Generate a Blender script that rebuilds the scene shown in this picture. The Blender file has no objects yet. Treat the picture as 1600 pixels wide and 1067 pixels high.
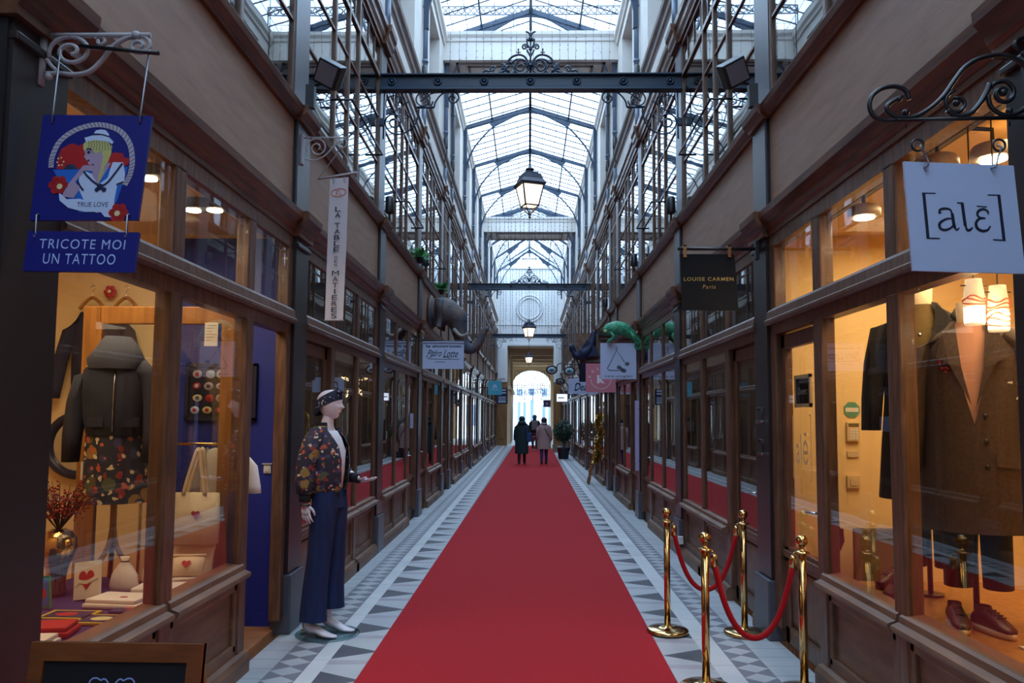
import bpy, bmesh, math, random
from mathutils import Vector, Matrix
random.seed(7)
PI = math.pi
SC = bpy.context.scene
COL = SC.collection

# ---------------------------------------------------------------- helpers
def srgb(r, g=None, b=None):
    if g is None:
        g = b = r
    f = lambda c: (c / 255 / 12.92) if c / 255 <= 0.04045 else ((c / 255 + 0.055) / 1.055) ** 2.4
    return (f(r), f(g), f(b), 1)

def loc_of(o):
    v = Vector((0, 0, 0))
    while o is not None:
        v += o.location
        o = o.parent
    return v

class MB:
    """collects faces in world coordinates; build() links them as one mesh object"""
    def __init__(s):
        s.v, s.f, s.m, s.sm, s.mi = [], [], [], [], 0
    def add(s, vs, fs, smooth=False):
        n = len(s.v)
        s.v += [tuple(p) for p in vs]
        for f in fs:
            s.f.append([n + i for i in f]); s.m.append(s.mi); s.sm.append(smooth)
        return s
    def box(s, x0, x1, y0, y1, z0, z1, R=None, c=None):
        vs = [Vector((x, y, z)) for x in (x0, x1) for y in (y0, y1) for z in (z0, z1)]
        if R is not None:
            c = Vector(c) if c is not None else Vector(((x0 + x1) / 2, (y0 + y1) / 2, (z0 + z1) / 2))
            vs = [R @ (v - c) + c for v in vs]
        return s.add(vs, [(0, 1, 3, 2), (4, 6, 7, 5), (0, 4, 5, 1), (2, 3, 7, 6), (0, 2, 6, 4), (1, 5, 7, 3)])
    def bbox(s, x0, x1, y0, y1, z0, z1, b=0.01, R=None, c=None):
        """box with chamfered edges"""
        b = min(b, abs(x1 - x0) / 2.01, abs(y1 - y0) / 2.01, abs(z1 - z0) / 2.01)
        bm = bmesh.new()
        bmesh.ops.create_cube(bm, size=1)
        for v in bm.verts:
            v.co = Vector(((x0 + x1) / 2 + v.co.x * (x1 - x0), (y0 + y1) / 2 + v.co.y * (y1 - y0), (z0 + z1) / 2 + v.co.z * (z1 - z0)))
        bmesh.ops.bevel(bm, geom=bm.edges[:], offset=b, segments=2, affect='EDGES', profile=0.6)
        return s.frombm(bm, R, c if c is not None else ((x0 + x1) / 2, (y0 + y1) / 2, (z0 + z1) / 2))
    def frombm(s, bm, R=None, c=(0, 0, 0), smooth=False):
        bm.verts.index_update()
        c = Vector(c)
        vs = [v.co.copy() if R is None else R @ (v.co - c) + c for v in bm.verts]
        s.add(vs, [[v.index for v in f.verts] for f in bm.faces], smooth)
        bm.free()
        return s
    def cyl(s, p0, p1, r0, r1=None, n=14, smooth=True):
        return s.tube([p0, p1], [r0, r0 if r1 is None else r1], n, smooth=smooth)
    def tube(s, pts, r, n=8, closed=False, caps=True, smooth=True, flat=1.0):
        pts = [Vector(p) for p in pts]
        k = len(pts)
        rs = r if isinstance(r, (list, tuple)) else [r] * k
        T = []
        for i in range(k):
            a = pts[(i - 1) % k] if (closed or i > 0) else pts[i]
            b = pts[(i + 1) % k] if (closed or i < k - 1) else pts[i]
            t = b - a
            T.append(t.normalized() if t.length > 1e-9 else Vector((0, 0, 1)))
        up = Vector((0, 0, 1)) if abs(T[0].z) < 0.9 else Vector((1, 0, 0))
        N = (up - T[0] * up.dot(T[0])).normalized()
        vs = []
        for i in range(k):
            N = N - T[i] * N.dot(T[i])
            N = N.normalized() if N.length > 1e-6 else T[i].orthogonal().normalized()
            B = T[i].cross(N)
            for j in range(n):
                a = 2 * PI * j / n
                vs.append(pts[i] + (N * math.cos(a) + B * math.sin(a) * flat) * rs[i])
        fs = []
        for i in range(k if closed else k - 1):
            i2 = (i + 1) % k
            for j in range(n):
                j2 = (j + 1) % n
                fs.append((i * n + j, i * n + j2, i2 * n + j2, i2 * n + j))
        s.add(vs, fs, smooth)
        if caps and not closed:
            m = len(s.v) - len(vs)
            s.f.append([m + j for j in range(n)][::-1]); s.m.append(s.mi); s.sm.append(False)
            s.f.append([m + (k - 1) * n + j for j in range(n)]); s.m.append(s.mi); s.sm.append(False)
        return s
    def lathe(s, prof, c=(0, 0, 0), n=24, R=None, sx=1, sy=1):
        c = Vector(c)
        vs = []
        for r, z in prof:
            for j in range(n):
                a = 2 * PI * j / n
                v = Vector((r * math.cos(a) * sx, r * math.sin(a) * sy, z))
                vs.append(c + (R @ v if R is not None else v))
        fs = []
        for i in range(len(prof) - 1):
            for j in range(n):
                j2 = (j + 1) % n
                fs.append((i * n + j, i * n + j2, (i + 1) * n + j2, (i + 1) * n + j))
        s.add(vs, fs, True)
        m = len(s.v) - len(vs)
        for row, rev in ((0, True), (len(prof) - 1, False)):
            if prof[row][0] > 1e-5:
                f = [m + row * n + j for j in range(n)]
                s.f.append(f[::-1] if rev else f); s.m.append(s.mi); s.sm.append(False)
        return s
    def ball(s, c, r, sx=1, sy=1, sz=1, n=14, R=None):
        h = max(4, n // 2)
        return s.lathe([(max(1e-6, r * math.sin(PI * i / h)), -r * math.cos(PI * i / h) * sz) for i in range(h + 1)], c, n, R, sx, sy)
    def prism(s, poly, d0, d1, fn):
        """poly: 2d points; fn(u, v, d) -> world point"""
        k = len(poly)
        vs = [fn(u, v, d0) for u, v in poly] + [fn(u, v, d1) for u, v in poly]
        fs = [list(range(k))[::-1], list(range(k, 2 * k))] + [(i, (i + 1) % k, k + (i + 1) % k, k + i) for i in range(k)]
        return s.add(vs, fs)
    def grid(s, P, smooth=True, closed_u=False):
        """P: rows of points"""
        r, c = len(P), len(P[0])
        vs = [p for row in P for p in row]
        fs = []
        for i in range(r - 1):
            for j in range(c if closed_u else c - 1):
                j2 = (j + 1) % c
                fs.append((i * c + j, i * c + j2, (i + 1) * c + j2, (i + 1) * c + j))
        return s.add(vs, fs, smooth)
    def build(s, name, mat, parent=None, kind=None):
        o0 = loc_of(parent) if parent is not None else Vector((0, 0, 0))
        me = bpy.data.meshes.new(name)
        me.from_pydata([(x - o0.x, y - o0.y, z - o0.z) for x, y, z in s.v], [], s.f)
        for m in (mat if isinstance(mat, (list, tuple)) else [mat]):
            me.materials.append(m)
        me.polygons.foreach_set('material_index', s.m)
        me.polygons.foreach_set('use_smooth', s.sm)
        me.update()
        o = bpy.data.objects.new(name, me)
        COL.objects.link(o)
        if parent is not None:
            o.parent = parent
        if kind:
            o['kind'] = kind
        return o

def empty(name, loc, kind=None):
    o = bpy.data.objects.new(name, None)
    o.location = loc
    o.empty_display_size = 0.1
    COL.objects.link(o)
    if kind:
        o['kind'] = kind
    return o

def tag(o, label, cat, group=None, kind=None):
    o['label'] = label; o['category'] = cat
    if group: o['group'] = group
    if kind: o['kind'] = kind
    return o

def thing(name, label, cat, loc, group=None):
    return tag(empty(name, loc), label, cat, group)

def dup(root, loc, rotz=None, label=None, group=None):
    r = root.copy(); COL.objects.link(r); r.location = loc
    if rotz is not None: r.rotation_euler = (0, 0, rotz)
    if label: r['label'] = label
    if group: r['group'] = group
    for ch in list(root.children):
        c = ch.copy(); COL.objects.link(c); c.parent = r
        for g in ch.children:
            d = g.copy(); COL.objects.link(d); d.parent = c
    return r

def spiral(c, r0, r1, a0, a1, n=28):
    """2d points of a spiral round c from radius r0 at angle a0 to r1 at a1 (degrees)"""
    out = []
    for i in range(n + 1):
        t = i / n
        a = math.radians(a0 + (a1 - a0) * t)
        r = r0 + (r1 - r0) * t
        out.append((c[0] + r * math.cos(a), c[1] + r * math.sin(a)))
    return out

def bez(p0, p1, p2, p3, n=14):
    out = []
    for i in range(n + 1):
        t = i / n; u = 1 - t
        out.append(tuple(u**3 * a + 3 * u * u * t * b + 3 * u * t * t * c + t**3 * d for a, b, c, d in zip(p0, p1, p2, p3)))
    return out

def smooth_line(pts, n=8):
    """Catmull-Rom through the points"""
    P = [Vector(p) for p in pts]
    P = [P[0] * 2 - P[1]] + P + [P[-1] * 2 - P[-2]]
    out = []
    for i in range(1, len(P) - 2):
        for k in range(n):
            t = k / n
            out.append(0.5 * ((2 * P[i]) + (P[i + 1] - P[i - 1]) * t + (2 * P[i - 1] - 5 * P[i] + 4 * P[i + 1] - P[i + 2]) * t * t + (3 * P[i] - P[i - 1] - 3 * P[i + 1] + P[i + 2]) * t**3))
    out.append(P[-2])
    return out

# ---------------------------------------------------------------- materials
MATS = {}
def new_mat(name):
    m = bpy.data.materials.new(name); m.use_nodes = True
    m.node_tree.nodes.clear()
    MATS[name] = m
    return m, m.node_tree.nodes, m.node_tree.links

def mat(name, col, rough=0.5, metal=0.0, col2=None, scale=6.0, stretch=(1, 1, 1), bump=0.0, bscale=None, spec=0.5, emit=None, estr=0.0, coat=0.0, lo=0.35, hi=0.65, detail=4.0, sheen=0.0, trans=0.0):
    m, N, L = new_mat(name)
    out = N.new('ShaderNodeOutputMaterial'); p = N.new('ShaderNodeBsdfPrincipled')
    L.new(p.outputs[0], out.inputs[0])
    p.inputs['Base Color'].default_value = col
    p.inputs['Roughness'].default_value = rough
    p.inputs['Metallic'].default_value = metal
    p.inputs['Specular IOR Level'].default_value = spec
    p.inputs['Coat Weight'].default_value = coat
    p.inputs['Sheen Weight'].default_value = sheen
    p.inputs['Transmission Weight'].default_value = trans
    if emit is not None:
        p.inputs['Emission Color'].default_value = emit
        p.inputs['Emission Strength'].default_value = estr
    if col2 is not None or bump:
        tc = N.new('ShaderNodeTexCoord'); mp = N.new('ShaderNodeMapping')
        mp.inputs['Scale'].default_value = stretch
        L.new(tc.outputs['Object'], mp.inputs[0])
        nz = N.new('ShaderNodeTexNoise')
        nz.inputs['Scale'].default_value = scale; nz.inputs['Detail'].default_value = detail
        L.new(mp.outputs[0], nz.inputs['Vector'])
        if col2 is not None:
            rp = N.new('ShaderNodeValToRGB')
            rp.color_ramp.elements[0].position = lo; rp.color_ramp.elements[1].position = hi
            rp.color_ramp.elements[0].color = col; rp.color_ramp.elements[1].color = col2
            L.new(nz.outputs['Fac'], rp.inputs[0]); L.new(rp.outputs[0], p.inputs['Base Color'])
        if bump:
            b = N.new('ShaderNodeBump'); b.inputs['Strength'].default_value = bump
            b.inputs['Distance'].default_value = 0.02
            if bscale:
                nz = N.new('ShaderNodeTexNoise'); nz.inputs['Scale'].default_value = bscale
                L.new(mp.outputs[0], nz.inputs['Vector'])
            L.new(nz.outputs['Fac'], b.inputs['Height']); L.new(b.outputs[0], p.inputs['Normal'])
    return m

def glass_mat(name, tint=(1, 1, 1, 1), wav=0.0, wscale=1.2, rough=0.0, boost=1.0):
    """a thin pane: two-surface Fresnel reflection over clear transmission"""
    m, N, L = new_mat(name)
    out = N.new('ShaderNodeOutputMaterial'); mx = N.new('ShaderNodeMixShader')
    tr = N.new('ShaderNodeBsdfTransparent'); gl = N.new('ShaderNodeBsdfGlossy')
    tr.inputs[0].default_value = tint; gl.inputs['Roughness'].default_value = rough
    ge = N.new('ShaderNodeNewGeometry'); vm = N.new('ShaderNodeVectorMath'); vm.operation = 'DOT_PRODUCT'
    L.new(ge.outputs['Incoming'], vm.inputs[0]); L.new(ge.outputs['Normal'], vm.inputs[1])
    def M(op, a_, b_, clamp=False):
        k = N.new('ShaderNodeMath'); k.operation = op; k.use_clamp = clamp
        for i_, v_ in enumerate((a_, b_)):
            if v_ is None: continue
            if isinstance(v_, (int, float)): k.inputs[i_].default_value = v_
            else: L.new(v_, k.inputs[i_])
        return k.outputs[0]
    c_ = M('ABSOLUTE', vm.outputs['Value'], None)
    p_ = M('POWER', M('SUBTRACT', 1.0, c_, True), 5.0)
    d = M('ADD', M('MULTIPLY', p_, 0.957), 0.043)
    d = M('MULTIPLY', d, boost, True)
    L.new(d, mx.inputs[0]); L.new(tr.outputs[0], mx.inputs[1]); L.new(gl.outputs[0], mx.inputs[2])
    L.new(mx.outputs[0], out.inputs[0])
    if wav:
        tc = N.new('ShaderNodeTexCoord'); nz = N.new('ShaderNodeTexNoise'); bp = N.new('ShaderNodeBump')
        nz.inputs['Scale'].default_value = wscale; nz.inputs['Detail'].default_value = 1.0
        bp.inputs['Strength'].default_value = wav; bp.inputs['Distance'].default_value = 0.05
        L.new(tc.outputs['Object'], nz.inputs['Vector']); L.new(nz.outputs['Fac'], bp.inputs['Height'])
        L.new(bp.outputs[0], gl.inputs['Normal'])
    return m

def emis(name, col, s):
    m, N, L = new_mat(name)
    out = N.new('ShaderNodeOutputMaterial'); e = N.new('ShaderNodeEmission')
    e.inputs[0].default_value = col; e.inputs[1].default_value = s
    L.new(e.outputs[0], out.inputs[0])
    return m

WOOD = mat('shopfront_wood', srgb(116, 82, 60), 0.42, col2=srgb(86, 58, 43), scale=9, stretch=(4, 4, 0.5), bump=0.08, coat=0.12)
WOODH = mat('shopfront_wood_rails', srgb(110, 78, 60), 0.38, col2=srgb(82, 54, 42), scale=9, stretch=(4, 0.5, 4), bump=0.08, coat=0.15)
RISER = mat('riser_wood', srgb(132, 98, 76), 0.5, col2=srgb(104, 75, 58), scale=4, stretch=(3, 0.6, 3), bump=0.06)
FASCIA = mat('fascia_wood', srgb(164, 130, 108), 0.55, col2=srgb(148, 116, 97), scale=3, stretch=(3, 0.7, 5), bump=0.05, bscale=22)
CORN = mat('cornice_wood', srgb(116, 72, 46), 0.42, col2=srgb(78, 48, 34), scale=5, stretch=(4, 0.5, 4), coat=0.1)
STEEL = mat('painted_steel', srgb(84, 84, 94), 0.38, spec=0.6)
SHAFT = mat('dark_pilaster_paint', srgb(50, 42, 42), 0.32, spec=0.6)
BLACKM = mat('black_metal', srgb(24, 25, 30), 0.4, spec=0.6)
IRON = mat('blue_black_iron', srgb(24, 48, 72), 0.4, spec=0.6)
SHADE = mat('pilaster_shadow_side', srgb(30, 27, 30), 0.5)  # dark strips that paint in the shade on the pilasters' near sides
STONE = mat('pale_stone', srgb(226, 220, 212), 0.8, col2=srgb(214, 207, 198), scale=1.5)
STONEW = mat('white_boards', srgb(228, 228, 228), 0.7)
LEDGE = mat('stone_ledge', srgb(132, 118, 112), 0.7, col2=srgb(112, 98, 92), scale=3)
GLASS = glass_mat('shop_glass', (0.97, 0.98, 0.98, 1), 0.012, 1.1, boost=1.5)
UGLASS = glass_mat('upper_glass', (0.93, 0.95, 0.97, 1), 0.018, 1.6, boost=1.25)
ROOFG = glass_mat('roof_glass', (0.96, 0.98, 1.0, 1))
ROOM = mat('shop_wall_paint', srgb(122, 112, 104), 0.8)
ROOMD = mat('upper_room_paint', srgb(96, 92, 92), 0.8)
FLOORW = mat('shop_floor_boards', srgb(186, 132, 88), 0.5, col2=srgb(160, 108, 70), scale=4, stretch=(1, 6, 1))
OCHRE = mat('ochre_wood', srgb(150, 108, 62), 0.5, col2=srgb(126, 88, 50), scale=4, stretch=(3, 3, 0.4))
BEIGE = mat('vestibule_plaster', srgb(222, 200, 168), 0.8)
PIPE = mat('drain_pipe_paint', srgb(96, 110, 132), 0.4, spec=0.6)

# ---------------------------------------------------------------- camera, world, daylight
cam = bpy.data.cameras.new('camera'); co = bpy.data.objects.new('camera', cam); COL.objects.link(co)
R = Matrix(((0.999743, -0.005235, 0.022045), (0.021604, -0.07312, -0.997089), (0.006831, 0.997309, -0.072988)))
co.matrix_world = Matrix.Translation((0, 0, 1.68)) @ R.to_4x4()
cam.sensor_width = 36; cam.lens = 27.0; cam.shift_y = 29.5 / 1600
cam.clip_start = 0.05; cam.clip_end = 300
SC.camera = co
w = bpy.data.worlds.new('sky'); SC.world = w; w.use_nodes = True
bg = w.node_tree.nodes['Background']
bg.inputs[0].default_value = (0.53, 0.74, 1.0, 1); bg.inputs[1].default_value = 6.4
SC.view_settings.view_transform = 'Standard'; SC.view_settings.look = 'None'
SC.view_settings.exposure = 0.0; SC.view_settings.gamma = 1; SC.view_settings.use_curve_mapping = False
cy = SC.cycles
cy.use_denoising = True
try: cy.denoiser = 'OPENIMAGEDENOISE'
except Exception: pass
cy.max_bounces = 10; cy.diffuse_bounces = 4; cy.glossy_bounces = 5; cy.transparent_max_bounces = 24; cy.transmission_bounces = 4
cy.caustics_reflective = False; cy.caustics_refractive = False
cy.sample_clamp_indirect = 8.0

def area(name, loc, size, power, col, rot=(0, 0, 0), sy=None, portal=False, spread=None):
    l = bpy.data.lights.new(name, 'AREA'); l.energy = power; l.color = col
    l.shape = 'RECTANGLE'; l.size = size; l.size_y = sy or size
    if portal: l.cycles.is_portal = True
    if spread: l.spread = spread
    o = bpy.data.objects.new(name, l); o.location = loc; o.rotation_euler = rot
    COL.objects.link(o)
    return o
def point(name, loc, power, col, r=0.03):
    l = bpy.data.lights.new(name, 'POINT'); l.energy = power; l.color = col; l.shadow_soft_size = r
    o = bpy.data.objects.new(name, l); o.location = loc; COL.objects.link(o)
    return o
def spot(name, loc, target, power, col, ang=70, r=0.03):
    l = bpy.data.lights.new(name, 'SPOT'); l.energy = power; l.color = col; l.shadow_soft_size = r
    l.spot_size = math.radians(ang); l.spot_blend = 0.6
    o = bpy.data.objects.new(name, l); o.location = loc; COL.objects.link(o)
    d = Vector(target) - Vector(loc)
    o.rotation_euler = d.to_track_quat('-Z', 'Y').to_euler()
    return o
area('roof_daylight_portal', (0, 18, 10.9), 3.7, 1, (1, 1, 1), (0, 0, 0), 56, portal=True)
# ================================================================ the passage
XW = 1.90                      # shopfront plane on both sides
PC = [2.79, 6.165, 9.64, 13.09, 16.5, 18.02, 21.44, 24.88, 28.32, 31.76, 33.26, 36.7, 40.14, 43.58]   # pilaster centres
HW = 0.165                     # half width of a pilaster face
cnt = {'window': 0, 'door': 0, 'trim': 0}
def sname(k):
    cnt[k] += 1
    return '%s_%d' % (k, cnt[k])
def sroot(k, loc):
    return empty(sname(k), loc, 'structure')

class SB(MB):
    """mesh builder for one side of the passage: u along the passage, out = towards its middle"""
    def __init__(s, side):
        super().__init__(); s.side = side
    def X(s, out): return s.side * (XW - out)
    def b(s, y0, y1, o0, o1, z0, z1): return s.box(s.X(o0), s.X(o1), y0, y1, z0, z1)
    def bb(s, y0, y1, o0, o1, z0, z1, b=0.008):
        x0, x1 = sorted((s.X(o0), s.X(o1)))
        return s.bbox(x0, x1, y0, y1, z0, z1, b)
    def prof(s, pts, y0, y1):
        return s.prism(pts, y0, y1, lambda o, z, d: (s.X(o), d, z))

CORN_P = [(-0.02, 3.10), (0.03, 3.10), (0.03, 3.14), (0.05, 3.155), (0.055, 3.19), (0.10, 3.24), (0.105, 3.29), (0.09, 3.30), (-0.02, 3.30)]
MOLD_P = [(-0.02, 4.05), (0.025, 4.05), (0.03, 4.075), (0.075, 4.11), (0.085, 4.155), (0.075, 4.17), (-0.02, 4.17)]
TOP_P = [(-0.02, 6.42), (0.02, 6.42), (0.025, 6.46), (0.05, 6.50), (0.055, 6.56), (0.085, 6.60), (0.09, 6.67), (-0.02, 6.67)]
LEDGE_P = [(-0.06, 7.12), (0.0, 7.12), (0.015, 7.17), (0.04, 7.20), (0.045, 7.28), (0.085, 7.33), (0.09, 7.40), (-0.06, 7.40)]
def widen(p, d): return [(o + (d if o > 0 else 0), z) for o, z in p]

def pilaster(side, yc, upper=True):
    t = sroot('trim', (side * XW, yc, 0))
    y0, y1 = yc - HW, yc + HW
    m = SB(side); m.b(y0, y1, -0.08, 0.045, 0.46, 3.10); m.bb(y0 - 0.005, y1 + 0.005, -0.08, 0.065, 3.02, 3.05, 0.006)
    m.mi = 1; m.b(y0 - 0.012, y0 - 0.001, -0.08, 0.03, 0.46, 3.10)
    m.build('pilaster_shaft', [SHAFT, SHADE], t)
    m = SB(side); m.bb(y0 - 0.02, y1 + 0.02, -0.08, 0.075, 0, 0.45, 0.012); m.build('plinth', STEEL, t)
    m = SB(side); m.prof(widen(CORN_P, 0.045), y0 - 0.03, y1 + 0.03); m.build('cornice_break', CORN, t)
    m = SB(side); m.b(y0, y1, -0.05, 0.035, 3.30, 4.05); m.mi = 1; m.b(y0 - 0.014, y0 - 0.001, -0.05, 0.02, 3.30, 4.05); m.build('fascia_pilaster', [STEEL, SHADE], t)
    m = SB(side); m.prof(widen(MOLD_P, 0.035), y0 - 0.03, y1 + 0.03); m.build('moulding_break', CORN, t)
    m = SB(side); m.b(y0 - 0.02, y1 + 0.02, -0.12, 0.0, 4.17, 6.42); m.mi = 1; m.b(y0 - 0.035, y0 - 0.021, -0.12, -0.012, 4.17, 6.42); m.build('steel_post', [STEEL, SHADE], t)
    m = SB(side); m.prof(widen(TOP_P, 0.04), y0 - 0.03, y1 + 0.03); m.build('top_cornice_break', CORN, t)
    return t

def shopfront(side, ya, yb, segs):
    """wooden shopfront from ya to yb. segs: (kind, y0, y1) with kind window / door / open"""
    t = sroot('window', (side * XW, (ya + yb) / 2, 0))
    f = SB(side); g = SB(side); rz = SB(side)
    # rails over the whole bay
    f.b(ya, yb, -0.07, 0.02, 2.32, 2.40)
    f.prof([(-0.07, 2.40), (0.045, 2.40), (0.07, 2.412), (0.07, 2.43), (0.05, 2.445), (0.045, 2.50), (0.03, 2.52), (-0.07, 2.52)], ya, yb)
    f.b(ya, yb, -0.07, 0.02, 3.00, 3.10)
    edges = [ya] + [e for s_ in segs for e in s_[1:3]] + [yb]
    for a, b in zip(edges[0::2], edges[1::2]):
        f.bb(a, b, -0.07, 0.022, 0.12, 2.33, 0.012)
        f.bb(a, b, -0.07, 0.02, 2.5, 3.02, 0.012)
    for k, a, b in segs:
        g.b(a, b, -0.004, 0.002, 2.51, 3.01)
        if k == 'window':
            rz.prof([(-0.07, 0.60), (0.03, 0.60), (0.07, 0.615), (0.085, 0.635), (0.08, 0.65), (0.04, 0.665), (0.035, 0.695), (0.02, 0.705), (-0.07, 0.715)], a - 0.05, b + 0.05)
            rz.b(a, b, -0.07, -0.012, 0.12, 0.6)
            for za, zb in ((0.12, 0.2), (0.54, 0.6)): rz.bb(a, b, -0.02, 0.012, za, zb, 0.008)
            for e in (a - 0.01, b - 0.05): rz.bb(e, e + 0.06, -0.02, 0.012, 0.15, 0.59, 0.008)
            g.b(a, b, -0.004, 0.002, 0.70, 2.33)
    rz.prof([(-0.07, 0), (0.07, 0), (0.07, 0.09), (0.05, 0.12), (0.02, 0.13), (-0.07, 0.13)], ya, segs[0][1] if segs[0][0] != 'window' else segs[0][2])
    for k, a, b in segs[1:]:
        if k == 'window': rz.prof([(-0.07, 0), (0.07, 0), (0.07, 0.09), (0.05, 0.12), (0.02, 0.13), (-0.07, 0.13)], a - 0.13, b + 0.1)
    f.build('shopfront_frame', WOOD, t); rz.build('riser_panel', RISER, t); g.build('glazing', GLASS, t)
    for k, a, b in segs:
        if k == 'door': shopdoor(side, a, b)
    return t

def shopdoor(side, a, b, hinge_far=True):
    d = sroot('door', (side * XW, (a + b) / 2, 0))
    f = SB(side)
    w_ = 0.095
    for e in (a, b - w_): f.bb(e, e + w_, -0.075, -0.02, 0.03, 2.31, 0.01)
    f.bb(a, b, -0.075, -0.02, 2.2, 2.31, 0.01)
    f.bb(a, b, -0.075, -0.02, 0.03, 0.16, 0.01); f.bb(a, b, -0.075, -0.02, 0.62, 0.74, 0.01)
    f.bb(a, b, -0.075, 0.0, 0.66, 0.71, 0.01)
    f.bb(a + 0.12, b - 0.12, -0.065, -0.03, 0.2, 0.6, 0.012)
    f.b(a, b, -0.06, -0.045, 0.1, 0.7)
    f.build('door_leaf', WOOD, d)
    g = SB(side); g.b(a + w_, b - w_, -0.034, -0.028, 0.73, 2.21); g.build('door_pane', GLASS, d)
    y = a + 0.05 if hinge_far else b - 0.05
    h = SB(side); X = h.X
    h.tube([(X(-0.02), y, 1.06), (X(0.03), y, 1.06), (X(0.035), y + (0.02 if hinge_far else -0.02), 1.06), (X(0.035), y + (0.12 if hinge_far else -0.12), 1.055)], 0.009, 8)
    h.bb(y - 0.02, y + 0.02, -0.022, -0.014, 0.96, 1.12, 0.003)
    h.build('door_handle', CHROME, d)
    return d

CHROME = mat('chrome', srgb(210, 208, 205), 0.18, 1.0)

def fascia(side, ya, yb):
    t = sroot('trim', (side * XW, (ya + yb) / 2, 3.1))
    m = SB(side); m.prof(CORN_P, ya, yb); m.build('cornice', CORN, t)
    m = SB(side); m.b(ya, yb, -0.05, 0.0, 3.30, 4.05); m.build('fascia_board', FASCIA, t)
    m = SB(side); m.prof(MOLD_P, ya, yb); m.build('moulding', CORN, t)

def upper_window(side, ya, yb):
    t = sroot('window', (side * XW, (ya + yb) / 2, 4.17))
    L_ = yb - ya
    f = SB(side)
    o = -0.03
    f.b(ya, yb, o - 0.03, o + 0.024, 4.17, 4.24); f.b(ya, yb, o - 0.03, o + 0.024, 6.36, 6.43)
    my = [ya + 0.03, ya + 0.30 * L_, ya + 0.475 * L_, ya + 0.625 * L_, yb - 0.03]
    for i, y in enumerate(my):
        w_ = 0.055 if i in (1, 2, 3) else 0.045
        f.bb(y - w_ / 2, y + w_ / 2, o - 0.03, o + 0.024, 4.2, 6.4, 0.008)
    f.build('window_frame', WOOD, t)
    bars = SB(side)
    for z, h in ((4.87, 0.022), (5.46, 0.022), (5.99, 0.05)):
        bars.b(ya, yb, o - 0.02, o + (0.022 if h > 0.03 else 0.014), z - h / 2, z + h / 2)
    n = 9
    for k in range(1, n):
        y = ya + L_ * k / n
        bars.b(y - 0.009, y + 0.009, o - 0.02, o + 0.012, 5.99, 6.38)
    bars.build('glazing_bars', WOODH, t)
    g = SB(side); g.b(ya, yb, o - 0.006, o, 4.2, 6.4); g.build('glazing', UGLASS, t)
    m = SB(side); m.prof(TOP_P, ya, yb); m.build('window_cornice', CORN, t)
    return t

def wall_high(side, ya, yb, win=True):
    """stone wall over the upper windows with one tall recessed window"""
    n = 'wall_left' if side < 0 else 'wall_right'
    t = empty(n, (side * XW, (ya + yb) / 2, 6.67), 'structure')
    m = SB(side); m.b(ya, yb, -0.35, 0.0, 6.67, 7.13); m.build('stone_band', STONE, t)
    m = SB(side); m.prof(LEDGE_P, ya, yb); m.build('stone_ledge', LEDGE, t)
    m = SB(side)
    yc = (ya + yb) / 2
    if win:
        w0, w1, z0, z1 = yc - 0.72, yc + 0.86, 7.5, 9.62
        m.b(ya, w0, -0.35, -0.02, 7.4, 10.1); m.b(w1, yb, -0.35, -0.02, 7.4, 10.1)
        m.b(w0, w1, -0.35, -0.02, 7.4, z0); m.b(w0, w1, -0.35, -0.02, z1, 10.1)
        m.b(ya, ya + 0.45, -0.05, 0.0, 7.4, 9.86)
        m.prof([(-0.05, 9.82), (0.02, 9.82), (0.03, 9.88), (0.08, 9.93), (0.08, 10.05), (-0.05, 10.05)], ya, yb)
        m.build('stone_wall', STONE, t)
        f = SB(side)
        for y in (w0, yc + 0.05, w1 - 0.06): f.b(y, y + 0.06, -0.34, -0.26, z0, z1)
        for z in (z0, 8.2, 8.9, z1 - 0.06): f.b(w0, w1, -0.34, -0.26, z, z + 0.05)
        f.build('casement_frame', WOODH, t)
        g = SB(side); g.b(w0, w1, -0.31, -0.305, z0, z1); g.build('casement_pane', UGLASS, t)
        c = SB(side); c.b(w0, w1, -0.7, -0.6, z0 - .1, z1 + .1); c.build('drawn_blind', ROOM, t)
    else:
        m.b(ya, yb, -0.35, -0.02, 7.4, 10.1); m.build('stone_wall', STONE, t)
    return t

def room(side, ya, yb, wallm, z0=0.04, z1=3.14, depth=3.2, floorm=None, name='wall_shop'):
    t = empty('wall_left' if side < 0 else 'wall_right', (side * (XW + 1), (ya + yb) / 2, z0), 'structure')
    m = SB(side)
    m.b(ya, yb, -depth - 0.1, -depth, z0, z1)
    m.b(ya, ya + 0.05, -depth, -0.09, z0, z1); m.b(yb - 0.05, yb, -depth, -0.09, z0, z1)
    m.build('shop_walls', wallm, t)
    m = SB(side); m.b(ya, yb, -depth, -0.05, z1, z1 + 0.1); m.build('shop_ceiling', wallm, t)
    m = SB(side); m.b(ya, yb, -depth, -0.05, z0 - 0.1, z0); m.build('shop_floor', floorm or FLOORW, t)
    return t

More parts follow.
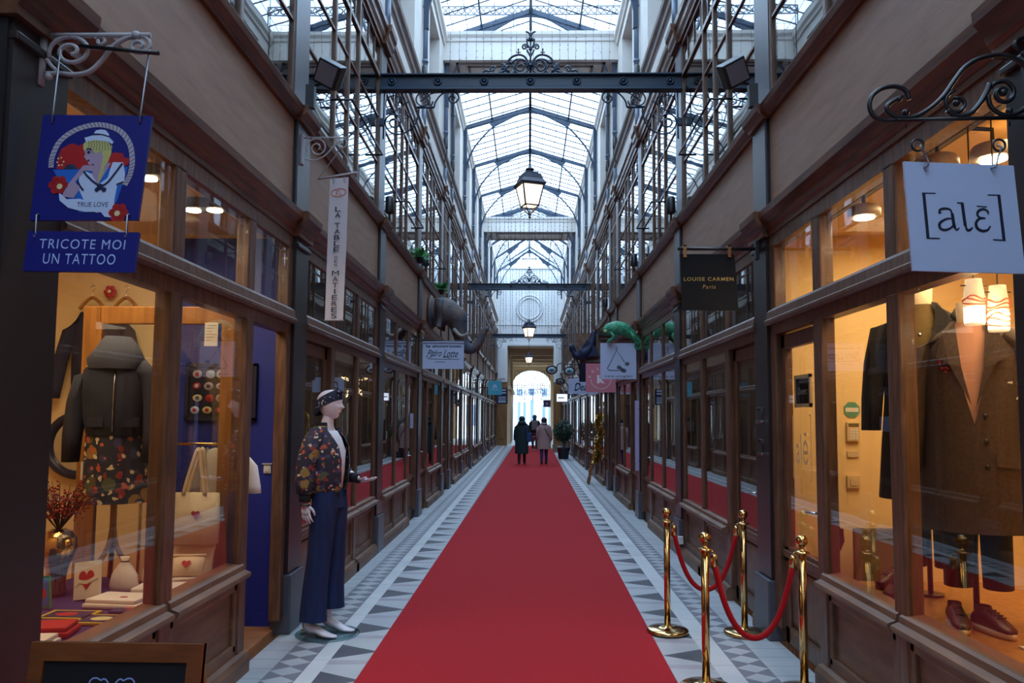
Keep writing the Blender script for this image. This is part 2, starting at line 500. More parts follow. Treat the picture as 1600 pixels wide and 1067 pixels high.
BULBW = emis('warm_strip_glow', (1.0, 0.62, 0.3, 1), 14)
CREAM = mat('cream_shop_wall', srgb(236, 208, 158), 0.7)
YELLOW = mat('yellow_shop_wall', srgb(240, 206, 142), 0.7)
bays = []
for i in range(len(PC) - 1):
    bays.append((PC[i] + HW, PC[i + 1] - HW, i in (4, 9)))
bays.append((PC[-1] + HW, 45.0, True))
for side in (-1, 1):
    for yc in PC:
        pilaster(side, yc)
    for i, (ya, yb, half) in enumerate(bays):
        fascia(side, ya, yb)
        upper_window(side, ya, yb)
        wall_high(side, ya - HW, yb + HW, not half)
        L_ = yb - ya
        if half:
            # narrow bay: a stair door of ochre wood
            shopfront(side, ya, yb, [('door', ya + 0.14, yb - 0.14)])
            room(side, ya, yb, OCHRE, depth=1.0)
        elif i == 0:
            if side < 0: shopfront(side, ya, yb, [('window', 2.995, 3.96), ('window', 4.1, 5.05), ('open', 5.18, 5.9)])
            else: shopfront(side, ya, yb, [('window', 3.0, 3.93), ('window', 4.06, 4.96), ('door', 5.1, 5.88)])
            room(side, ya - HW, yb + HW, CREAM if side < 0 else YELLOW, depth=2.6, floorm=FLOORW)
        else:
            d0 = ya + 0.1; d1 = ya + 0.92
            a, b = d1 + 0.14, d1 + 0.14 + (yb - d1 - 0.4) * 0.52
            segs = [('door', d0, d1), ('window', a, b), ('window', b + 0.12, yb - 0.1)]
            if i % 2 == 0:
                segs = [(k, ya + yb - e1, ya + yb - e0) for k, e0, e1 in segs[::-1]]
            shopfront(side, ya, yb, segs)
            room(side, ya - HW, yb + HW, ROOM)
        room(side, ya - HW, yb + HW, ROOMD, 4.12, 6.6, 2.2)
# the passage behind the camera
for side in (-1, 1):
    n = 'wall_left' if side < 0 else 'wall_right'
    m = SB(side)
    m.b(-9, 2.625, -0.2, 0, 0, 4.2); m.mi = 1; m.b(-9, 2.625, -0.2, 0, 4.2, 10.0)
    m.build(n, [RISER, STONE], None, 'structure')
m = MB(); m.box(-2.1, 2.1, -9.2, -9.0, 0, 10.4); m.build('wall_back', STONE, None, 'structure')

# stone bridges over the narrow bays
for y0, y1, zo in ((1.2, 2.62, .1), (16.33, 18.0, .11), (31.6, 33.2, 0)):
    t = empty('ceiling', (0, (y0 + y1) / 2, 9.38 + zo), 'structure')
    m = MB(); m.box(-1.92, 1.92, y0, y1, 9.38 + zo, 9.99 + zo)
    for pr in ([(0, 9.78), (0.03, 9.80), (0.04, 9.86), (0.09, 9.92), (0.1, 9.99), (0, 9.99)],):
        m.prism(pr, -1.9, 1.9, lambda o, z, d: (d, y0 - o, z + zo))
    m.build('bridge_beam', STONE, t)
    m = MB()
    for k, (a, b) in enumerate(((0.25, 0.12), (0.5, 0.28))):
        xa, xb, ya_, yb_ = -1.9 + a, 1.9 - a, y0 + b, y1 - b
        w_ = 0.05
        m.box(xa, xb, ya_, ya_ + w_, 9.35 + zo, 9.385 + zo); m.box(xa, xb, yb_ - w_, yb_, 9.35 + zo, 9.385 + zo)
        m.box(xa, xa + w_, ya_, yb_, 9.35 + zo, 9.385 + zo); m.box(xb - w_, xb, ya_, yb_, 9.35 + zo, 9.385 + zo)
    m.build('soffit_moulding', LEDGE, t)

# glass roof
def roof(y0, y1, ze, zr, name='roof'):
    t = empty(name, (0, (y0 + y1) / 2, ze), 'structure')
    xe = 1.95
    g = MB(); g.add([(-xe, y0, ze), (-xe, y1, ze), (0, y0, zr), (0, y1, zr), (xe, y0, ze), (xe, y1, ze)], [(0, 1, 3, 2), (2, 3, 5, 4)])
    g.build('roof_glazing', ROOFG, t)
    b = MB()
    n = int((y1 - y0) / 0.47)
    for k in range(n + 1):
        y = y0 + (y1 - y0) * k / n
        for s in (-1, 1): b.tube([(s * xe, y, ze + 0.01), (0, y, zr + 0.01)], 0.017, 4, smooth=False)
    b.build('glazing_bars', IRON, t)
    p = MB()
    p.box(-0.035, 0.035, y0, y1, zr - 0.1, zr + 0.02)
    for s in (-1, 1):
        for fx in (0.56,):
            x = s * xe * fx; z = ze + (zr - ze) * (1 - fx)
            p.box(x - 0.018, x + 0.018, y0, y1, z - 0.07, z)
        p.box(s * (xe - 0.09), s * xe, y0, y1, ze - 0.02, ze + 0.04)
        for fx in (0.2, 0.4, 0.72, 0.88):
            x = s * xe * fx; z = ze + (zr - ze) * (1 - fx)
            p.tube([(x, y0, z), (x, y1, z)], 0.009, 4, smooth=False)
    p.build('roof_purlins', IRON, t)
def truss(y, ze, zr):
    t = empty('roof_truss', (0, y, ze), 'structure')
    m = MB(); xe = 1.9
    for s in (-1, 1):
        for d in (0.0,):
            m.add([(s * xe, y - .03, ze - 0.10), (s * xe, y + .03, ze - .10), (s * xe, y + .03, ze + .0), (s * xe, y - .03, ze), (0, y - .03, zr - .12), (0, y + .03, zr - .12), (0, y + .03, zr), (0, y - .03, zr)],
                  [(0, 1, 5, 4), (1, 2, 6, 5), (2, 3, 7, 6), (3, 0, 4, 7)])
    m.build('rafters', IRON, t)
    a = MB()
    rf = lambda x: ze + (zr - ze) * (1 - x / 1.9) - 0.10
    half = [(0, zr - .17), (.35, zr - .235), (.7, rf(.7) - .09), (1.08, rf(1.08) - .19), (1.4, rf(1.4) - .42), (1.65, ze - .72), (1.80, ze - 1.15), (1.84, ze - 1.5)]
    hs = smooth_line([(x, 0, z) for x, z in half], 5)
    a.tube([(-p.x, y, p.z) for p in hs[::-1]] + [(p.x, y, p.z) for p in hs[1:]], 0.026, 6)
    for s in (-1, 1):
        a.box(*sorted((s * 1.88, s * 1.80)), y - .04, y + .04, ze - 1.6, ze - .05)
    a.build('arch_brace', IRON, t)
    g = MB()
    for s in (-1, 1):
        lo = [(p.x, p.z) for p in hs if p.x <= 1.1]
        g.prism([(0, zr - .05), (1.22, rf(1.22) + .05)] + lo[::-1], y - .01, y + .01, lambda u, z, d: (s * u, d, z))
    g.build('gusset_plates', IRON, t)
roof(-9, 18.0, 10.1, 10.75)
roof(18.0, 33.2, 9.97, 10.55)
roof(33.2, 45.6, 10.05, 11.3)
for y in [-5.4, -2, 1.29] + PC[1:5]:
    truss(y, 10.1, 10.75)
for y in PC[6:10]:
    truss(y, 9.97, 10.55)
for y in PC[11:]:
    truss(y, 10.0, 11.25)

# floor of patterned tiles
PALE = mat('pale_tile', srgb(194, 196, 198), 0.42, col2=srgb(178, 181, 186), scale=3, lo=0.3, hi=0.7)
WHITE_T = mat('white_tile', srgb(218, 219, 220), 0.42, col2=srgb(204, 206, 208), scale=2)
GREY_T = mat('grey_tile', srgb(134, 134, 142), 0.45, col2=srgb(122, 122, 130), scale=4)
DARK_T = mat('dark_tile', srgb(92, 92, 100), 0.45, col2=srgb(80, 80, 88), scale=4)
LAV_T = mat('lilac_tile', srgb(178, 172, 180), 0.45, col2=srgb(166, 160, 170), scale=4)
GROUT = mat('dark_grout', srgb(70, 70, 76), 0.7)
fl = MB()
Y0, Y1 = -9.0, 45.0
for s, xs in ((-1, (1.90, 1.695, 1.475, 1.36, 0.9)), (1, (1.90, 1.625, 1.41, 1.26, 0.8))):
    def q(x0, x1, y0, y1, mi):
        fl.mi = mi; fl.add([(s * x0, y0, 0), (s * x1, y0, 0), (s * x1, y1, 0), (s * x0, y1, 0)], [(0, 1, 2, 3)])
    # pale tiles along the wall, with joints
    y = Y0
    while y < Y1:
        q(xs[0], xs[1], y, y + 0.196, 0); q(xs[0], xs[1], y + 0.196, y + 0.2, 5); y += 0.2
    # diamond band
    x0, x1 = xs[1], xs[2]; xm = (x0 + x1) / 2; h = 0.19; y = Y0
    while y < Y1:
        a, b, c, d = (s * x0, y + h / 2, 0), (s * xm, y + 0.008, 0), (s * x1, y + h / 2, 0), (s * xm, y + h - 0.008, 0)
        e00, e10, e01, e11 = (s * x0, y, 0), (s * x1, y, 0), (s * x0, y + h, 0), (s * x1, y + h, 0)
        fl.mi = 0; fl.add([a, b, c, d], [(0, 1, 2, 3)])
        fl.mi = 2; fl.add([e00, (s * xm, y, 0), b, a], [(0, 1, 2, 3)]); fl.add([(s * xm, y, 0), e10, c, b], [(0, 1, 2, 3)])
        fl.add([a, d, (s * xm, y + h, 0), e01], [(0, 1, 2, 3)]); fl.add([d, c, e11, (s * xm, y + h, 0)], [(0, 1, 2, 3)])
        y += h
    # white band
    y = Y0
    while y < Y1:
        q(xs[2], xs[3], y, y + 0.597, 1); q(xs[2], xs[3], y + 0.597, y + 0.6, 5); y += 0.6
    # triangle band
    x0, x1 = xs[3], xs[4]; y = Y0; h = 0.6
    while y < Y1:
        P = lambda x, yy: (s * x, yy, 0)
        xq = x0 - 0.30
        fl.mi = 3; fl.add([P(x0, y + 0.02), P(x0, y + 0.36), P(xq, y + 0.2)], [(0, 1, 2)])
        fl.mi = 0; fl.add([P(x0, y + 0.36), P(x0, y + 0.5), P(xq, y + 0.52), P(xq, y + 0.2)], [(0, 1, 2, 3)])
        fl.mi = 4; fl.add([P(x0, y + 0.5), P(x0, y + h), P(xq, y + h), P(xq, y + 0.52)], [(0, 1, 2, 3)])
        fl.mi = 0; fl.add([P(x0, y), P(x0, y + 0.02), P(xq, y + 0.2), P(xq, y)], [(0, 1, 2, 3)])
        fl.mi = 2; fl.add([P(xq, y), P(xq, y + h), P(x1, y + h), P(x1, y)], [(0, 1, 2, 3)])
        y += h
fl.mi = 2; fl.add([(-0.9, Y0, 0), (0.8, Y0, 0), (0.8, Y1, 0), (-0.9, Y1, 0)], [(0, 1, 2, 3)])
fl.mi = 0; fl.add([(-3, Y1, 0), (3, Y1, 0), (3, 80, 0), (-3, 80, 0)], [(0, 1, 2, 3)])
fl.add([(-2.2, Y0, -0.15), (2.2, Y0, -0.15), (2.2, 80, -0.15), (-2.2, 80, -0.15)], [(0, 1, 2, 3)])
fl.build('floor', [PALE, WHITE_T, GREY_T, DARK_T, LAV_T, GROUT], None, 'structure')

CARPET = mat('red_carpet_pile', srgb(178, 29, 39), 0.9, col2=srgb(168, 25, 35), scale=60, bump=0.1, bscale=300, spec=0.25, sheen=.03)
m = MB()
rows = [[(-1.112 + 0.0055 * (y - 0) , y, z), ] for y, z in ()]
L0 = lambda y: -1.118 + 0.00545 * y
R0 = lambda y: 0.914 + 0.0077 * y
ys = [-1.0 + k for k in range(0, 47)]
top = [[(L0(y), y, 0.006), (L0(y) + 0.01, y, 0.010), ((L0(y) + R0(y)) / 2, y, 0.010), (R0(y) - 0.01, y, 0.010), (R0(y), y, 0.006), (R0(y), y, 0.0005)] for y in ys]
m.grid([[(L0(y), y, 0.0005)] + r for y, r in zip(ys, top)], smooth=False)
tag(m.build('carpet', CARPET), 'long red carpet running down the middle of the tiled passage', 'carpet')
# ================================================================ end wall, vestibule, street
T = empty('wall_end', (0, 45, 0), 'structure')
m = MB()
XL, XR, ZT = -1.265, 1.445, 5.84
m.box(-2.1, XL, 45, 45.5, 3.69, 11.9); m.box(XR, 2.1, 45, 45.5, 3.69, 11.9)
m.prism([(XL, ZT), (XR, ZT), (XR, 10.45), (XL, 10.45)], 45, 45.5, lambda x, z, d: (x, d, z))
for z, h, o in ((5.84, .12, .06), (7.05, .08, .05), (10.4, .14, .09)):
    m.box(-1.9, 1.9, 45 - o, 45.02, z, z + h)
for x0, x1 in ((-1.82, XL), (XR, 1.9)):
    m.box(x0, x1, 44.86, 45.02, 3.69, 5.84); m.box(x0 + .12, x1 - .12, 44.82, 44.9, 3.9, 5.7)
m.build('end_wall_face', STONEW, T)
m = MB()
for r in (0.78, 0.62):
    m.tube([(0.03 + r * math.cos(a * PI / 24), 44.97, 8.05 + r * math.sin(a * PI / 24)) for a in range(48)], 0.05, 6, closed=True)
m.build('round_moulding', STONEW, T)
m = MB()
for x0, x1 in ((-1.9, XL), (XR, 1.95)):
    m.box(x0, x1, 44.9, 45.5, 0, 3.69); m.bbox(x0 + .08, x1 - .08, 44.87, 44.92, .4, 3.5, .01)
m.build('wood_jamb', OCHRE, T)
g = MB(); g.add([(-1.9, 45.2, 10.54), (1.9, 45.2, 10.54), (0, 45.2, 11.8)], [(0, 1, 2)]); g.build('gable_pane', ROOFG, T)
m = MB()
for s in (-1, 1): m.tube([(s * 1.95, 45.1, 10.45), (0, 45.1, 11.75)], .05, 6)
m.box(-1.9, 1.9, 45.08, 45.14, 10.5, 10.56); m.box(-1.2, 1.2, 45.08, 45.14, 11.0, 11.05)
for k in range(-4, 5): m.box(k * .4 - .012, k * .4 + .012, 45.08, 45.12, 10.5, 11.75 - abs(k) * .26)
m.build('gable_bars', IRON, T)

V = empty('wall_vestibule', (0, 51, 0), 'structure')
m = MB()
m.box(-1.5, -1.25, 45.5, 58, 3.3, 5.9); m.box(1.9, 2.15, 45.5, 58, 0, 5.9)
m.box(-1.5, 2.15, 45.5, 58, 5.84, 6.0)
for y in (47.2, 50.5, 53.6, 56.6): m.box(-1.5, 2.15, y, y + .5, 5.45, 5.85)
for y in (46.5, 49.5, 52.5, 55.5): m.box(-1.3, -1.12, y, y + .35, 0, 5.5)
m.box(-1.3, -1.05, 45.5, 58, 3.3, 3.5)
# arch wall
cx, rx, rz, zs = 0.22, 1.42, 1.05, 4.12
pts = [(cx + rx * math.cos(PI * k / 20), zs + rz * math.sin(PI * k / 20)) for k in range(21)]
for k in range(20):
    (xa, za), (xb, zb) = pts[k], pts[k + 1]
    m.add([(xa, 58, za), (xb, 58, zb), (xb, 58, 6), (xa, 58, 6), (xa, 58.6, za), (xb, 58.6, zb)], [(0, 1, 2, 3), (0, 1, 5, 4)])
m.box(-2, cx - rx, 58, 58.6, 0, 6); m.box(cx + rx, 2.2, 58, 58.6, 0, 6)
m.build('vestibule_walls', BEIGE, V)
m = MB(); gg = MB()
for y in (46.9, 49.9, 52.9, 55.9):
    for a in (0, .75, 1.5, 2.2): m.box(-1.3, -1.2, y + a - .04, y + a + .06, 0, 3.3)
    m.box(-1.3, -1.2, y, y + 2.4, 2.3, 2.42); m.box(-1.3, -1.2, y, y + 2.4, 0, .75); m.box(-1.3, -1.2, y, y + 2.4, 3.2, 3.3)
    gg.box(-1.27, -1.265, y, y + 2.4, .7, 3.3)
m.build('vestibule_window_frame', WOOD, V); gg.build('vestibule_window_pane', GLASS, V)
m = MB(); m.box(-2.6, -2.5, 45.5, 58, 0, 3.4); m.build('vestibule_shop_wall', ROOM, V)

FAC1 = mat('street_render', srgb(232, 232, 230), 0.8, col2=srgb(220, 218, 214), scale=1)
FAC2 = mat('street_limestone', srgb(226, 216, 204), 0.8, col2=srgb(212, 202, 190), scale=1)
WIND = mat('street_window_dark', srgb(110, 128, 150), 0.2)
def facade(name, label, x0, x1, y, h, m_, wins):
    t = thing(name, label, 'building', ((x0 + x1) / 2, y, 0), 'houses across the street')
    b = MB(); b.box(x0, x1, y, y + 3, 0, h); b.box(x0, x1, y - .12, y, 3.25, 3.4); b.build('facade', m_, t)
    for (xa, xb, za, zb) in wins:
        f = MB(); f.box(xa - .08, xb + .08, y - .06, y, za - .08, zb + .08); fo = f.build('window', m_, t)
        p = MB(); p.box(xa, xb, y - .08, y - .05, za, zb); p.build('pane', WIND, fo)
facade('street_house', 'pale grey house front with tall blue windows seen through the archway', -2.5, 0.95, 70, 4.6, FAC1,
       [(-1.0, -.75, .9, 3.0), (-.5, -.25, .9, 3.0), (.15, .45, 1.2, 3.2), (-1.1, -.6, 3.6, 4.2), (0, .5, 3.6, 4.2)])
facade('street_house', 'cream house front beyond the archway beside the purple flag', 1.0, 4.5, 74, 5.0, FAC2,
       [(1.3, 1.6, .8, 2.8), (1.9, 2.2, .8, 2.8), (1.3, 1.8, 3.6, 4.4)])

# ================================================================ writing and flat artwork
def text_pts(body, shear=0.0, bold=0.0, spacing=1.0):
    c = bpy.data.curves.new('lettering', 'FONT'); c.body = body; c.size = 1; c.shear = shear; c.offset = bold
    c.space_character = spacing; c.resolution_u = 4
    o = bpy.data.objects.new('lettering', c); COL.objects.link(o)
    dg = bpy.context.evaluated_depsgraph_get()
    me = bpy.data.meshes.new_from_object(o.evaluated_get(dg))
    vs = [(v.co.x, v.co.y) for v in me.vertices]; fs = [list(p.vertices) for p in me.polygons]
    bpy.data.objects.remove(o); bpy.data.curves.remove(c); bpy.data.meshes.remove(me)
    return vs, fs
def text_into(mb, body, u0, u1, v0, v1, fn, mirror=False, **k):
    """lettering fitted to the rectangle u0..u1, v0..v1 of the surface fn(u, v)"""
    vs, fs = text_pts(body, **k)
    xs = [p[0] for p in vs]; zs = [p[1] for p in vs]
    ax, bx, az, bz = min(xs), max(xs), min(zs), max(zs)
    P = []
    for x, z in vs:
        t = (x - ax) / (bx - ax)
        if mirror: t = 1 - t
        P.append(fn(u0 + (u1 - u0) * t, v0 + (v1 - v0) * (z - az) / (bz - az)))
    mb.add(P, fs)

class Panel:
    """a flat board: tl, tr, bl, br corners seen from the front; n = towards the viewer"""
    def __init__(s, tl, tr, bl, br, thick=0.012):
        s.c = [Vector(p) for p in (tl, tr, bl, br)]; s.t = thick
        s.n = (s.c[1] - s.c[0]).cross(s.c[2] - s.c[0]).normalized()
        if s.n.y > 0: s.n = -s.n
    def pt(s, u, v, d=0.0):
        """u 0..1 across, v 0..1 downwards"""
        tl, tr, bl, br = s.c
        a = tl.lerp(tr, u); b = bl.lerp(br, u)
        return a.lerp(b, v) + s.n * d
    def board(s, name, m_, parent):
        q = MB(); P = s.pt
        q.add([P(0, 0, 0), P(1, 0, 0), P(1, 1, 0), P(0, 1, 0), P(0, 0, -s.t), P(1, 0, -s.t), P(1, 1, -s.t), P(0, 1, -s.t)],
              [(0, 1, 2, 3), (4, 5, 6, 7), (0, 1, 5, 4), (1, 2, 6, 5), (2, 3, 7, 6), (3, 0, 4, 7)])
        return q.build(name, m_, parent)
    def poly(s, q, pts, d):
        q.add([s.pt(u, v, d) for u, v in pts], [list(range(len(pts)))])
    def text(s, q, body, u0, u1, v0, v1, d=0.0012, **k):
        text_into(q, body, u0, u1, v1, v0, lambda u, v: s.pt(u, v, d), **k)
    def stroke(s, q, pts, wd, d, asp=1.0):
        """ribbon along pts (u, v); wd half width in u units (number or list); asp = height / width of the board"""
        k = len(pts); ws = wd if isinstance(wd, list) else [wd] * k
        L_, R_ = [], []
        for i in range(k):
            a = pts[max(0, i - 1)]; b = pts[min(k - 1, i + 1)]
            tx, ty = b[0] - a[0], (b[1] - a[1]) * asp
            l = math.hypot(tx, ty) or 1
            nx, ny = -ty / l, tx / l
            L_.append(s.pt(pts[i][0] + nx * ws[i], pts[i][1] + ny * ws[i] / asp, d)); R_.append(s.pt(pts[i][0] - nx * ws[i], pts[i][1] - ny * ws[i] / asp, d))
        q.add(L_ + R_, [(i, i + 1, k + i + 1, k + i) for i in range(k - 1)])
    def disc(s, q, c, r, d, asp=1.0, n=20, ry=None):
        s.poly(q, [(c[0] + r * math.cos(2 * PI * i / n), c[1] + (ry or r) / asp * math.sin(2 * PI * i / n)) for i in range(n)], d)
def frontal(x0, x1, z0, z1, y, y1=None, thick=0.012):
    y1 = y if y1 is None else y1
    return Panel((x0, y, z1), (x1, y, z1), (x0, y1, z0), (x1, y1, z0), thick)
def p2(pts, n=6):
    return [(p[0], p[1]) for p in smooth_line([(a, b, 0) for a, b in pts], n)]

NAVY = mat('sign_navy', srgb(16, 24, 118), 0.4)
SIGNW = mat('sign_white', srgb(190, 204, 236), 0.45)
INK = mat('sign_ink', srgb(20, 26, 52), 0.5)
LETW = mat('letter_pale_blue', srgb(180, 200, 245), 0.5)
IRONW = mat('grey_white_iron', srgb(176, 172, 176), 0.5, spec=0.4)
ZINC = mat('zinc_link', srgb(150, 150, 155), 0.35, 0.9)
def flat_mats(d): return {k: mat('print_' + k, v, 0.5) for k, v in d.items()}
PR = flat_mats({'red': srgb(178, 24, 28), 'skin': srgb(176, 150, 176), 'blond': srgb(196, 190, 120), 'white': srgb(200, 214, 244), 'sea': srgb(30, 104, 200), 'rope': srgb(182, 174, 190), 'dark': srgb(18, 26, 70), 'cream': srgb(228, 216, 160), 'green': srgb(28, 50, 80), 'deep': srgb(40, 44, 84)})

# ---- blue double shop sign hanging from a pale scroll bracket
YS = 2.75
t = thing('hanging_sign', 'royal blue double sign with a sailor girl in a rope ring, TRICOTE MOI UN TATTOO', 'shop sign', (-1.6, YS, 2.2))
A = Panel((-1.815, YS, 2.79), (-1.405, YS, 2.785), (-1.805, YS - .06, 2.375), (-1.41, YS - .06, 2.377), .012)
A.board('picture_board', NAVY, t)
def au(pts):   # artwork traced on the board: crop pixels -> board coordinates
    out = []
    for X, Y in pts:
        x, y = 40 + X / 8, 165 + Y / 8
        v = (y - 178.5) / 163.5
        out.append(((x - (68 - 18 * v)) / (170 - 3 * v), v))
    return out
def apoly(key, pts, d, sm=0, name='print'):
    q = MB(); pp = au(pts)
    if sm: pp = p2(pp + [pp[0]], sm)[:-1]
    A.poly(q, pp, d)
    return q
art = {}
def put(key, q):
    if key in art:
        b = art[key]; n = len(b.v); b.v += q.v; b.f += [[n + i for i in f] for f in q.f]; b.m += q.m; b.sm += q.sm
    else: art[key] = q
put('red', apoly('red', [(400, 790), (420, 640), (460, 540), (560, 480), (620, 470), (670, 500), (740, 470), (800, 520), (1060, 600), (1130, 580), (1220, 590), (1250, 650), (1310, 650), (1300, 720), (1200, 780), (760, 800)], .0006))
put('sea', apoly('sea', [(360, 800), (700, 795), (1290, 760), (1250, 900), (1150, 1200), (700, 1330), (560, 1160), (430, 920)], .0007))
put('green', apoly('g', [(490, 795), (540, 730), (620, 735), (680, 795)], .0009))
put('white', apoly('w', [(1100, 705), (1230, 705), (1255, 850), (1245, 960), (1160, 990), (1130, 1150), (1120, 1300), (900, 1330), (760, 1200), (670, 1010), (690, 890), (760, 820), (870, 860), (920, 990), (1040, 900)], .0012))
put('skin', apoly('s', [(760, 480), (735, 540), (760, 600), (745, 640), (765, 665), (790, 700), (800, 735), (870, 745), (900, 780), (840, 850), (920, 985), (1080, 720), (1010, 690), (1000, 520), (880, 440)], .0015))
put('skin', apoly('s', [(740, 745), (860, 745), (960, 790), (900, 880), (860, 820), (760, 810), (640, 950), (700, 1040), (620, 1150), (470, 1130), (560, 970), (680, 820)], .0018))
put('blond', apoly('b', [(735, 480), (780, 430), (900, 420), (1020, 440), (1095, 500), (1085, 590), (1050, 690), (1000, 760), (985, 850), (915, 985), (930, 870), (960, 760), (980, 640), (960, 560), (900, 600), (870, 590), (830, 520), (760, 560), (735, 540)], .0021))
put('white', apoly('w', [(860, 350), (890, 305), (950, 292), (1010, 300), (1050, 345), (1058, 385), (960, 360)], .0021))
put('white', apoly('w', [(748, 400), (850, 370), (960, 365), (1060, 395), (1112, 450), (1095, 475), (1000, 440), (880, 428), (770, 450)], .0024))
put('white', apoly('w', [(440, 1080), (540, 1165), (700, 1160), (830, 1195), (1010, 1190), (1150, 1240), (1230, 1340), (1215, 1400), (1180, 1400), (1010, 1380), (960, 1320), (760, 1320), (560, 1270), (450, 1180)], .0024))
q = MB()
for pts, w_ in (([(860, 352), (960, 358), (1058, 385)], .006), ([(745, 820), (790, 880), (880, 960), (960, 1000), (1040, 960), (1130, 850), (1225, 720)], .009), ([(670, 940), (700, 1000), (745, 1060)], .008), ([(1150, 985), (1240, 950)], .006), ([(775, 545), (810, 540), (840, 555)], .005), ([(790, 690), (815, 682)], .007)):
    A.stroke(q, p2(au(pts)), w_, .0030)
for c, r in (((805, 585), .014), ((950, 1015), .03), ((910, 1050), .02), ((1000, 1050), .022), ((860, 740), .008)):
    A.disc(q, au([c])[0], r, .0031)
for x in range(800, 1080, 32):
    A.stroke(q, p2(au([(x, 440), (x + 12 - (900 - x) * .05, 500), (x + (x - 900) * .2, 560)])), .0018, .0029)
put('dark', q)
q = MB()
for k in range(2):
    A.disc(q, au([[(430, 990), (1180, 1330)][k]])[0], .068, .0026)
    for j in range(6):
        c = au([[(430, 990), (1180, 1330)][k]])[0]
        A.disc(q, (c[0] + .055 * math.cos(j * 1.05), c[1] + .055 * math.sin(j * 1.05)), .036, .0026)
put('red', q)
q = MB()
for c in ((450, 1010), (1165, 1340)): A.disc(q, au([c])[0], .026, .0033)
for j in range(6):
    A.disc(q, au([(450 + 40 * math.cos(j), 700 + 50 * math.sin(j))])[0], .008, .0012)
put('cream', q)
q = MB(); P_ = []
ring = p2(au([(335, 775), (350, 640), (440, 450), (620, 310), (830, 240), (1010, 240), (1190, 310), (1310, 470), (1345, 680), (1320, 850), (1255, 990)]), 8)
A.stroke(q, ring, .024, .0018); put('rope', q)
q = MB()
for i in range(2, len(ring) - 2, 2):
    a, b = ring[i - 1], ring[i + 1]
    dx, dy = b[0] - a[0], b[1] - a[1]; l = math.hypot(dx, dy); nx, ny = -dy / l, dx / l
    A.stroke(q, [(ring[i][0] + nx * .022 + dx / l * .012, ring[i][1] + ny * .022 + dy / l * .012), (ring[i][0] - nx * .022 - dx / l * .012, ring[i][1] - ny * .022 - dy / l * .012)], .003, .0022)
put('deep', q)
q = MB(); vs = text_pts('TRUE LOVE')
uvA = au([(700, 1195)])[0]; uvB = au([(1010, 1260)])[0]
A.text(q, 'TRUE LOVE', uvA[0] - .02, uvB[0] + .03, uvA[1] + .005, uvB[1] + .0, .0031); put('deep', q)
for k_, b_ in art.items():
    b_.build('picture_print', PR[k_], t)
B = Panel((-1.805, YS - .065, 2.335), (-1.40, YS - .065, 2.33), (-1.80, YS - .09, 2.185), (-1.40, YS - .09, 2.18), .012)
B.board('name_board', NAVY, t)
q = MB()
B.text(q, 'TRICOTE MOI', .12, .89, .20, .44, spacing=1.15); B.text(q, 'UN TATTOO', .17, .82, .56, .82, spacing=1.15)
q.build('name_lettering', LETW, t)
for x in (-1.775, -1.445):
    q = MB(); q.tube([(x, YS - .056, 2.40), (x + .004, YS - .075, 2.39), (x, YS - .062, 2.31), (x, YS - .078, 2.315)], .0035, 6); q.build('lower_link', ZINC, t)
    q = MB(); q.tube([(x, YS - .01, 2.755), (x, YS - .004, 2.80), (x + (.02 if x > -1.6 else .012), YS, 3.04)], .004, 6); q.build('upper_link', ZINC, t)
q = MB(); q.tube([(-1.70, YS + .02, 3.065), (-1.385, YS - .01, 3.02)], .008, 8); q.build('hanging_rod', BLACKM, t)
t = thing('sign_bracket', 'greyish white iron scroll bracket above the royal blue double sign', 'bracket', (-1.855, YS, 2.9))
q = MB(); BX = -1.85; k_ = .00033
def bk(X, Y): return (BX + (X - 190) * .00046 * 1.0, YS + .035, 3.115 - (Y - 140) * .00036)
q.tube([bk(185, 120), bk(170, 690)], .016, 8); q.tube([bk(190, 145), bk(1080, 145)], .010, 8)
def sp(c, r0, r1, a0, a1): return [bk(c[0] + x, c[1] - y) for x, y in spiral((0, 0), r0, r1, a0, a1, 30)]
q.tube(sp((420, 320), 190, 30, 200, -440), .008, 8)
q.tube([bk(*p) for p in p2([(225, 560), (330, 555), (450, 570), (580, 540), (680, 420), (760, 280), (870, 180), (960, 160)])], .009, 8)
q.tube(sp((985, 260), 110, 20, 100, -420), .008, 8)
q.tube(sp((660, 210), 55, 15, 150, -230), .006, 8); q.tube([bk(*p) for p in p2([(560, 270), (620, 290), (700, 280), (780, 260)])], .006, 8)
q.tube([bk(*p) for p in p2([(220, 400), (260, 470), (320, 540)])], .007, 8)
q.ball(bk(960, 150), .018); q.ball(bk(245, 590), .014)
q.build('scroll_work', IRONW, t)

# ---- white square sign with the bracketed word
YA = 2.80
t = thing('hanging_sign', 'square white sign with dark bracketed word al\u0113 hanging from black scrollwork', 'shop sign', (1.58, YA, 2.25))
A = Panel((1.377, YA, 2.628), (1.776, YA, 2.612), (1.383, YA - .03, 2.215), (1.783, YA - .03, 2.205), .01)
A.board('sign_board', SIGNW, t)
q = MB()
def cu(pts):
    out = []
    for X, Y in pts:
        v = (Y - 66 - (X - 60) * .022) / 930
        out.append(((X - (60 + 40 * v)) / (915 + 20 * v), v))
    return out
S_ = lambda pts, w_, n=6: A.stroke(q, p2(cu(pts), n), w_ if not isinstance(w_, tuple) else [w_[0] + (w_[1] - w_[0]) * math.sin(PI * i / ((len(pts) - 1) * n)) for i in range((len(pts) - 1) * n + 1)], .0012)
A.stroke(q, cu([(215, 335), (237, 728)]), .014, .0012); A.stroke(q, cu([(200, 340), (315, 340)]), .005, .0013); A.stroke(q, cu([(225, 724), (335, 726)]), .006, .0013)
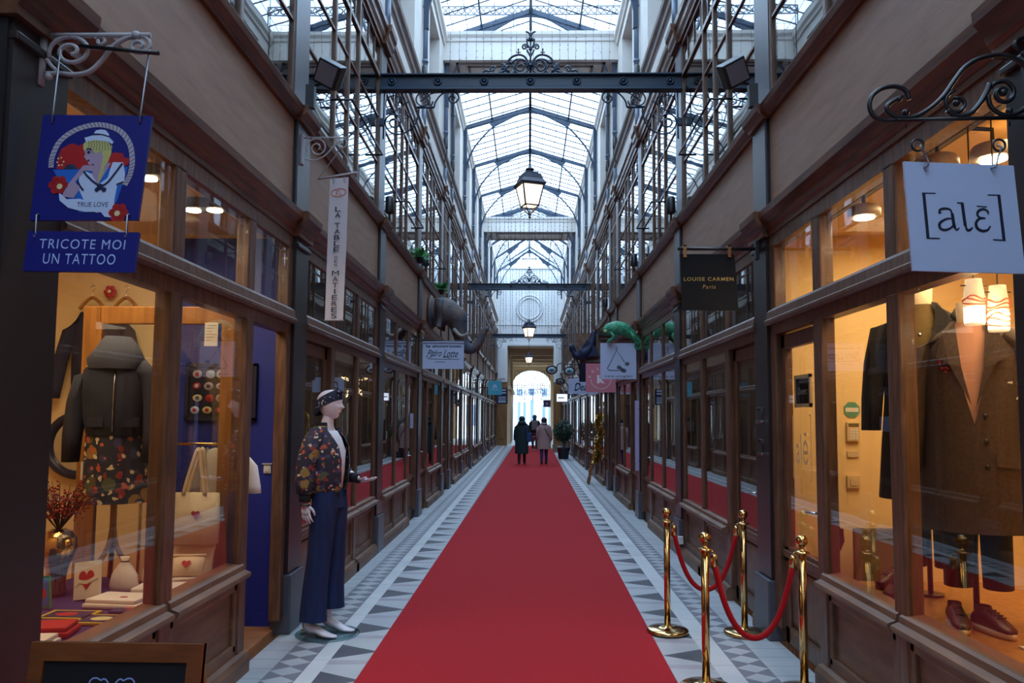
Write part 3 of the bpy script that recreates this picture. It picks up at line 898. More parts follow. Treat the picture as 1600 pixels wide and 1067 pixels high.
A.stroke(q, cu([(840, 345), (868, 738)]), .014, .0012); A.stroke(q, cu([(748, 348), (852, 348)]), .005, .0013); A.stroke(q, cu([(776, 732), (882, 738)]), .006, .0013)
S_([(337, 515), (345, 482), (385, 470), (430, 480), (448, 520)], (.006, .011)); A.stroke(q, cu([(446, 510), (456, 600), (464, 640)]), .014, .0012); S_([(462, 630), (478, 652), (502, 632)], (.004, .009))
S_([(452, 555), (400, 558), (350, 585), (335, 615), (348, 645), (385, 653), (430, 635), (460, 600)], (.006, .013))
A.disc(q, cu([(345, 505)])[0], .012, .0012)
A.stroke(q, cu([(490, 420), (540, 420)]), .006, .0013); A.stroke(q, cu([(532, 418), (545, 560), (552, 620)]), .014, .0012); S_([(551, 610), (565, 650), (590, 650), (612, 628)], (.006, .012))
S_([(745, 515), (742, 490), (710, 472), (670, 485), (655, 515), (672, 542), (722, 549)], (.006, .012)); S_([(722, 549), (670, 555), (642, 590), (650, 635), (690, 658), (735, 650), (760, 615)], (.006, .014))
A.stroke(q, cu([(652, 446), (737, 452)]), .005, .0013)
q.build('sign_lettering', INK, t)
for x0, xh in ((1.452, 1.425), (1.70, 1.72)):
    q = MB(); q.tube([(xh + .022 * math.cos(a * PI / 10), YA - .01, 2.685 + .022 * math.sin(a * PI / 10)) for a in range(20)], .0045, 6, closed=True); q.build('hanging_ring', BLACKM, t)
for P in ([(1.437, YA - .012, 2.685), (1.432, YA - .02, 2.672), (1.452, YA - .016, 2.64), (1.457, YA - .02, 2.612), (1.451, YA - .012, 2.602), (1.447, YA + .014, 2.612)], [(1.712, YA - .012, 2.685), (1.722, YA - .02, 2.672), (1.712, YA - .016, 2.64), (1.70, YA - .02, 2.605), (1.694, YA - .012, 2.60), (1.692, YA + .014, 2.608)]):
    q = MB(); q.tube(smooth_line(P), .0035, 6); q.build('sign_hook', ZINC, t)
t = thing('sign_bracket', 'black wrought iron scroll bracket holding the square white sign', 'bracket', (1.855, YA, 2.75))
q = MB()
def ck(X, Y): return (1.258 + X * .000505, YA, 2.905 - (Y - 430) * .00050 + (X * .00002))
q.tube([ck(180, 680), ck(1240, 700)], .008, 8)
q.tube([ck(*p) for p in p2([(290, 530), (265, 460), (200, 425), (110, 430), (30, 480), (0, 560), (25, 640), (100, 680), (190, 682)])], .009, 8)
q.tube([ck(*p) for p in p2([(235, 505), (180, 530), (130, 570), (130, 610), (180, 650), (260, 665), (340, 655), (440, 600), (540, 510), (620, 400), (700, 300), (800, 240), (930, 215), (1040, 235), (1130, 300), (1170, 370)])], .009, 8)
def sk(c, r0, r1, a0, a1): return [ck(c[0] + x, c[1] - y) for x, y in spiral((0, 0), r0, r1, a0, a1, 30)]
q.tube(sk((635, 570), 95, 35, 100, 470), .008, 8)
q.tube([ck(*p) for p in p2([(560, 620), (640, 670), (730, 650), (800, 580), (850, 500), (880, 430)])], .010, 8)
q.tube(sk((970, 510), 100, 30, 150, -330), .009, 8)
q.tube([ck(*p) for p in p2([(860, 520), (880, 610), (960, 670), (1060, 665), (1150, 600), (1180, 500), (1160, 400)])], .009, 8)
q.tube(sk((1110, 150), 75, 25, 280, 620), .008, 8)
q.ball(ck(262, 625), .013); q.ball(ck(1010, 645), .013); q.ball(ck(630, 570), .014); q.ball(ck(215, 520), .012); q.ball(ck(970, 505), .015)
q.box(1.83, 1.856, YA - .02, YA + .02, 2.5, 3.05)
q.tube([ck(262, 680), ck(262, 740)], .004, 6); q.tube([ck(1010, 690), ck(1010, 760)], .004, 6)
q.build('scroll_work', BLACKM, t)

# ---- black Louise Carmen sign
GOLD = mat('gold_letter', srgb(190, 160, 96), 0.35, 0.6)
BLKS = mat('sign_black', srgb(14, 15, 20), 0.6, spec=.2)
COPPER = mat('copper_strap', srgb(214, 160, 110), 0.25, 1.0)
YL = 6.09
t = thing('hanging_sign', 'square black sign with gold words LOUISE CARMEN Paris on a black rail', 'shop sign', (1.43, YL, 2.5))
A = Panel((1.203, YL, 2.985), (1.636, YL, 2.985), (1.212, YL - .02, 2.53), (1.656, YL - .02, 2.533), .014)
A.board('sign_board', BLKS, t)
q = MB(); A.text(q, 'LOUISE CARMEN', .05, .95, .415, .48, bold=.012, spacing=1.2); q.build('gold_lettering', GOLD, t); q = MB(); A.text(q, 'Paris', .38, .62, .55, .62, shear=.35, spacing=1.3); q.build('gold_lettering', GOLD, t)
for u in (.085, .90):
    p = A.pt(u, 0)
    q = MB(); q.box(p.x - .013, p.x + .013, YL - .018, YL - .008, 2.955, 3.055); q.box(p.x - .013, p.x + .013, YL - .018, YL + .03, 3.045, 3.055)
    q.cyl((p.x, YL - .024, 2.967), (p.x, YL - .016, 2.967), .004); q.build('copper_strap', COPPER, t)
t = thing('sign_rail', 'straight black wall rail carrying the black gold-lettered sign', 'bracket', (1.86, YL, 3.0))
q = MB(); q.tube([(1.185, YL + .012, 3.03), (1.86, YL + .012, 3.03)], .014, 10); q.bbox(1.80, 1.83, YL - .02, YL + .035, 2.94, 3.09, .004)
q.tube([(1.815, YL + .02, 3.05), (1.82, YL + .06, 3.07), (1.85, YL + .1, 3.1)], .008, 8); q.build('rail', BLACKM, t)

# ---- vertical banner
BANW = mat('banner_cloth', srgb(206, 200, 204), 0.8)
ORNG = mat('banner_orange', srgb(206, 96, 60), 0.7)
YB = 6.1
t = thing('hanging_banner', 'narrow white vertical banner reading LA TABLE DES MATIERES on a crossbar', 'banner', (-1.56, YB, 2.43))
A = Panel((-1.627, YB, 3.60), (-1.475, YB, 3.615), (-1.639, YB - .02, 2.44), (-1.489, YB - .02, 2.44), .004)
P = []
for i in range(13):
    v = i / 12
    P.append([A.pt(u / 4, v, .006 * math.sin(v * 5 + u * .6)) for u in range(5)])
q = MB(); q.grid(P); o = q.build('banner_cloth', BANW, t)
q = MB()
zz = .205
for ch, h in (('L', .034), ('A', .034), (' ', .022), ('T', .034), ('A', .034), ('B', .034), ('L', .034), ('E', .034), (' ', .012), ('D', .019), ('E', .019), ('S', .019), (' ', .012), ('M', .034), ('A', .034), ('T', .034), ('I', .034), ('E', .034), ('R', .034), ('E', .034), ('S', .034)):
    if ch != ' ':
        hw = (.15 if ch != 'I' else .035) * (h / .034) * (1.25 if ch == 'M' else 1)
        A.text(q, ch, .5 - hw, .5 + hw, zz, zz + h, .0085)
    zz += h + .0085
q.build('banner_lettering', INK, t)
q = MB(); A.stroke(q, [(.5 + .40 * math.cos(a * PI / 18), .105 + .028 * math.sin(a * PI / 18)) for a in range(37)], .02, .0085, 7.6)
A.text(q, 'AT', .34, .50, .087, .124, .0085, bold=.02); A.text(q, 'L', .56, .64, .087, .124, .0085, bold=.02); q.build('banner_emblem', ORNG, t)
q = MB(); q.tube([(-1.73, YB, 3.60), (-1.41, YB, 3.655)], .009, 8)
q.tube([(-1.725, YB, 3.605), (-1.545, YB + .01, 3.86), (-1.42, YB, 3.65)], .004, 6)
q.build('crossbar', IRONW, t)
for u in (.2, .8):
    p = A.pt(u, 0, 0); q = MB(); q.tube([(p.x + .008 * math.cos(a * .63), YB - .008, p.z - .02 + .022 * math.sin(a * .63)) for a in range(10)], .003, 5, closed=True); q.build('grommet', IRONW, t)
q = MB(); q.tube([A.pt(-.02, 1.0, 0), A.pt(1.02, 1.0, 0)], .006, 6); q.build('bottom_bar', IRONW, t)
t = thing('sign_bracket', 'grey iron scroll bracket on the upper wall holding the vertical banner', 'bracket', (-1.86, YB, 3.8))
q = MB()
q.box(-1.865, -1.85, YB - .03, YB + .03, 3.72, 3.97); q.tube([(-1.86, YB, 3.945), (-1.50, YB, 3.945)], .007, 8)
f3 = lambda P: [(x, YB, z) for x, z in P]
q.tube(f3(spiral((-1.74, 3.86), .09, .015, 200, -420)), .006, 8); q.tube(f3(p2([(-1.84, 3.77), (-1.76, 3.755), (-1.67, 3.80), (-1.60, 3.88), (-1.55, 3.92)])), .006, 8)
q.tube(f3(spiral((-1.54, 3.895), .05, .012, 100, -350)), .005, 8); q.ball((-1.545, YB, 3.86), .02)
q.build('scroll_work', IRONW, t)

# ---- far signs
def flagsign(name, label, x0, x1, z0, z1, y, m_, side, rodz=None):
    t = thing(name, label, 'shop sign', ((x0 + x1) / 2, y, z0))
    A = frontal(x0, x1, z0, z1, y, thick=.015); A.board('sign_board', m_, t)
    q = MB(); rz = (rodz or z1 + .035); xw = side * 1.86
    q.tube([(xw, y + .008, rz), (min(x0, x1) if side > 0 else max(x0, x1), y + .008, rz)], .009, 8)
    for x in (x0 + .05, x1 - .05): q.tube([(x, y + .008, z1 - .005), (x, y + .008, rz)], .005, 6)
    q.build('sign_rod', BLACKM, t)
    return t, A
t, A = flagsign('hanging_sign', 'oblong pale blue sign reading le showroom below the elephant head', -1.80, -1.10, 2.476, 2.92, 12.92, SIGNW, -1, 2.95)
q = MB(); A.text(q, 'le showroom', .085, .93, .085, .185, bold=.03)
A.text(q, 'Pedro', .11, .46, .27, .53, shear=.5, bold=.004); A.text(q, 'Lotte', .50, .86, .27, .56, shear=.5, bold=.004)
A.stroke(q, p2([(.09, .5), (.12, .58), (.22, .54), (.28, .38), (.2, .3)]), .006, .0013, .63); A.stroke(q, p2([(.5, .56), (.6, .56), (.7, .62), (.84, .64), (.9, .6)]), .006, .0013, .63)
A.stroke(q, [(.13, .625), (.68, .635)], .007, .0013, .63); A.stroke(q, [(.3, .735), (.55, .74)], .006, .0013, .63)
q.build('sign_lettering', INK, t)
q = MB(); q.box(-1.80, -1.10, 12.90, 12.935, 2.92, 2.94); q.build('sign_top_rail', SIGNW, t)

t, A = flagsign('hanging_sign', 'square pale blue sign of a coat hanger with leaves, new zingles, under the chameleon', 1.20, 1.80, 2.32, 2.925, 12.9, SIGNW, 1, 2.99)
q = MB(); c2 = lambda pts: [((X - 942) / 600, (Y + 0) / 552) for X, Y in pts]
A.stroke(q, c2([(1345, 290), (1215, 110), (1090, 340)]) + c2([(1060, 390), (1075, 415), (1130, 422), (1250, 422)]), .010, .0013)
A.stroke(q, [(1.0 * (1212 - 942) / 600 + .02 * math.cos(a * PI / 8), 80 / 552 + .05 * math.sin(a * PI / 8)) for a in range(17)], .006, .0013)
random.seed(3)
for cx_, cy_ in c2([(1390, 320), (1300, 410), (1255, 375), (1340, 425)]):
    for k in range(9):
        a = k * .7; r = .055
        A.poly(q, [(cx_, cy_), (cx_ + r * math.cos(a - .25), cy_ + r * .8 * math.sin(a - .25)), (cx_ + r * 1.5 * math.cos(a), cy_ + 1.3 * r * math.sin(a)), (cx_ + r * math.cos(a + .25), cy_ + r * .8 * math.sin(a + .25))], .0013 + k * .0001)
A.text(q, 'new.zingles', .12, .90, .885, .97, shear=.2, spacing=1.1)
q.build('sign_print', INK, t)

PINK = mat('sign_pink', srgb(205, 122, 138), 0.5)
t, A = flagsign('hanging_sign', 'square pink sign with a white letter K in a ring behind the hanger sign', 1.205, 1.845, 2.203, 2.815, 16.28, PINK, 1, 2.86)
q = MB(); c2 = lambda pts: [((X - 705) / 480, (Y - 300) / 475) for X, Y in pts]
A.poly(q, c2([(885, 490), (925, 490), (925, 625), (885, 625)]), .0012)
A.poly(q, c2([(925, 560), (945, 555), (985, 605), (1015, 625), (960, 625), (925, 590)]), .0013); A.poly(q, c2([(925, 560), (965, 490), (1000, 490), (945, 575)]), .0014)
cc = c2([(945, 560)])[0]
A.stroke(q, [(cc[0] + .33 * math.cos(a), cc[1] + .33 * math.sin(a)) for a in [.0 + k * PI / 30 for k in range(0, 31)]], .008, .0013)
for k, ch in enumerate('KALANI'):
    a = PI + .25 + k * .52
    r = .34; u, v = cc[0] + r * math.cos(a), cc[1] + r * math.sin(a); th = a + PI / 2
    vs, fs = text_pts(ch, bold=.01)
    xs = [p[0] for p in vs]; mx_ = (min(xs) + max(xs)) / 2
    q.add([A.pt(u + ((x - mx_) * math.cos(th) + z_ * math.sin(th)) * .13, v + ((x - mx_) * math.sin(th) - z_ * math.cos(th)) * .13, .0015) for x, z_ in vs], fs)
q.build('sign_print', mat('print_white', srgb(232, 226, 232), .5), t)

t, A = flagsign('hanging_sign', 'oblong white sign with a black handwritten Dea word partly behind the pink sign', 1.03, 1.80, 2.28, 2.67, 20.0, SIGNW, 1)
q = MB(); A.text(q, 'Dea', .20, .62, .28, .78, shear=.35, bold=.012); A.text(q, 'r', .66, .74, .42, .78, shear=.35, bold=.012); A.stroke(q, p2([(.20, .75), (.27, .78), (.36, .6), (.4, .35), (.3, .28), (.22, .45)]), .01, .0013, .5); q.build('sign_lettering', INK, t)
DKB = mat('sign_dark_blue', srgb(22, 34, 66), 0.6)
flagsign('hanging_flag', 'plain dark blue flag hung high behind the pink sign', 1.18, 1.80, 2.50, 2.946, 18.0, DKB, 1)
LIT = mat('lit_white_panel', srgb(230, 238, 255), 0.4, emit=(.8, .88, 1, 1), estr=1.3)
t, A = flagsign('hanging_sign', 'small glowing white panel sign in a thin blue frame near the ochre column', .93, 1.315, 2.185, 2.463, 26.0, LIT, 1, 2.40)
q = MB()
for x0, x1, z0, z1 in ((.93, 1.315, 2.185, 2.2), (.93, 1.315, 2.45, 2.463), (.93, .945, 2.185, 2.463), (1.30, 1.315, 2.185, 2.463)): q.box(x0, x1, 25.97, 26.0, z0, z1)
q.build('sign_frame', mat('frame_blue', srgb(60, 80, 180), .4), t)
q = MB(); A.stroke(q, [(.15, .5), (.7, .5)], .05, .002, .7); q.build('sign_print', mat('print_grey', srgb(160, 172, 196), .5), t)
TURQ = mat('sign_turquoise', srgb(78, 176, 200), 0.5)
t, A = flagsign('hanging_sign', 'turquoise square sign with a small white emblem across the carpet from the eyes sign', -1.27, -.843, 2.352, 2.79, 24.0, TURQ, -1)
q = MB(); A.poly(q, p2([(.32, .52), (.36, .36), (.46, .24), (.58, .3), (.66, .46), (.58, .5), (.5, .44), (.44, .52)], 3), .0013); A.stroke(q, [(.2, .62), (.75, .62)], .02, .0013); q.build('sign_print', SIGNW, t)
t, A = flagsign('hanging_sign', 'dark narrow upright sign with pale lines behind the turquoise sign', -1.17, -.771, 2.14, 2.697, 28.0, DKB, -1)
q = MB()
for v in (.1, .28, .56, .68, .8, .88): A.stroke(q, [(.15, v), (.85, v)], .06 if v < .3 else .04, .0013, 1.4)
q.build('sign_print', SIGNW, t)
PURP = mat('sign_purple', srgb(66, 52, 130), 0.6)
t, A = flagsign('hanging_flag', 'small purple flag with a pale mark hanging in the far archway', 1.084, 1.607, 2.40, 2.917, 56.8, PURP, 1)
q = MB(); A.poly(q, [(.3, .6), (.45, .3), (.7, .55), (.55, .7)], .003); q.build('flag_print', PR['rope'], t)
# optician's eyes
t = thing('eyeglasses_sign', 'pair of giant spectacles with turquoise eyes and a hanging third eye', 'shop sign', (1.2, 24.7, 2.7))
EYW = mat('eye_white', srgb(206, 214, 222), .4); EYT = mat('eye_turquoise', srgb(70, 140, 158), .3); EYB = mat('eye_grey', srgb(120, 110, 116), .5)
for x, z in ((.735, 3.19), (1.30, 3.16)):
    q = MB(); q.tube([(x + .165 * math.cos(a * PI / 16), 24.7, z + .125 * math.sin(a * PI / 16)) for a in range(32)], .024, 8, closed=True); q.build('spectacle_rim', BLACKM, t)
    q = MB(); q.lathe([(.155, -.01), (.12, .02), (1e-5, .03)], (x, 24.71, z), 24, Matrix.Rotation(PI / 2, 3, 'X'), 1, .75); e = q.build('eye', EYW, t)
    q = MB(); q.lathe([(.075, .0), (.05, .03), (1e-5, .035)], (x, 24.70, z), 20, Matrix.Rotation(PI / 2, 3, 'X'), 1.25, .9); q.build('iris', EYT, e)
    q = MB(); q.ball((x, 24.66, z), .022); q.build('pupil', BLACKM, e)
q = MB(); q.tube([(1.01 + .13 * math.cos(a * PI / 16), 24.7, 2.82 + .095 * math.sin(a * PI / 16)) for a in range(32)], .022, 8, closed=True); q.build('third_rim', BLACKM, t)
q = MB(); q.lathe([(.12, -.01), (.09, .02), (1e-5, .03)], (1.01, 24.71, 2.82), 24, Matrix.Rotation(PI / 2, 3, 'X'), 1, .75); e = q.build('third_eye', EYB, t); q = MB(); q.ball((1.01, 24.66, 2.82), .03); q.build('pupil', BLACKM, e)
q = MB(); q.tube(smooth_line([(.89, 24.7, 3.22), (.93, 24.7, 3.36), (1.05, 24.7, 3.40), (1.3, 24.7, 3.38), (1.86, 24.7, 3.36)]), .016, 8); q.tube([(1.45, 24.7, 3.12), (1.6, 24.7, 3.3), (1.86, 24.7, 3.3)], .012, 8); q.tube([(1.3, 24.7, 3.03), (1.05, 24.7, 2.93)], .01, 6); q.tube([(1.46, 24.7, 3.05), (1.86, 24.7, 3.03)], .012, 6); q.build('wall_arm', BLACKM, t)
# ================================================================ iron beams with scroll crests
def iron_beam(y, label, crest=True):
    t = thing('iron_beam', label, 'beam', (0, y, 5.78), 'iron beams across the passage')
    zb, zt = 5.78, 5.99
    q = MB()
    q.box(-1.9, 1.9, y - .01, y + .02, zb + .02, zt - .01); q.bbox(-1.9, 1.9, y - .06, y + .07, zt - .02, zt, .004); q.bbox(-1.9, 1.9, y - .06, y + .07, zb, zb + .03, .004)
    q.prism([(y - .06, zb + .03), (y - .045, zb + .045), (y - .01, zb + .05), (y - .01, zb + .03)], -1.9, 1.9, lambda a, z, d: (d, a, z))
    q.build('girder', IRON, t)
    for k in range(-3, 4):
        x = k * .585
        q = MB(); q.tube([(x + .042 * math.cos(a * PI / 8), y - .022, 5.90 + .042 * math.sin(a * PI / 8)) for a in range(16)], .012, 6, closed=True)
        q.ball((x, y - .02, 5.90), .026); q.build('rosette', IRON, t)
    if crest:
        q = MB()
        k_ = .00098
        def w(s, X, Y): return (s * (X - 858) * k_, y, zt + (915 - Y) * k_ * 1.1)
        q.tube([(0, y, zt), (0, y, zt + .44)], .012, 8)
        q.lathe([(.02, 0), (.04, .012), (.02, .03), (.012, .05)], (0, y, zt + .10), 12)
        q.lathe([(.01, 0), (.028, .02), (.01, .04)], (0, y, zt + .31), 12); q.lathe([(.01, 0), (.024, .015), (.03, .05), (1e-5, .07)], (0, y, zt + .43), 12)
        for s in (-1, 1):
            L_ = lambda P, r=.0095: q.tube([w(s, *p) for p in p2(P)], r * 1.35, 6)
            SP = lambda c, r0, r1, a0, a1, r=.0095: q.tube([w(s, c[0] + x, c[1] - z) for x, z in spiral((0, 0), r0, r1, a0, a1, 26)], r * 1.35, 6)
            L_([(872, 800), (885, 850), (930, 892), (990, 900), (1050, 870), (1085, 800)])
            SP((985, 815), 95, 18, 200, -330)
            L_([(880, 790), (905, 735), (945, 690), (1010, 672), (1090, 695), (1140, 740), (1150, 790)], .011)
            L_([(925, 790), (935, 745), (985, 728), (1050, 735), (1105, 770)])
            SP((935, 580), 40, 8, 190, -300, .008)
            L_([(865, 690), (885, 650), (905, 610)], .008); L_([(862, 480), (885, 500), (905, 480), (900, 540), (875, 590)], .008)
            L_([(860, 455), (880, 410), (920, 390)], .009)
            q.tube([w(s, 1015, 680), w(s, 1015, 610)], .008, 6); q.tube([w(s, 985, 643), w(s, 1045, 643)], .007, 6); q.ball(w(s, 1015, 608), .012)
            SP((1345, 850), 42, 8, 160, -260, .009)
            L_([(1130, 890), (1160, 840), (1205, 800), (1230, 850), (1260, 890), (1320, 895), (1400, 905), (1465, 895), (1440, 862), (1380, 875)], .010)
            L_([(1180, 800), (1215, 780), (1225, 800)], .009); L_([(1140, 800), (1200, 870), (1260, 880)], .012)
            q.ball(w(s, 1110, 775), .022); q.ball(w(s, 1200, 840), .022); q.ball(w(s, 1240, 890), .02); q.ball(w(s, 1150, 870), .024)
            L_([(640, 850), (655, 880), (690, 895)][0:0] or [(1060, 870), (1100, 905), (1150, 905)], .012)
        q.build('scroll_crest', IRON, t)
    for s in (-1, 1):
        q = MB(); k_ = .00081
        def w(X, Y): return (s * (1.87 - (X - 100) * k_), y, zb - (Y - 205) * k_)
        L_ = lambda P, r=.009: q.tube([w(*p) for p in p2(P)], r, 6)
        SP = lambda c, r0, r1, a0, a1, r=.009: q.tube([w(c[0] + x, c[1] - z) for x, z in spiral((0, 0), r0, r1, a0, a1, 30)], r, 6)
        q.tube([w(128, 205), w(122, 970)], .010, 6)
        q.box(*sorted((s * 1.90, s * 1.845)), y - .03, y + .03, zb - .45, zb - .36)
        L_([(160, 640), (150, 740), (230, 860), (360, 895), (500, 850), (610, 740), (660, 600), (672, 470)], .011)
        SP((285, 700), 140, 20, 170, -400, .011)
        SP((275, 400), 125, 120, 40, 330, .008); SP((500, 600), 60, 12, 60, 420, .008); L_([(560, 560), (600, 600), (600, 700)], .007)
        L_([(350, 430), (360, 330), (350, 240)], .008); L_([(355, 400), (300, 330), (320, 250)], .006); L_([(358, 400), (410, 330), (390, 250)], .006); L_([(420, 450), (450, 400), (490, 410)], .006); L_([(300, 470), (280, 430), (310, 420)], .006)
        SP((480, 300), 90, 85, 20, 300, .007)
        q.tube([w(640, 466), w(915, 466)], .016, 6)
        SP((735, 335), 110, 106, 0, 350, .009); SP((735, 290), 45, 8, 100, -250, .007); SP((795, 375), 50, 8, -60, 320, .007); L_([(690, 370), (760, 330), (860, 250), (980, 225), (1050, 215)], .008); L_([(860, 440), (885, 400), (890, 370)], .010)
        L_([(912, 460), (930, 380), (1000, 280), (1090, 222), (1200, 212)], .011); SP((1200, 320), 105, 14, 85, -400, .011)
        q.build('scroll_bracket', IRON, t)
    return t
iron_beam(9.42, 'nearest iron beam with rosettes and tall scroll crest across the passage')
iron_beam(24.70, 'second iron beam with scroll crest seen below the first stone bridge')
iron_beam(39.95, 'farthest plain iron beam crossing in front of the round wall moulding', False)

# ================================================================ lanterns
LGLASS = mat('frosted_lantern_glass', srgb(255, 240, 214), .6, trans=0.0, emit=(1, .86, .64, 1), estr=1.5)
BULB = emis('lamp_glow', (1.0, 0.80, 0.55, 1), 14)
LANP = mat('lantern_paint', srgb(58, 62, 80), 0.4, spec=.6)
def lantern(loc, label, rot=.35, ztop=10.45, glow=16):
    x0, y0, z0 = loc                    # bottom of the finial
    t = thing('lantern', label, 'lantern', loc, 'glass lanterns on rods')
    Rz = Matrix.Rotation(rot, 3, 'Z')
    def ring(w_, z): return [Vector((x0, y0, z0 + z)) + Rz @ Vector((sx * w_ / 2, sy * w_ / 2, 0)) for sx, sy in ((-1, -1), (1, -1), (1, 1), (-1, 1))]
    def frustum(q, w0, za, w1, zb, cap=True):
        a, b = ring(w0, za), ring(w1, zb)
        q.add(a + b, [(0, 1, 5, 4), (1, 2, 6, 5), (2, 3, 7, 6), (3, 0, 4, 7)] + ([(0, 3, 2, 1), (4, 5, 6, 7)] if cap else []))
    q = MB(); frustum(q, .36, .475, .375, .50); frustum(q, .375, .50, .30, .56); frustum(q, .30, .56, .25, .64); frustum(q, .20, .64, .19, .67); frustum(q, .13, .67, .10, .69); q.build('lantern_roof', LANP, t)
    q = MB(); q.lathe([(.02, .69), (.02, .705), (.062, .715), (.062, .73), (.03, .745), (.02, .77), (.012, .80), (.012, .83)], (x0, y0, z0), 16); q.build('cap', LANP, t)
    q = MB(); q.tube([(x0, y0, z0 + .82), (x0, y0, ztop)], .008, 6); q.build('hanging_rod', BLACKM, t)
    q = MB()
    a, b = ring(.20, .18), ring(.315, .48)
    for i in range(4): q.tube([a[i], b[i]], .011, 6)
    for w_, z in ((.20, .18), (.315, .475)):
        r = ring(w_, z)
        for i in range(4): q.tube([r[i], r[(i + 1) % 4]], .012, 6)
    q.build('lantern_frame', LANP, t)
    q = MB()
    for i in range(4): q.add([a[i], a[(i + 1) % 4], b[(i + 1) % 4], b[i]], [(0, 1, 2, 3)])
    q.build('lantern_glass', LGLASS, t)
    q = MB()
    for p in a: q.tube(smooth_line([p, p.lerp(Vector((x0, y0, z0 + .1)), .35) + Vector((0, 0, -.02)), Vector((x0, y0, z0 + .05)), Vector((x0, y0, z0 + .04))]), .009, 6)
    q.ball((x0, y0, z0 + .02), .02); q.ball((x0, y0, z0 + .055), .014); q.build('finial', LANP, t)
    q = MB(); q.lathe([(.02, 0), (.055, .04), (.065, .10), (.05, .19), (.02, .235), (1e-4, .24)], (x0, y0, z0 + .20), 16); q.build('lamp_bulb', BULB, t)
    point('lantern_light', (x0, y0, z0 + .34), glow, (1, .78, .5), .06)
    return t
lantern((0.0, 10.9, 4.53), 'nearest glass lantern hanging on a rod below the glass roof')
lantern((0.0, 26.1, 4.22), 'second lantern in front of the round moulding of the end wall', .5)
lantern((0.0, 41.4, 4.40), 'third small lantern framed by the entrance of the far archway', .4)

# ================================================================ curtains of string lights
WIRE = mat('dark_cable', srgb(64, 66, 84), 0.6)
def light_curtain(y, x0, x1, z0, z1, n, label, r=.004, drop=.25):
    t = thing('light_curtain', label, 'string lights', ((x0 + x1) / 2, y, z1), 'curtains of unlit string lights')
    q = MB(); q.tube([(x0, y, z1), (x1, y, z1)], r * 1.3, 4); q.build('top_cable', WIRE, t)
    rnd = random.Random(int(y * 10))
    for k in range(n):
        x = x0 + (x1 - x0) * (k + .5 + rnd.uniform(-.2, .2)) / n
        zb = z0 + rnd.uniform(0, drop)
        q = MB(); q.tube([(x, y, z1), (x + rnd.uniform(-.02, .02), y, zb)], r, 4)
        for j in range(int((z1 - zb) / .16)):
            z = z1 - .12 - j * .16 + rnd.uniform(-.04, .04)
            q.ball((x + rnd.choice((-1, 1)) * r * 2, y, max(zb, z)), r * 2.2, n=6, sz=2)
        q.build('light_strand', WIRE, t)
light_curtain(15.9, -1.8, 1.8, 9.0, 10.07, 20, 'fringe of unlit string lights on the nearest white stone bridge', .0035)
light_curtain(31.2, -1.8, 1.8, 8.2, 9.95, 22, 'fringe of unlit string lights on the second stone bridge', .006, .9)
light_curtain(44.4, -1.75, 1.75, 5.9, 10.3, 20, 'long curtain of string lights before the round wall moulding', .007, 1.2)
light_curtain(57.4, -1.1, 1.6, 2.9, 5.1, 16, 'curtain of string lights in the far archway', .012, .8)
t = thing('lettered_grille', 'iron grille of the far archway with reversed words PASSAGE DU GRAND CERF', 'grille', (.25, 57.7, 2.6))
q = MB()
for z in (3.0, 3.35, 3.62, 4.0): q.box(-1.15, 1.6, 57.68, 57.71, z - .012, z + .012)
for k in range(14): q.box(-1.1 + k * .2 - .008, -1.1 + k * .2 + .008, 57.68, 57.71, 2.7, 4.9)
q.build('grille_bars', BLACKM, t)
q = MB(); text_into(q, 'PASSAGE', -.1, 1.0, 3.66, 3.80, lambda u, z: (u, 57.66, z), mirror=True, bold=.03); text_into(q, 'DU GRAND CERF', -.55, 1.3, 3.38, 3.54, lambda u, z: (u, 57.66, z), mirror=True, bold=.03)
q.build('grille_letters', BLACKM, t)

# ================================================================ brass barrier posts and red ropes
BRASS = mat('polished_brass', srgb(206, 168, 112), 0.14, 1.0)
ROPE = mat('red_velvet_rope', srgb(170, 14, 24), 0.8, sheen=.1, spec=.2)
def post(loc, label):
    t = thing('barrier_post', label, 'barrier post', loc, 'brass barrier posts')
    x, y, z = loc
    q = MB(); q.lathe([(.158, 0), (.162, .006), (.162, .018), (.15, .026), (.08, .034), (.036, .04), (.03, .05)], loc, 40); q.build('base', BRASS, t)
    q = MB(); q.lathe([(.0245, .04), (.0245, .845)], loc, 24); q.build('tube', BRASS, t)
    q = MB(); q.lathe([(.026, .84), (.047, .846), (.047, .853), (.026, .858), (.018, .868), (.014, .875), (.022, .885), (.015, .892), (.020, .897)], loc, 28); q.build('collar', BRASS, t)
    q = MB(); q.ball((x, y, .932), .0365, n=28); q.build('ball_top', BRASS, t)
    return t
P1_ = (1.095, 6.17, .0112); P2_ = (1.695, 6.17, .002); P3_ = (1.105, 4.90, .0112); P4_ = (1.70, 4.88, .002)
p_ = post(P1_, 'brass barrier post at the carpet edge behind the other')
for loc_, lb in ((P2_, 'brass barrier post at the end of the farther rope beside the steel plinth'), (P3_, 'brass barrier post at the carpet edge with its base cut by the picture'), (P4_, 'brass barrier post before the shop door at the end of the nearer rope')):
    dup(p_, loc_, None, lb)
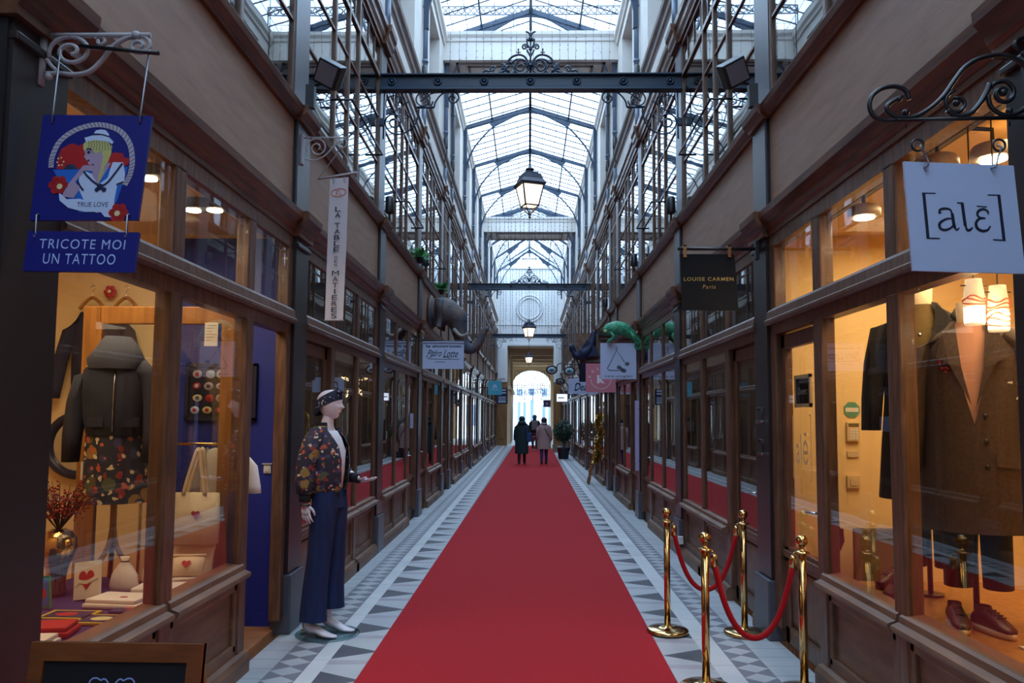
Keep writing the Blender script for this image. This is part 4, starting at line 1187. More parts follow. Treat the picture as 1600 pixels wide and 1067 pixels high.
def rope(a, b, sag, label):
    t = thing('barrier_rope', label, 'rope', ((a[0] + b[0]) / 2, a[1], .5))
    xa, xb, y = a[0] + .045, b[0] - .045, a[1]
    pts = []
    for i in range(29):
        u = i / 28
        s_ = (2 * u - 1)
        pts.append((xa + .012 + (xb - xa - .024) * (u + .035 * math.sin(2 * PI * u) * -1), y + (b[1] - y) * u, .775 - sag * (1 - s_ * s_)))
    q = MB(); q.tube(pts, .0185, 12); q.build('rope_cord', ROPE, t)
    for e, nx in ((pts[0], 1), (pts[-1], -1)):
        q = MB(); q.lathe([(.0215, -.05), (.0215, .01), (.017, .022), (.006, .03)], (e[0], e[1], e[2] + .03), 14)
        q.tube(smooth_line([(e[0], e[1], .83), (e[0] - nx * .006, e[1], .845), (e[0] - nx * .016, e[1], .85)]), .0045, 6); q.build('brass_end', BRASS, t)
rope(P1_, P2_, .44, 'red velvet rope between the two farther brass posts')
rope(P3_, P4_, .45, 'red velvet rope between the two nearer brass posts')

# ================================================================ wall fittings
def floodlight(side, y, label):
    t = thing('floodlight', label, 'floodlight', (side * 1.8, y, 4.17), 'black floodlights on the ledge')
    X = side * 1.79
    q = MB(); q.box(X - .035, X + .035, y - .03, y + .03, 4.17, 4.36); q.build('stand', BLACKM, t)
    Rm = Matrix.Rotation(side * -.5, 3, 'Y') @ Matrix.Rotation(.5, 3, 'X')
    q = MB(); q.bbox(X - side * .16 - .10, X - side * .16 + .10, y - .08, y + .05, 4.36, 4.56, .015, Rm, (X - side * .16, y, 4.46)); q.build('lamp_housing', BLACKM, t)
    q = MB(); q.box(X - side * .16 - .08, X - side * .16 + .08, y - .088, y - .081, 4.38, 4.54, Rm, (X - side * .16, y, 4.46)); q.build('lamp_glass', mat('flood_glass', srgb(120, 116, 124), .25) if 'flood_glass' not in MATS else MATS['flood_glass'], t)
    q = MB(); q.tube([(X, y, 4.36), (X - side * .1, y, 4.38), (X - side * .16, y, 4.42)], .012, 6); q.build('yoke', BLACKM, t)
floodlight(-1, 6.05, 'black floodlight on the ledge above the vertical banner bracket')
floodlight(1, 6.05, 'black floodlight on the ledge above the black rail sign')
def guard_rail(side, y0, y1, label):
    t = tag(empty('guard_rail', (side * 1.86, (y0 + y1) / 2, 4.6)), label, 'guard rail', 'thin guard rails at the upper windows')
    q = MB(); a, b = side * 1.90, side * 1.70
    q.tube([(a, y0, 4.68), (b, y0, 4.68), (b, y1, 4.68), (a, y1, 4.68)], .012, 6); q.build('rail_bar', BLACKM, t)
for side, w_ in ((-1, 'banner'), (1, 'rail sign')):
    for k, (i, wh) in enumerate(((1, 'nearest '), (2, 'second '), (3, 'third '))):
        ya, yb, _ = bays[i]
        guard_rail(side, ya + .75, yb - .85, wh + 'thin black guard rail at the upper windows on the %s side' % w_)
def spot_can(side, y, label):
    t = tag(empty('spot_can', (side * 1.80, y, 4.17)), label, 'lamp', 'small black ledge spots')
    q = MB(); q.lathe([(.05, .10), (.055, .12), (.055, .30), (.04, .32)], (side * 1.80, y, 4.17), 14); q.tube([(side * 1.80, y, 4.17), (side * 1.80, y, 4.28)], .015, 6); q.build('can', BLACKM, t)
for side, w_ in ((-1, 'banner side'), (1, 'rail sign side')):
    for k, wh in zip((2, 3, 5), ('nearest', 'second', 'third')):
        spot_can(side, PC[k] + .02, '%s small black ledge spot under the upper windows, %s' % (wh, w_))
def cornice_spot(side, y, label):
    t = tag(empty('cornice_spot', (side * 1.80, y, 7.40)), label, 'lamp', 'small black spots on the high stone ledge')
    q = MB(); q.lathe([(.045, .06), (.05, .08), (.05, .30), (.035, .32)], (side * 1.83, y, 7.40), 12); q.tube([(side * 1.83, y, 7.40), (side * 1.83, y, 7.5)], .015, 6)
    q.tube(smooth_line([(side * 1.83, y, 7.48), (side * 1.80, y - .05, 7.42), (side * 1.79, y - .12, 7.3), (side * 1.84, y - .15, 7.1)]), .012, 6); q.build('can', BLACKM, t)
for side, w_ in ((-1, 'banner side'), (1, 'rail sign side')):
    for k, wh in zip((3, 4, 5, 6, 7, 8), ('nearest', 'second', 'third', 'fourth', 'fifth', 'sixth')):
        cornice_spot(side, PC[k] - .25, '%s little black spot on the high stone ledge, %s' % (wh, w_))
for side, w_ in ((-1, 'banner side'), (1, 'rail sign side')):
    for k, wh in zip(range(2, 12), ('nearest', 'second', 'third', 'fourth', 'fifth', 'sixth', 'seventh', 'eighth', 'ninth', 'tenth')):
        y = PC[k] + .02
        t = tag(empty('drain_pipe', (side * 1.86, y, 6.6)), '%s blue grey drain pipe on the upper stone wall, %s' % (wh, w_), 'pipe', 'drain pipes on the stone walls')
        q = MB(); q.tube([(side * 1.86, y, 7.42), (side * 1.86, y, 9.9)], .045, 10)
        q.tube([(side * 1.87, y, 6.69), (side * 1.87, y, 7.12)], .04, 10); q.build('pipe', PIPE, t)
        for z in (7.9, 8.9, 9.7):
            q = MB(); q.lathe([(.055, 0), (.055, .05)], (side * 1.86, y, z), 12); q.build('pipe_collar', PIPE, t)
# ================================================================ figures
def skin_body(name, joints, bones, m_, parent, root=0, sub=1):
    """one continuous surface grown over a skeleton: joints = [(pos, (rx, ry))]"""
    me = bpy.data.meshes.new(name)
    o0 = loc_of(parent)
    me.from_pydata([tuple(Vector(p) - o0) for p, r in joints], bones, [])
    me.materials.append(m_)
    o = bpy.data.objects.new(name, me); COL.objects.link(o); o.parent = parent
    sk = o.modifiers.new('skin', 'SKIN'); sk.use_smooth_shade = True
    for i, (p, r) in enumerate(joints):
        v = me.skin_vertices[0].data[i]; v.radius = r if isinstance(r, tuple) else (r, r); v.use_root = (i == root)
    s = o.modifiers.new('subsurf', 'SUBSURF'); s.levels = sub; s.render_levels = sub
    return o

def loft(q, secs, n=28, wob=0.0, seed=0, cap=True):
    """secs: (centre, right-vector*rx, front-vector*ry) rings joined to a skin"""
    rnd = random.Random(seed); ph = [rnd.uniform(0, 6) for _ in range(4)]
    P = []
    for k, (c, a, b) in enumerate(secs):
        c, a, b = Vector(c), Vector(a), Vector(b)
        row = []
        for j in range(n):
            t = 2 * PI * j / n
            w_ = 1 + wob * (math.sin(3 * t + ph[0] + k * .5) + .6 * math.sin(5 * t + ph[1] - k * .7) + .4 * math.sin(8 * t + ph[2]))
            row.append(c + (a * math.cos(t) + b * math.sin(t)) * w_)
        P.append(row)
    q.grid(P, True, True)
    if cap:
        base = len(q.v) - len(secs) * n
        for row, rev in ((0, 1), (len(secs) - 1, 0)):
            f = [base + row * n + j for j in range(n)]
            q.f.append(f[::-1] if rev else f); q.m.append(q.mi); q.sm.append(False)
    return q

def hand(q, w_, d, nrm, thumb, L=.175, curl=.35, spread=.09):
    """palm with four fingers and a thumb. w_ wrist, d towards the fingertips, nrm back of the hand, thumb = side vector"""
    w_, d, nrm, s = Vector(w_), Vector(d).normalized(), Vector(nrm).normalized(), Vector(thumb).normalized()
    pl = L * .52
    loft(q, [(w_, s * L * .13, nrm * L * .10), (w_ + d * pl * .3, s * L * .19, nrm * L * .10), (w_ + d * pl * .75, s * L * .235, nrm * L * .085), (w_ + d * pl, s * L * .22, nrm * L * .065)], 12)
    for k, (off, ln) in enumerate(((.165, .42), (.055, .47), (-.055, .44), (-.16, .34))):
        p = w_ + d * pl * (.97 - .06 * abs(k - 1.2)) + s * L * off
        a = 0; pts = [p]; dirn = (d + s * spread * (1.5 - k)).normalized()
        for seg, f in enumerate((.45, .32, .23)):
            a += curl * (.5, .8, .7)[seg]
            p = p + (dirn * math.cos(a) - nrm * math.sin(a)) * ln * L * f
            pts.append(p)
        q.tube(pts, [L * .052, L * .048, L * .042, L * .03], 8)
        q.ball(pts[-1], L * .031, n=8)
    p = w_ + d * pl * .3 + s * L * .16
    pts = [p, p + (d * .6 + s * .75 - nrm * .25).normalized() * L * .2, p + (d * .6 + s * .75 - nrm * .25).normalized() * L * .2 + (d * .9 + s * .3 - nrm * .3).normalized() * L * .17]
    pts.append(pts[-1] + (d * 1 + s * .05 - nrm * .25).normalized() * L * .12)
    q.tube(pts, [L * .075, L * .062, L * .052, L * .035], 8); q.ball(pts[-1], L * .036, n=8)

def head_mesh(q, c, f, u, h=.225, feat=1.0):
    """head with brow, nose, lips and chin; c centre, f facing, u up, h chin to crown"""
    c, f, u = Vector(c), Vector(f).normalized(), Vector(u).normalized()
    s = f.cross(u).normalized()
    n, r = 36, 26
    P = []
    for i in range(r + 1):
        v = -1 + 2 * i / r                       # -1 chin .. 1 crown
        row = []
        for j in range(n):
            a = 2 * PI * j / n
            ca, sa = math.cos(a), math.sin(a)     # ca>0 = face
            t = math.sqrt(max(0, 1 - abs(v) ** 2.6))
            wd = (.335 + .02 * v) * h * t
            if v < -.05: wd *= 1 - .30 * (-.05 - v)
            fr = .40 * h * t; bk = .50 * h * t
            if v < 0: bk *= 1 + .55 * v          # the neck side is cut away
            y = ca * (fr if ca > 0 else bk)
            x = sa * wd
            z = v * h * .5
            if ca > 0:
                g = lambda a0, z0, sa_, sz: math.exp(-((a if a < PI else a - 2 * PI) / sa_) ** 2 - ((v - z0) / sz) ** 2)
                y += feat * h * (.115 * g(0, -.18, .16, .10) + .055 * g(0, .0, .14, .16) + .03 * g(0, -.47, .35, .09) + .055 * g(0, -.86, .5, .16) - .02 * g(0, -.60, .5, .05) - .015 * g(0, -.33, .4, .05))
                for sg in (-1, 1):
                    aa = (a if a < PI else a - 2 * PI) - sg * .42
                    y -= feat * h * .045 * math.exp(-(aa / .22) ** 2 - ((v - .06) / .10) ** 2)
            row.append(c + f * y + s * x + u * z)
        P.append(row)
    q.grid(P, True, True)
    for sg in (-1, 1):
        e = c + s * sg * .33 * h - f * .04 * h
        q.tube([e + u * h * .10 + f * .03 * h, e + u * h * .13 - f * .05 * h + s * sg * .03 * h, e + u * h * .04 - f * .09 * h + s * sg * .035 * h, e - u * h * .08 - f * .03 * h, e - u * h * .12 + f * .02 * h], h * .025, 6)
    return q

# ---- mannequin in the floral jacket
MANN = mat('mannequin_white', srgb(226, 216, 222), 0.35)
def floral(name, base, s1=14.0):
    m_, N, L = new_mat(name)
    out = N.new('ShaderNodeOutputMaterial'); p = N.new('ShaderNodeBsdfPrincipled'); p.inputs['Roughness'].default_value = .75
    tc = N.new('ShaderNodeTexCoord'); L.new(p.outputs[0], out.inputs[0])
    cur = None
    last = N.new('ShaderNodeRGB'); last.outputs[0].default_value = base; cur = last.outputs[0]
    for k, (sc, thr, cols) in enumerate(((s1 * .9, .46, (srgb(150, 118, 60), srgb(86, 92, 60))), (s1 * 1.4, .40, (srgb(140, 52, 46), srgb(64, 66, 104))), (s1 * 2.0, .32, (srgb(216, 196, 160), srgb(190, 90, 60))))):
        mp = N.new('ShaderNodeMapping'); mp.inputs['Location'].default_value = (k * 3.1, k * 1.7, k); L.new(tc.outputs['Object'], mp.inputs[0])
        nz = N.new('ShaderNodeTexNoise'); nz.inputs['Scale'].default_value = sc * 1.2; mx0 = N.new('ShaderNodeMixRGB'); mx0.inputs[0].default_value = .05
        L.new(mp.outputs[0], nz.inputs['Vector']); L.new(mp.outputs[0], mx0.inputs[1]); L.new(nz.outputs['Color'], mx0.inputs[2])
        vo = N.new('ShaderNodeTexVoronoi'); vo.inputs['Scale'].default_value = sc; L.new(mx0.outputs[0], vo.inputs['Vector'])
        lt = N.new('ShaderNodeMath'); lt.operation = 'LESS_THAN'; lt.inputs[1].default_value = thr; L.new(vo.outputs['Distance'], lt.inputs[0])
        sp_ = N.new('ShaderNodeSeparateColor'); L.new(vo.outputs['Color'], sp_.inputs[0])
        mc = N.new('ShaderNodeMixRGB'); mc.inputs[1].default_value = cols[0]; mc.inputs[2].default_value = cols[1]; 
        g2 = N.new('ShaderNodeMath'); g2.operation = 'GREATER_THAN'; g2.inputs[1].default_value = .5; L.new(sp_.outputs[0], g2.inputs[0]); L.new(g2.outputs[0], mc.inputs[0])
        keep = N.new('ShaderNodeMath'); keep.operation = 'GREATER_THAN'; keep.inputs[1].default_value = .35; L.new(sp_.outputs[1], keep.inputs[0])
        ml = N.new('ShaderNodeMath'); ml.operation = 'MULTIPLY'; L.new(lt.outputs[0], ml.inputs[0]); L.new(keep.outputs[0], ml.inputs[1])
        mm = N.new('ShaderNodeMixRGB'); L.new(ml.outputs[0], mm.inputs[0]); L.new(cur, mm.inputs[1]); L.new(mc.outputs[0], mm.inputs[2]); cur = mm.outputs[0]
    L.new(cur, p.inputs['Base Color'])
    return m_
FLORAL = floral('floral_jacquard', srgb(44, 40, 58))
FLORAL2 = floral('floral_skirt_cloth', srgb(40, 42, 58), 11)
DENIM = mat('navy_trouser_cloth', srgb(24, 44, 92), 0.85, col2=srgb(18, 34, 76), scale=9, stretch=(3, 3, .5), bump=.25, bscale=14)
RIB = mat('black_rib_knit', srgb(22, 24, 32), 0.85)
TEE = mat('white_cotton', srgb(226, 226, 236), 0.8)
def scarfm():
    return mat('navy_dotted_scarf', srgb(20, 26, 54), 0.7, col2=srgb(190, 196, 214), scale=60, lo=.68, hi=.71, detail=1)
SCARF = scarfm()
MX, MY = -1.59, 6.02
t = thing('mannequin', 'white mannequin in floral bomber jacket, navy trousers and dotted headscarf by the steel plinth', 'mannequin', (MX, MY, 0.0))
Ff = Vector((.97, -.24, 0)).normalized(); Rr = Vector((-Ff.y * -1, -Ff.x, 0)); Rr = Vector((Ff.y, -Ff.x, 0)); Uu = Vector((0, 0, 1))
def W(f, s, z): return Vector((MX, MY, 0)) + Ff * f + Rr * s + Uu * z
GB = glass_mat('glass_base', (.72, .84, .86, 1))
q = MB(); q.lathe([(.24, .002), (.245, .004), (.245, .010), (.24, .012)], (MX + .05, MY + .0, 0), 40); q.build('glass_base', GB, t)
q = MB(); q.tube([W(-.14, .03, .012), W(-.14, .03, .10), W(-.10, .06, .28)], .008, 8); q.bbox(MX - .16, MX - .10, MY - .02, MY + .04, .012, .03, .004); q.build('support_rod', CHROME, t)
J = [(W(0, 0, 1.02), (.12, .09)), (W(.0, 0, 1.14), (.105, .08)), (W(.01, 0, 1.30), (.115, .085)), (W(.01, 0, 1.47), (.12, .08)), (W(0, 0, 1.565), (.06, .055)), (W(.012, 0, 1.64), (.046, .046)), (W(.03, 0, 1.72), (.045, .045)),
     (W(0, .09, .93), .085), (W(.03, .10, .52), .055), (W(-.05, .10, .13), .033), (W(-.04, .10, .085), .03),
     (W(0, -.09, .93), .085), (W(.03, -.09, .52), .055), (W(.0, -.09, .14), .033), (W(.01, -.09, .085), .03),
     (W(-.005, .16, 1.52), .052), (W(-.045, .215, 1.27), .04), (W(-.03, .235, 1.03), .027),
     (W(-.005, -.16, 1.52), .052), (W(-.01, -.215, 1.27), .04), (W(.20, -.20, 1.17), .026)]
Bn = [(0, 1), (1, 2), (2, 3), (3, 4), (4, 5), (5, 6), (0, 7), (7, 8), (8, 9), (9, 10), (0, 11), (11, 12), (12, 13), (13, 14), (3, 15), (15, 16), (16, 17), (3, 18), (18, 19), (19, 20)]
skin_body('body', J, Bn, MANN, t, 0, 2)
q = MB(); head_mesh(q, W(.035, 0, 1.765), Ff + Uu * -.02, Uu + Ff * .05, .235); q.build('head', MANN, t)
# feet
q = MB()
for s, f0, dz in ((.10, -.03, 0), (-.09, .02, 0)):
    loft(q, [(W(f0 - .045, s, .085), Rr * .026, Uu * .034), (W(f0 - .01, s, .078), Rr * .033, Uu * .042), (W(f0 + .05, s + .002, .062), Rr * .036, Uu * .032), (W(f0 + .11, s + .004, .036), Rr * .042, Uu * .023), (W(f0 + .155, s + .004, .026), Rr * .043, Uu * .013), (W(f0 + .20, s + .0, .022), Rr * .030, Uu * .009), (W(f0 + .215, s, .021), Rr * .012, Uu * .005)], 14)
q.build('foot', MANN, t)
q = MB(); hand(q, W(-.03, .235, 1.02), (W(0, .01, -1) - W(0, 0, 0)) + Ff * .12, Rr + Ff * -.15, Ff, .165, .35); q.build('hand', MANN, t)
q = MB(); hand(q, W(.21, -.20, 1.165), Ff + Uu * .06 + Rr * .25, -Uu + Rr * .15, -Rr * -1 + Uu * .1, .165, .25, .14); q.build('hand', MANN, t)
# trousers
q = MB()
secs = lambda s, fo: [(W(.045, s * .075, 1.10), Rr * .09, Ff * .095), (W(.045, s * .08, .98), Rr * .10, Ff * .105), (W(.035 + fo * .2, s * .085, .86), Rr * .095, Ff * .10), (W(.02 + fo * .5, s * .09, .62), Rr * .085, Ff * .092), (W(-.005 + fo * .8, s * .092, .38), Rr * .085, Ff * .096), (W(-.015 + fo, s * .095, .20), Rr * .088, Ff * .102), (W(-.015 + fo, s * .095, .125 if s > 0 else .19), Rr * .09, Ff * .106)]
loft(q, secs(1, .0), 40, .025, 3, False); loft(q, secs(-1, .05), 40, .025, 5, False)
loft(q, [(W(.035, 0, 1.16), Rr * .14, Ff * .088), (W(.045, 0, 1.08), Rr * .165, Ff * .10), (W(.045, 0, .97), Rr * .18, Ff * .108)], 32, .01, 1, False)
q.build('trousers', DENIM, t)
# tee and jacket
q = MB(); loft(q, [(W(.02, 0, 1.10), Rr * .15, Ff * .115), (W(.03, 0, 1.25), Rr * .15, Ff * .118), (W(.035, 0, 1.40), Rr * .15, Ff * .118), (W(.02, 0, 1.50), Rr * .13, Ff * .095), (W(.01, 0, 1.56), Rr * .085, Ff * .075)], 28, .01, 2); q.build('white_top', TEE, t)
def shell(q, rows, a0=.55, n=30):
    """jacket body: open at the front by +-a0 round the facing direction"""
    P = []
    for f, z, rs, rf, op in rows:
        row = []
        for j in range(n + 1):
            a = op + (2 * PI - 2 * op) * j / n
            k = 1 + .02 * math.sin(7 * a + z * 9) + .015 * math.sin(11 * a - z * 14)
            row.append(W(f + rf * math.cos(a) * k, rs * math.sin(a) * k, z))
        P.append(row)
    q.grid(P)
q = MB(); shell(q, [(.01, 1.09, .165, .145, .22), (.01, 1.13, .192, .165, .24), (.01, 1.22, .20, .170, .27), (.015, 1.33, .198, .168, .32), (.015, 1.44, .20, .155, .4), (.0, 1.52, .175, .125, .55), (-.005, 1.565, .11, .09, .8), (-.005, 1.60, .078, .075, .9)])
jk = q.build('jacket', FLORAL, t)
q = MB(); shell(q, [(.01, 1.045, .160, .142, .21), (.01, 1.095, .163, .146, .22)]); q.build('hem_rib', RIB, jk)
q = MB(); shell(q, [(-.005, 1.585, .082, .08, .85), (-.005, 1.625, .075, .072, .9)]); q.build('collar_rib', RIB, jk)
q = MB(); loft(q, [(W(-.005, .135, 1.54), Uu * .05 + Rr * .03, Ff * .07), (W(-.01, .185, 1.49), Rr * .062, Ff * .075), (W(-.03, .215, 1.38), Rr * .062, Ff * .075), (W(-.045, .228, 1.27), Rr * .060, Ff * .070), (W(-.042, .235, 1.16), Rr * .056, Ff * .066), (W(-.035, .238, 1.09), Rr * .052, Ff * .06)], 22, .03, 7); q.build('sleeve', FLORAL, jk)
q = MB(); loft(q, [(W(-.035, .238, 1.10), Rr * .042, Ff * .046), (W(-.032, .238, 1.03), Rr * .038, Ff * .042)], 16); q.build('cuff_rib', RIB, jk)
q = MB(); loft(q, [(W(-.005, -.135, 1.54), Uu * .05 - Rr * .03, Ff * .07), (W(-.01, -.185, 1.49), Rr * .062, Ff * .075), (W(-.015, -.215, 1.38), Rr * .062, Ff * .072), (W(.0, -.225, 1.27), Rr * .06, Ff * .06 + Uu * .04), (W(.05, -.215, 1.215), Rr * .055, Uu * .055 + Ff * .02), (W(.12, -.205, 1.195), Rr * .05, Uu * .05)], 22, .03, 9); q.build('sleeve', FLORAL, jk)
q = MB(); loft(q, [(W(.11, -.205, 1.195), Rr * .040, Uu * .042), (W(.19, -.20, 1.175), Rr * .036, Uu * .038)], 16); q.build('cuff_rib', RIB, jk)
# headscarf, bracelet
q = MB()
P = []
for i in range(7):
    v = i / 6
    row = []
    for j in range(33):
        a = 2 * PI * j / 32
        tilt = .05 * math.cos(a)
        row.append(W(.018 + math.cos(a) * (.112 + .006 * math.sin(v * PI)) * (1 - .12 * v), math.sin(a) * (.086 + .006 * math.sin(v * PI)) * (1 - .10 * v), 1.752 + tilt + v * .085 - .03 * (1 if math.cos(a) < -.3 else 0) * (1 - v)))
    P.append(row)
q.grid(P); sc = q.build('headscarf', SCARF, t)
q = MB(); q.ball(W(.115, .015, 1.862), .03, 1.1, 1.2, .8); q.ball(W(.10, -.03, 1.866), .026, 1, 1.3, .8); q.build('scarf_knot', SCARF, sc)
q = MB(); q.tube([W(-.03 + .036 * math.cos(a * .4), .236 + .033 * math.sin(a * .4), 1.005) for a in range(16)], .006, 6, closed=True); q.build('bracelet', BLACKM, t)
q = MB(); q.ball(W(-.02, .27, .995), .009); q.build('red_ring', PR['red'], t)

# ---- passers-by
SKIN = mat('skin', srgb(206, 160, 138), .6)
HAIRD = mat('dark_hair', srgb(26, 22, 24), .6)
def person(loc, label, face, coat, coatlen, trous, shoe, hairm, stride=.12, hair=True, hgt=1.62, armswing=.08, hood=None, skirtw=1.0, scarf=None):
    x0, y0, _ = loc
    t = thing('person', label, 'person', loc, 'people walking away on the red carpet')
    f = Vector((math.sin(face), math.cos(face), 0)); r = Vector((math.cos(face), -math.sin(face), 0)); k = hgt / 1.70
    def w(a, s, z): return Vector((x0, y0, .0112)) + f * a * k + r * s * k + Uu * z * k
    st = stride
    J = [(w(0, 0, .98), (.12, .09)), (w(0, 0, 1.12), (.115, .085)), (w(.01, 0, 1.30), (.13, .09)), (w(0, 0, 1.42), (.12, .075)), (w(.015, 0, 1.50), (.05, .05)), (w(.03, 0, 1.60), (.075, .09)), (w(.03, 0, 1.68), (.05, .06)),
         (w(st * .4, .09, .88), .08), (w(st * .8, .09, .50), .055), (w(st, .09, .09), .038), (w(st + .10, .09, .065), .028),
         (w(-st * .3, -.09, .88), .08), (w(-st * .3, -.09, .50), .055), (w(-st, -.09, .12), .038), (w(-st + .09, -.09, .07), .028),
         (w(0, .175, 1.40), .052), (w(-armswing * .3, .235, 1.13), .042), (w(armswing * .4, .25, .88), .03), (w(armswing * .6, .25, .80), (.022, .035)),
         (w(0, -.175, 1.40), .052), (w(armswing * .2, -.235, 1.13), .042), (w(armswing * 1.0, -.25, .88), .03), (w(armswing * 1.2, -.25, .80), (.022, .035))]
    B = [(0, 1), (1, 2), (2, 3), (3, 4), (4, 5), (5, 6), (0, 7), (7, 8), (8, 9), (9, 10), (0, 11), (11, 12), (12, 13), (13, 14), (3, 15), (15, 16), (16, 17), (17, 18), (3, 19), (19, 20), (20, 21), (21, 22)]
    skin_body('body', J, B, SKIN, t, 0, 1)
    q = MB(); head_mesh(q, w(.035, 0, 1.59), f, Uu, .22 * k); q.build('head', SKIN, t)
    for s, a0, wr in ((.25, armswing * .6, 1), (-.25, armswing * 1.2, -1)):
        q = MB(); hand(q, w(a0 * .9, s, .87), -Uu + f * .15, r * wr, f, .17 * k, .5); q.build('hand', SKIN, t)
    q = MB()
    loft(q, [(w(st * .2, .08, .95), r * .10, f * .11), (w(st * .7, .09, .6), r * .075, f * .08), (w(st * .9, .09, .3), r * .055, f * .06), (w(st, .09, .08), r * .05, f * .055)], 16, .02, 2, False)
    loft(q, [(w(-st * .1, -.08, .95), r * .10, f * .11), (w(-st * .3, -.09, .6), r * .075, f * .08), (w(-st * .7, -.09, .3), r * .055, f * .06), (w(-st, -.09, .10), r * .05, f * .055)], 16, .02, 4, False)
    q.build('trousers', trous, t)
    for s, a in ((.09, st), (-.09, -st)):
        q = MB(); loft(q, [(w(a - .05, s, .05), r * .035, Uu * .045), (w(a, s, .063), r * .042, Uu * .062), (w(a + .09, s, .038), r * .045, Uu * .036), (w(a + .16, s, .027), r * .036, Uu * .024), (w(a + .19, s, .022), r * .012, Uu * .01)], 14); q.build('shoe', shoe, t)
    q = MB()
    hz = coatlen
    loft(q, [(w(0, 0, hz), r * .235 * skirtw, f * .185 * skirtw), (w(0, 0, (hz + .98) / 2), r * .235 * (1 + skirtw) / 2, f * .18), (w(0, 0, .98), r * .215, f * .165), (w(.0, 0, 1.13), r * .20, f * .15), (w(.0, 0, 1.30), r * .21, f * .155), (w(-.005, 0, 1.40), r * .19, f * .125), (w(.0, 0, 1.46), r * .11, f * .09), (w(.01, 0, 1.50), r * .075, f * .075)], 30, .018, 6, False)
    ct = q.build('coat', coat, t)
    for s, m1 in ((1, armswing * .4), (-1, armswing)):
        q = MB(); loft(q, [(w(0, s * .14, 1.43), Uu * .05 + r * s * .03, f * .075), (w(0, s * .195, 1.36), r * .07, f * .08), (w(-.01, s * .235, 1.18), r * .065, f * .075), (w(m1 * .5, s * .25, 1.0), r * .06, f * .068), (w(m1, s * .255, .87), r * .055, f * .06)], 18, .02, 8); q.build('sleeve', coat, ct)
    if hood:
        q = MB(); loft(q, [(w(-.02, 0, 1.42), r * .13, f * .13), (w(-.04, 0, 1.47), r * .15, f * .14), (w(-.03, 0, 1.53), r * .12, f * .12), (w(-.01, 0, 1.56), r * .09, f * .09)], 20, .03, 3); q.build('hood', hood, ct)
    if hair:
        q = MB(); q.ball(w(.01, 0, 1.62), .115 * k, .95, 1.05, 1.0, 18); q.ball(w(-.02, 0, 1.56), .10 * k, 1, .9, 1, 14); q.build('hair', hairm, t)
    if scarf:
        q = MB(); loft(q, [(w(0, 0, 1.46), r * .12, f * .12), (w(0, 0, 1.51), r * .115, f * .115), (w(.005, 0, 1.55), r * .085, f * .09)], 18, .05, 2); q.build('scarf', scarf, t)
    return t, w, f, r
TEAL = mat('teal_black_coat', srgb(22, 46, 52), .85)
BEIGEC = mat('rose_beige_coat', srgb(168, 140, 138), .85)
JEANS = mat('blue_jeans', srgb(42, 60, 110), .85); BLKT = mat('black_trousers', srgb(20, 22, 28), .85)
BOOT = mat('dark_boots', srgb(34, 26, 28), .5); BRB = mat('burgundy_bag', srgb(104, 44, 52), .6); BLB = mat('blue_bag', srgb(38, 62, 120), .7)
t1, w1, f1, r1 = person((-.235, 27.2, .011), 'person in a long dark green hooded coat walking away with a blue shoulder bag', .05, TEAL, .38, BLKT, BOOT, HAIRD, .10, hgt=1.66, hood=TEAL, skirtw=1.0)
q = MB(); q.bbox(*sorted((w1(0, .26, 0).x - .09, w1(0, .26, 0).x + .09)), 27.02, 27.12, .80, 1.12, .03); b_ = q.build('shoulder_bag', BLB, t1)
q = MB(); q.tube(smooth_line([w1(-.13, .20, 1.12), w1(-.08, .18, 1.35), w1(.0, .13, 1.46)]), .012, 6); q.build('bag_strap', BLB, b_)
t = thing('handbag', 'burgundy handbag carried between the two walkers in long coats', 'bag', (.13, 27.25, .80))
q = MB(); q.bbox(.12, .23, 27.2, 27.36, .80, 1.0, .05); q.build('bag_body', BRB, t)
q = MB(); q.tube(smooth_line([(.14, 27.28, .99), (0.15, 27.28, 1.08), (.20, 27.28, 1.08), (.21, 27.28, .99)]), .01, 6); q.build('bag_handle', BRB, t)
t2, w2, f2, r2 = person((.55, 27.4, .011), 'person in a knee-length rose beige coat walking away with a crossbody strap', -.06, BEIGEC, .56, JEANS, BOOT, HAIRD, .10, hgt=1.62, skirtw=1.08, scarf=mat('grey_scarf', srgb(180, 176, 188), .85))
q = MB(); q.tube(smooth_line([w2(.0, -.12, 1.45), w2(-.15, .0, 1.33), w2(-.17, .12, 1.12), w2(-.14, .22, .98)], 10), .011, 6); q.build('crossbody_strap', BLACKM, t2)
t = thing('shopping_bag', 'tan paper shopping bag hanging by the hem of the rose beige coat', 'bag', (.86, 27.42, .40))
KRAFT = mat('tan_paper', srgb(140, 118, 100), .8)
q = MB(); q.prism([(-.09, .42), (.09, .42), (.10, .70), (-.08, .70)], 27.36, 27.46, lambda u, z, d: (.93 + u, d, z)); q.build('bag_body', KRAFT, t)
q = MB(); q.tube(smooth_line([(.89, 27.41, .70), (.90, 27.41, .78), (.95, 27.41, .78), (.98, 27.41, .70)]), .006, 6); q.build('bag_handle', KRAFT, t)
t3, w3, f3, r3 = person((.30, 38.0, .011), 'person in dark clothes with a knitted cap and grey backpack farther down the carpet', .0, mat('black_jacket', srgb(26, 28, 38), .85), .80, BLKT, mat('pale_trainers', srgb(170, 160, 168), .6), mat('grey_blue_cap', srgb(70, 82, 104), .9), .18, hgt=1.74)
q = MB(); c = w3(-.2, 0, 1.2); q.bbox(c.x - .16, c.x + .16, c.y - .10, c.y + .06, 1.02, 1.48, .05); bp_ = q.build('backpack', mat('grey_backpack', srgb(120, 112, 112), .8), t3)
q = MB(); q.bbox(c.x - .12, c.x + .12, c.y - .13, c.y - .09, 1.05, 1.25, .03); q.build('pocket', MATS['grey_backpack'], bp_)
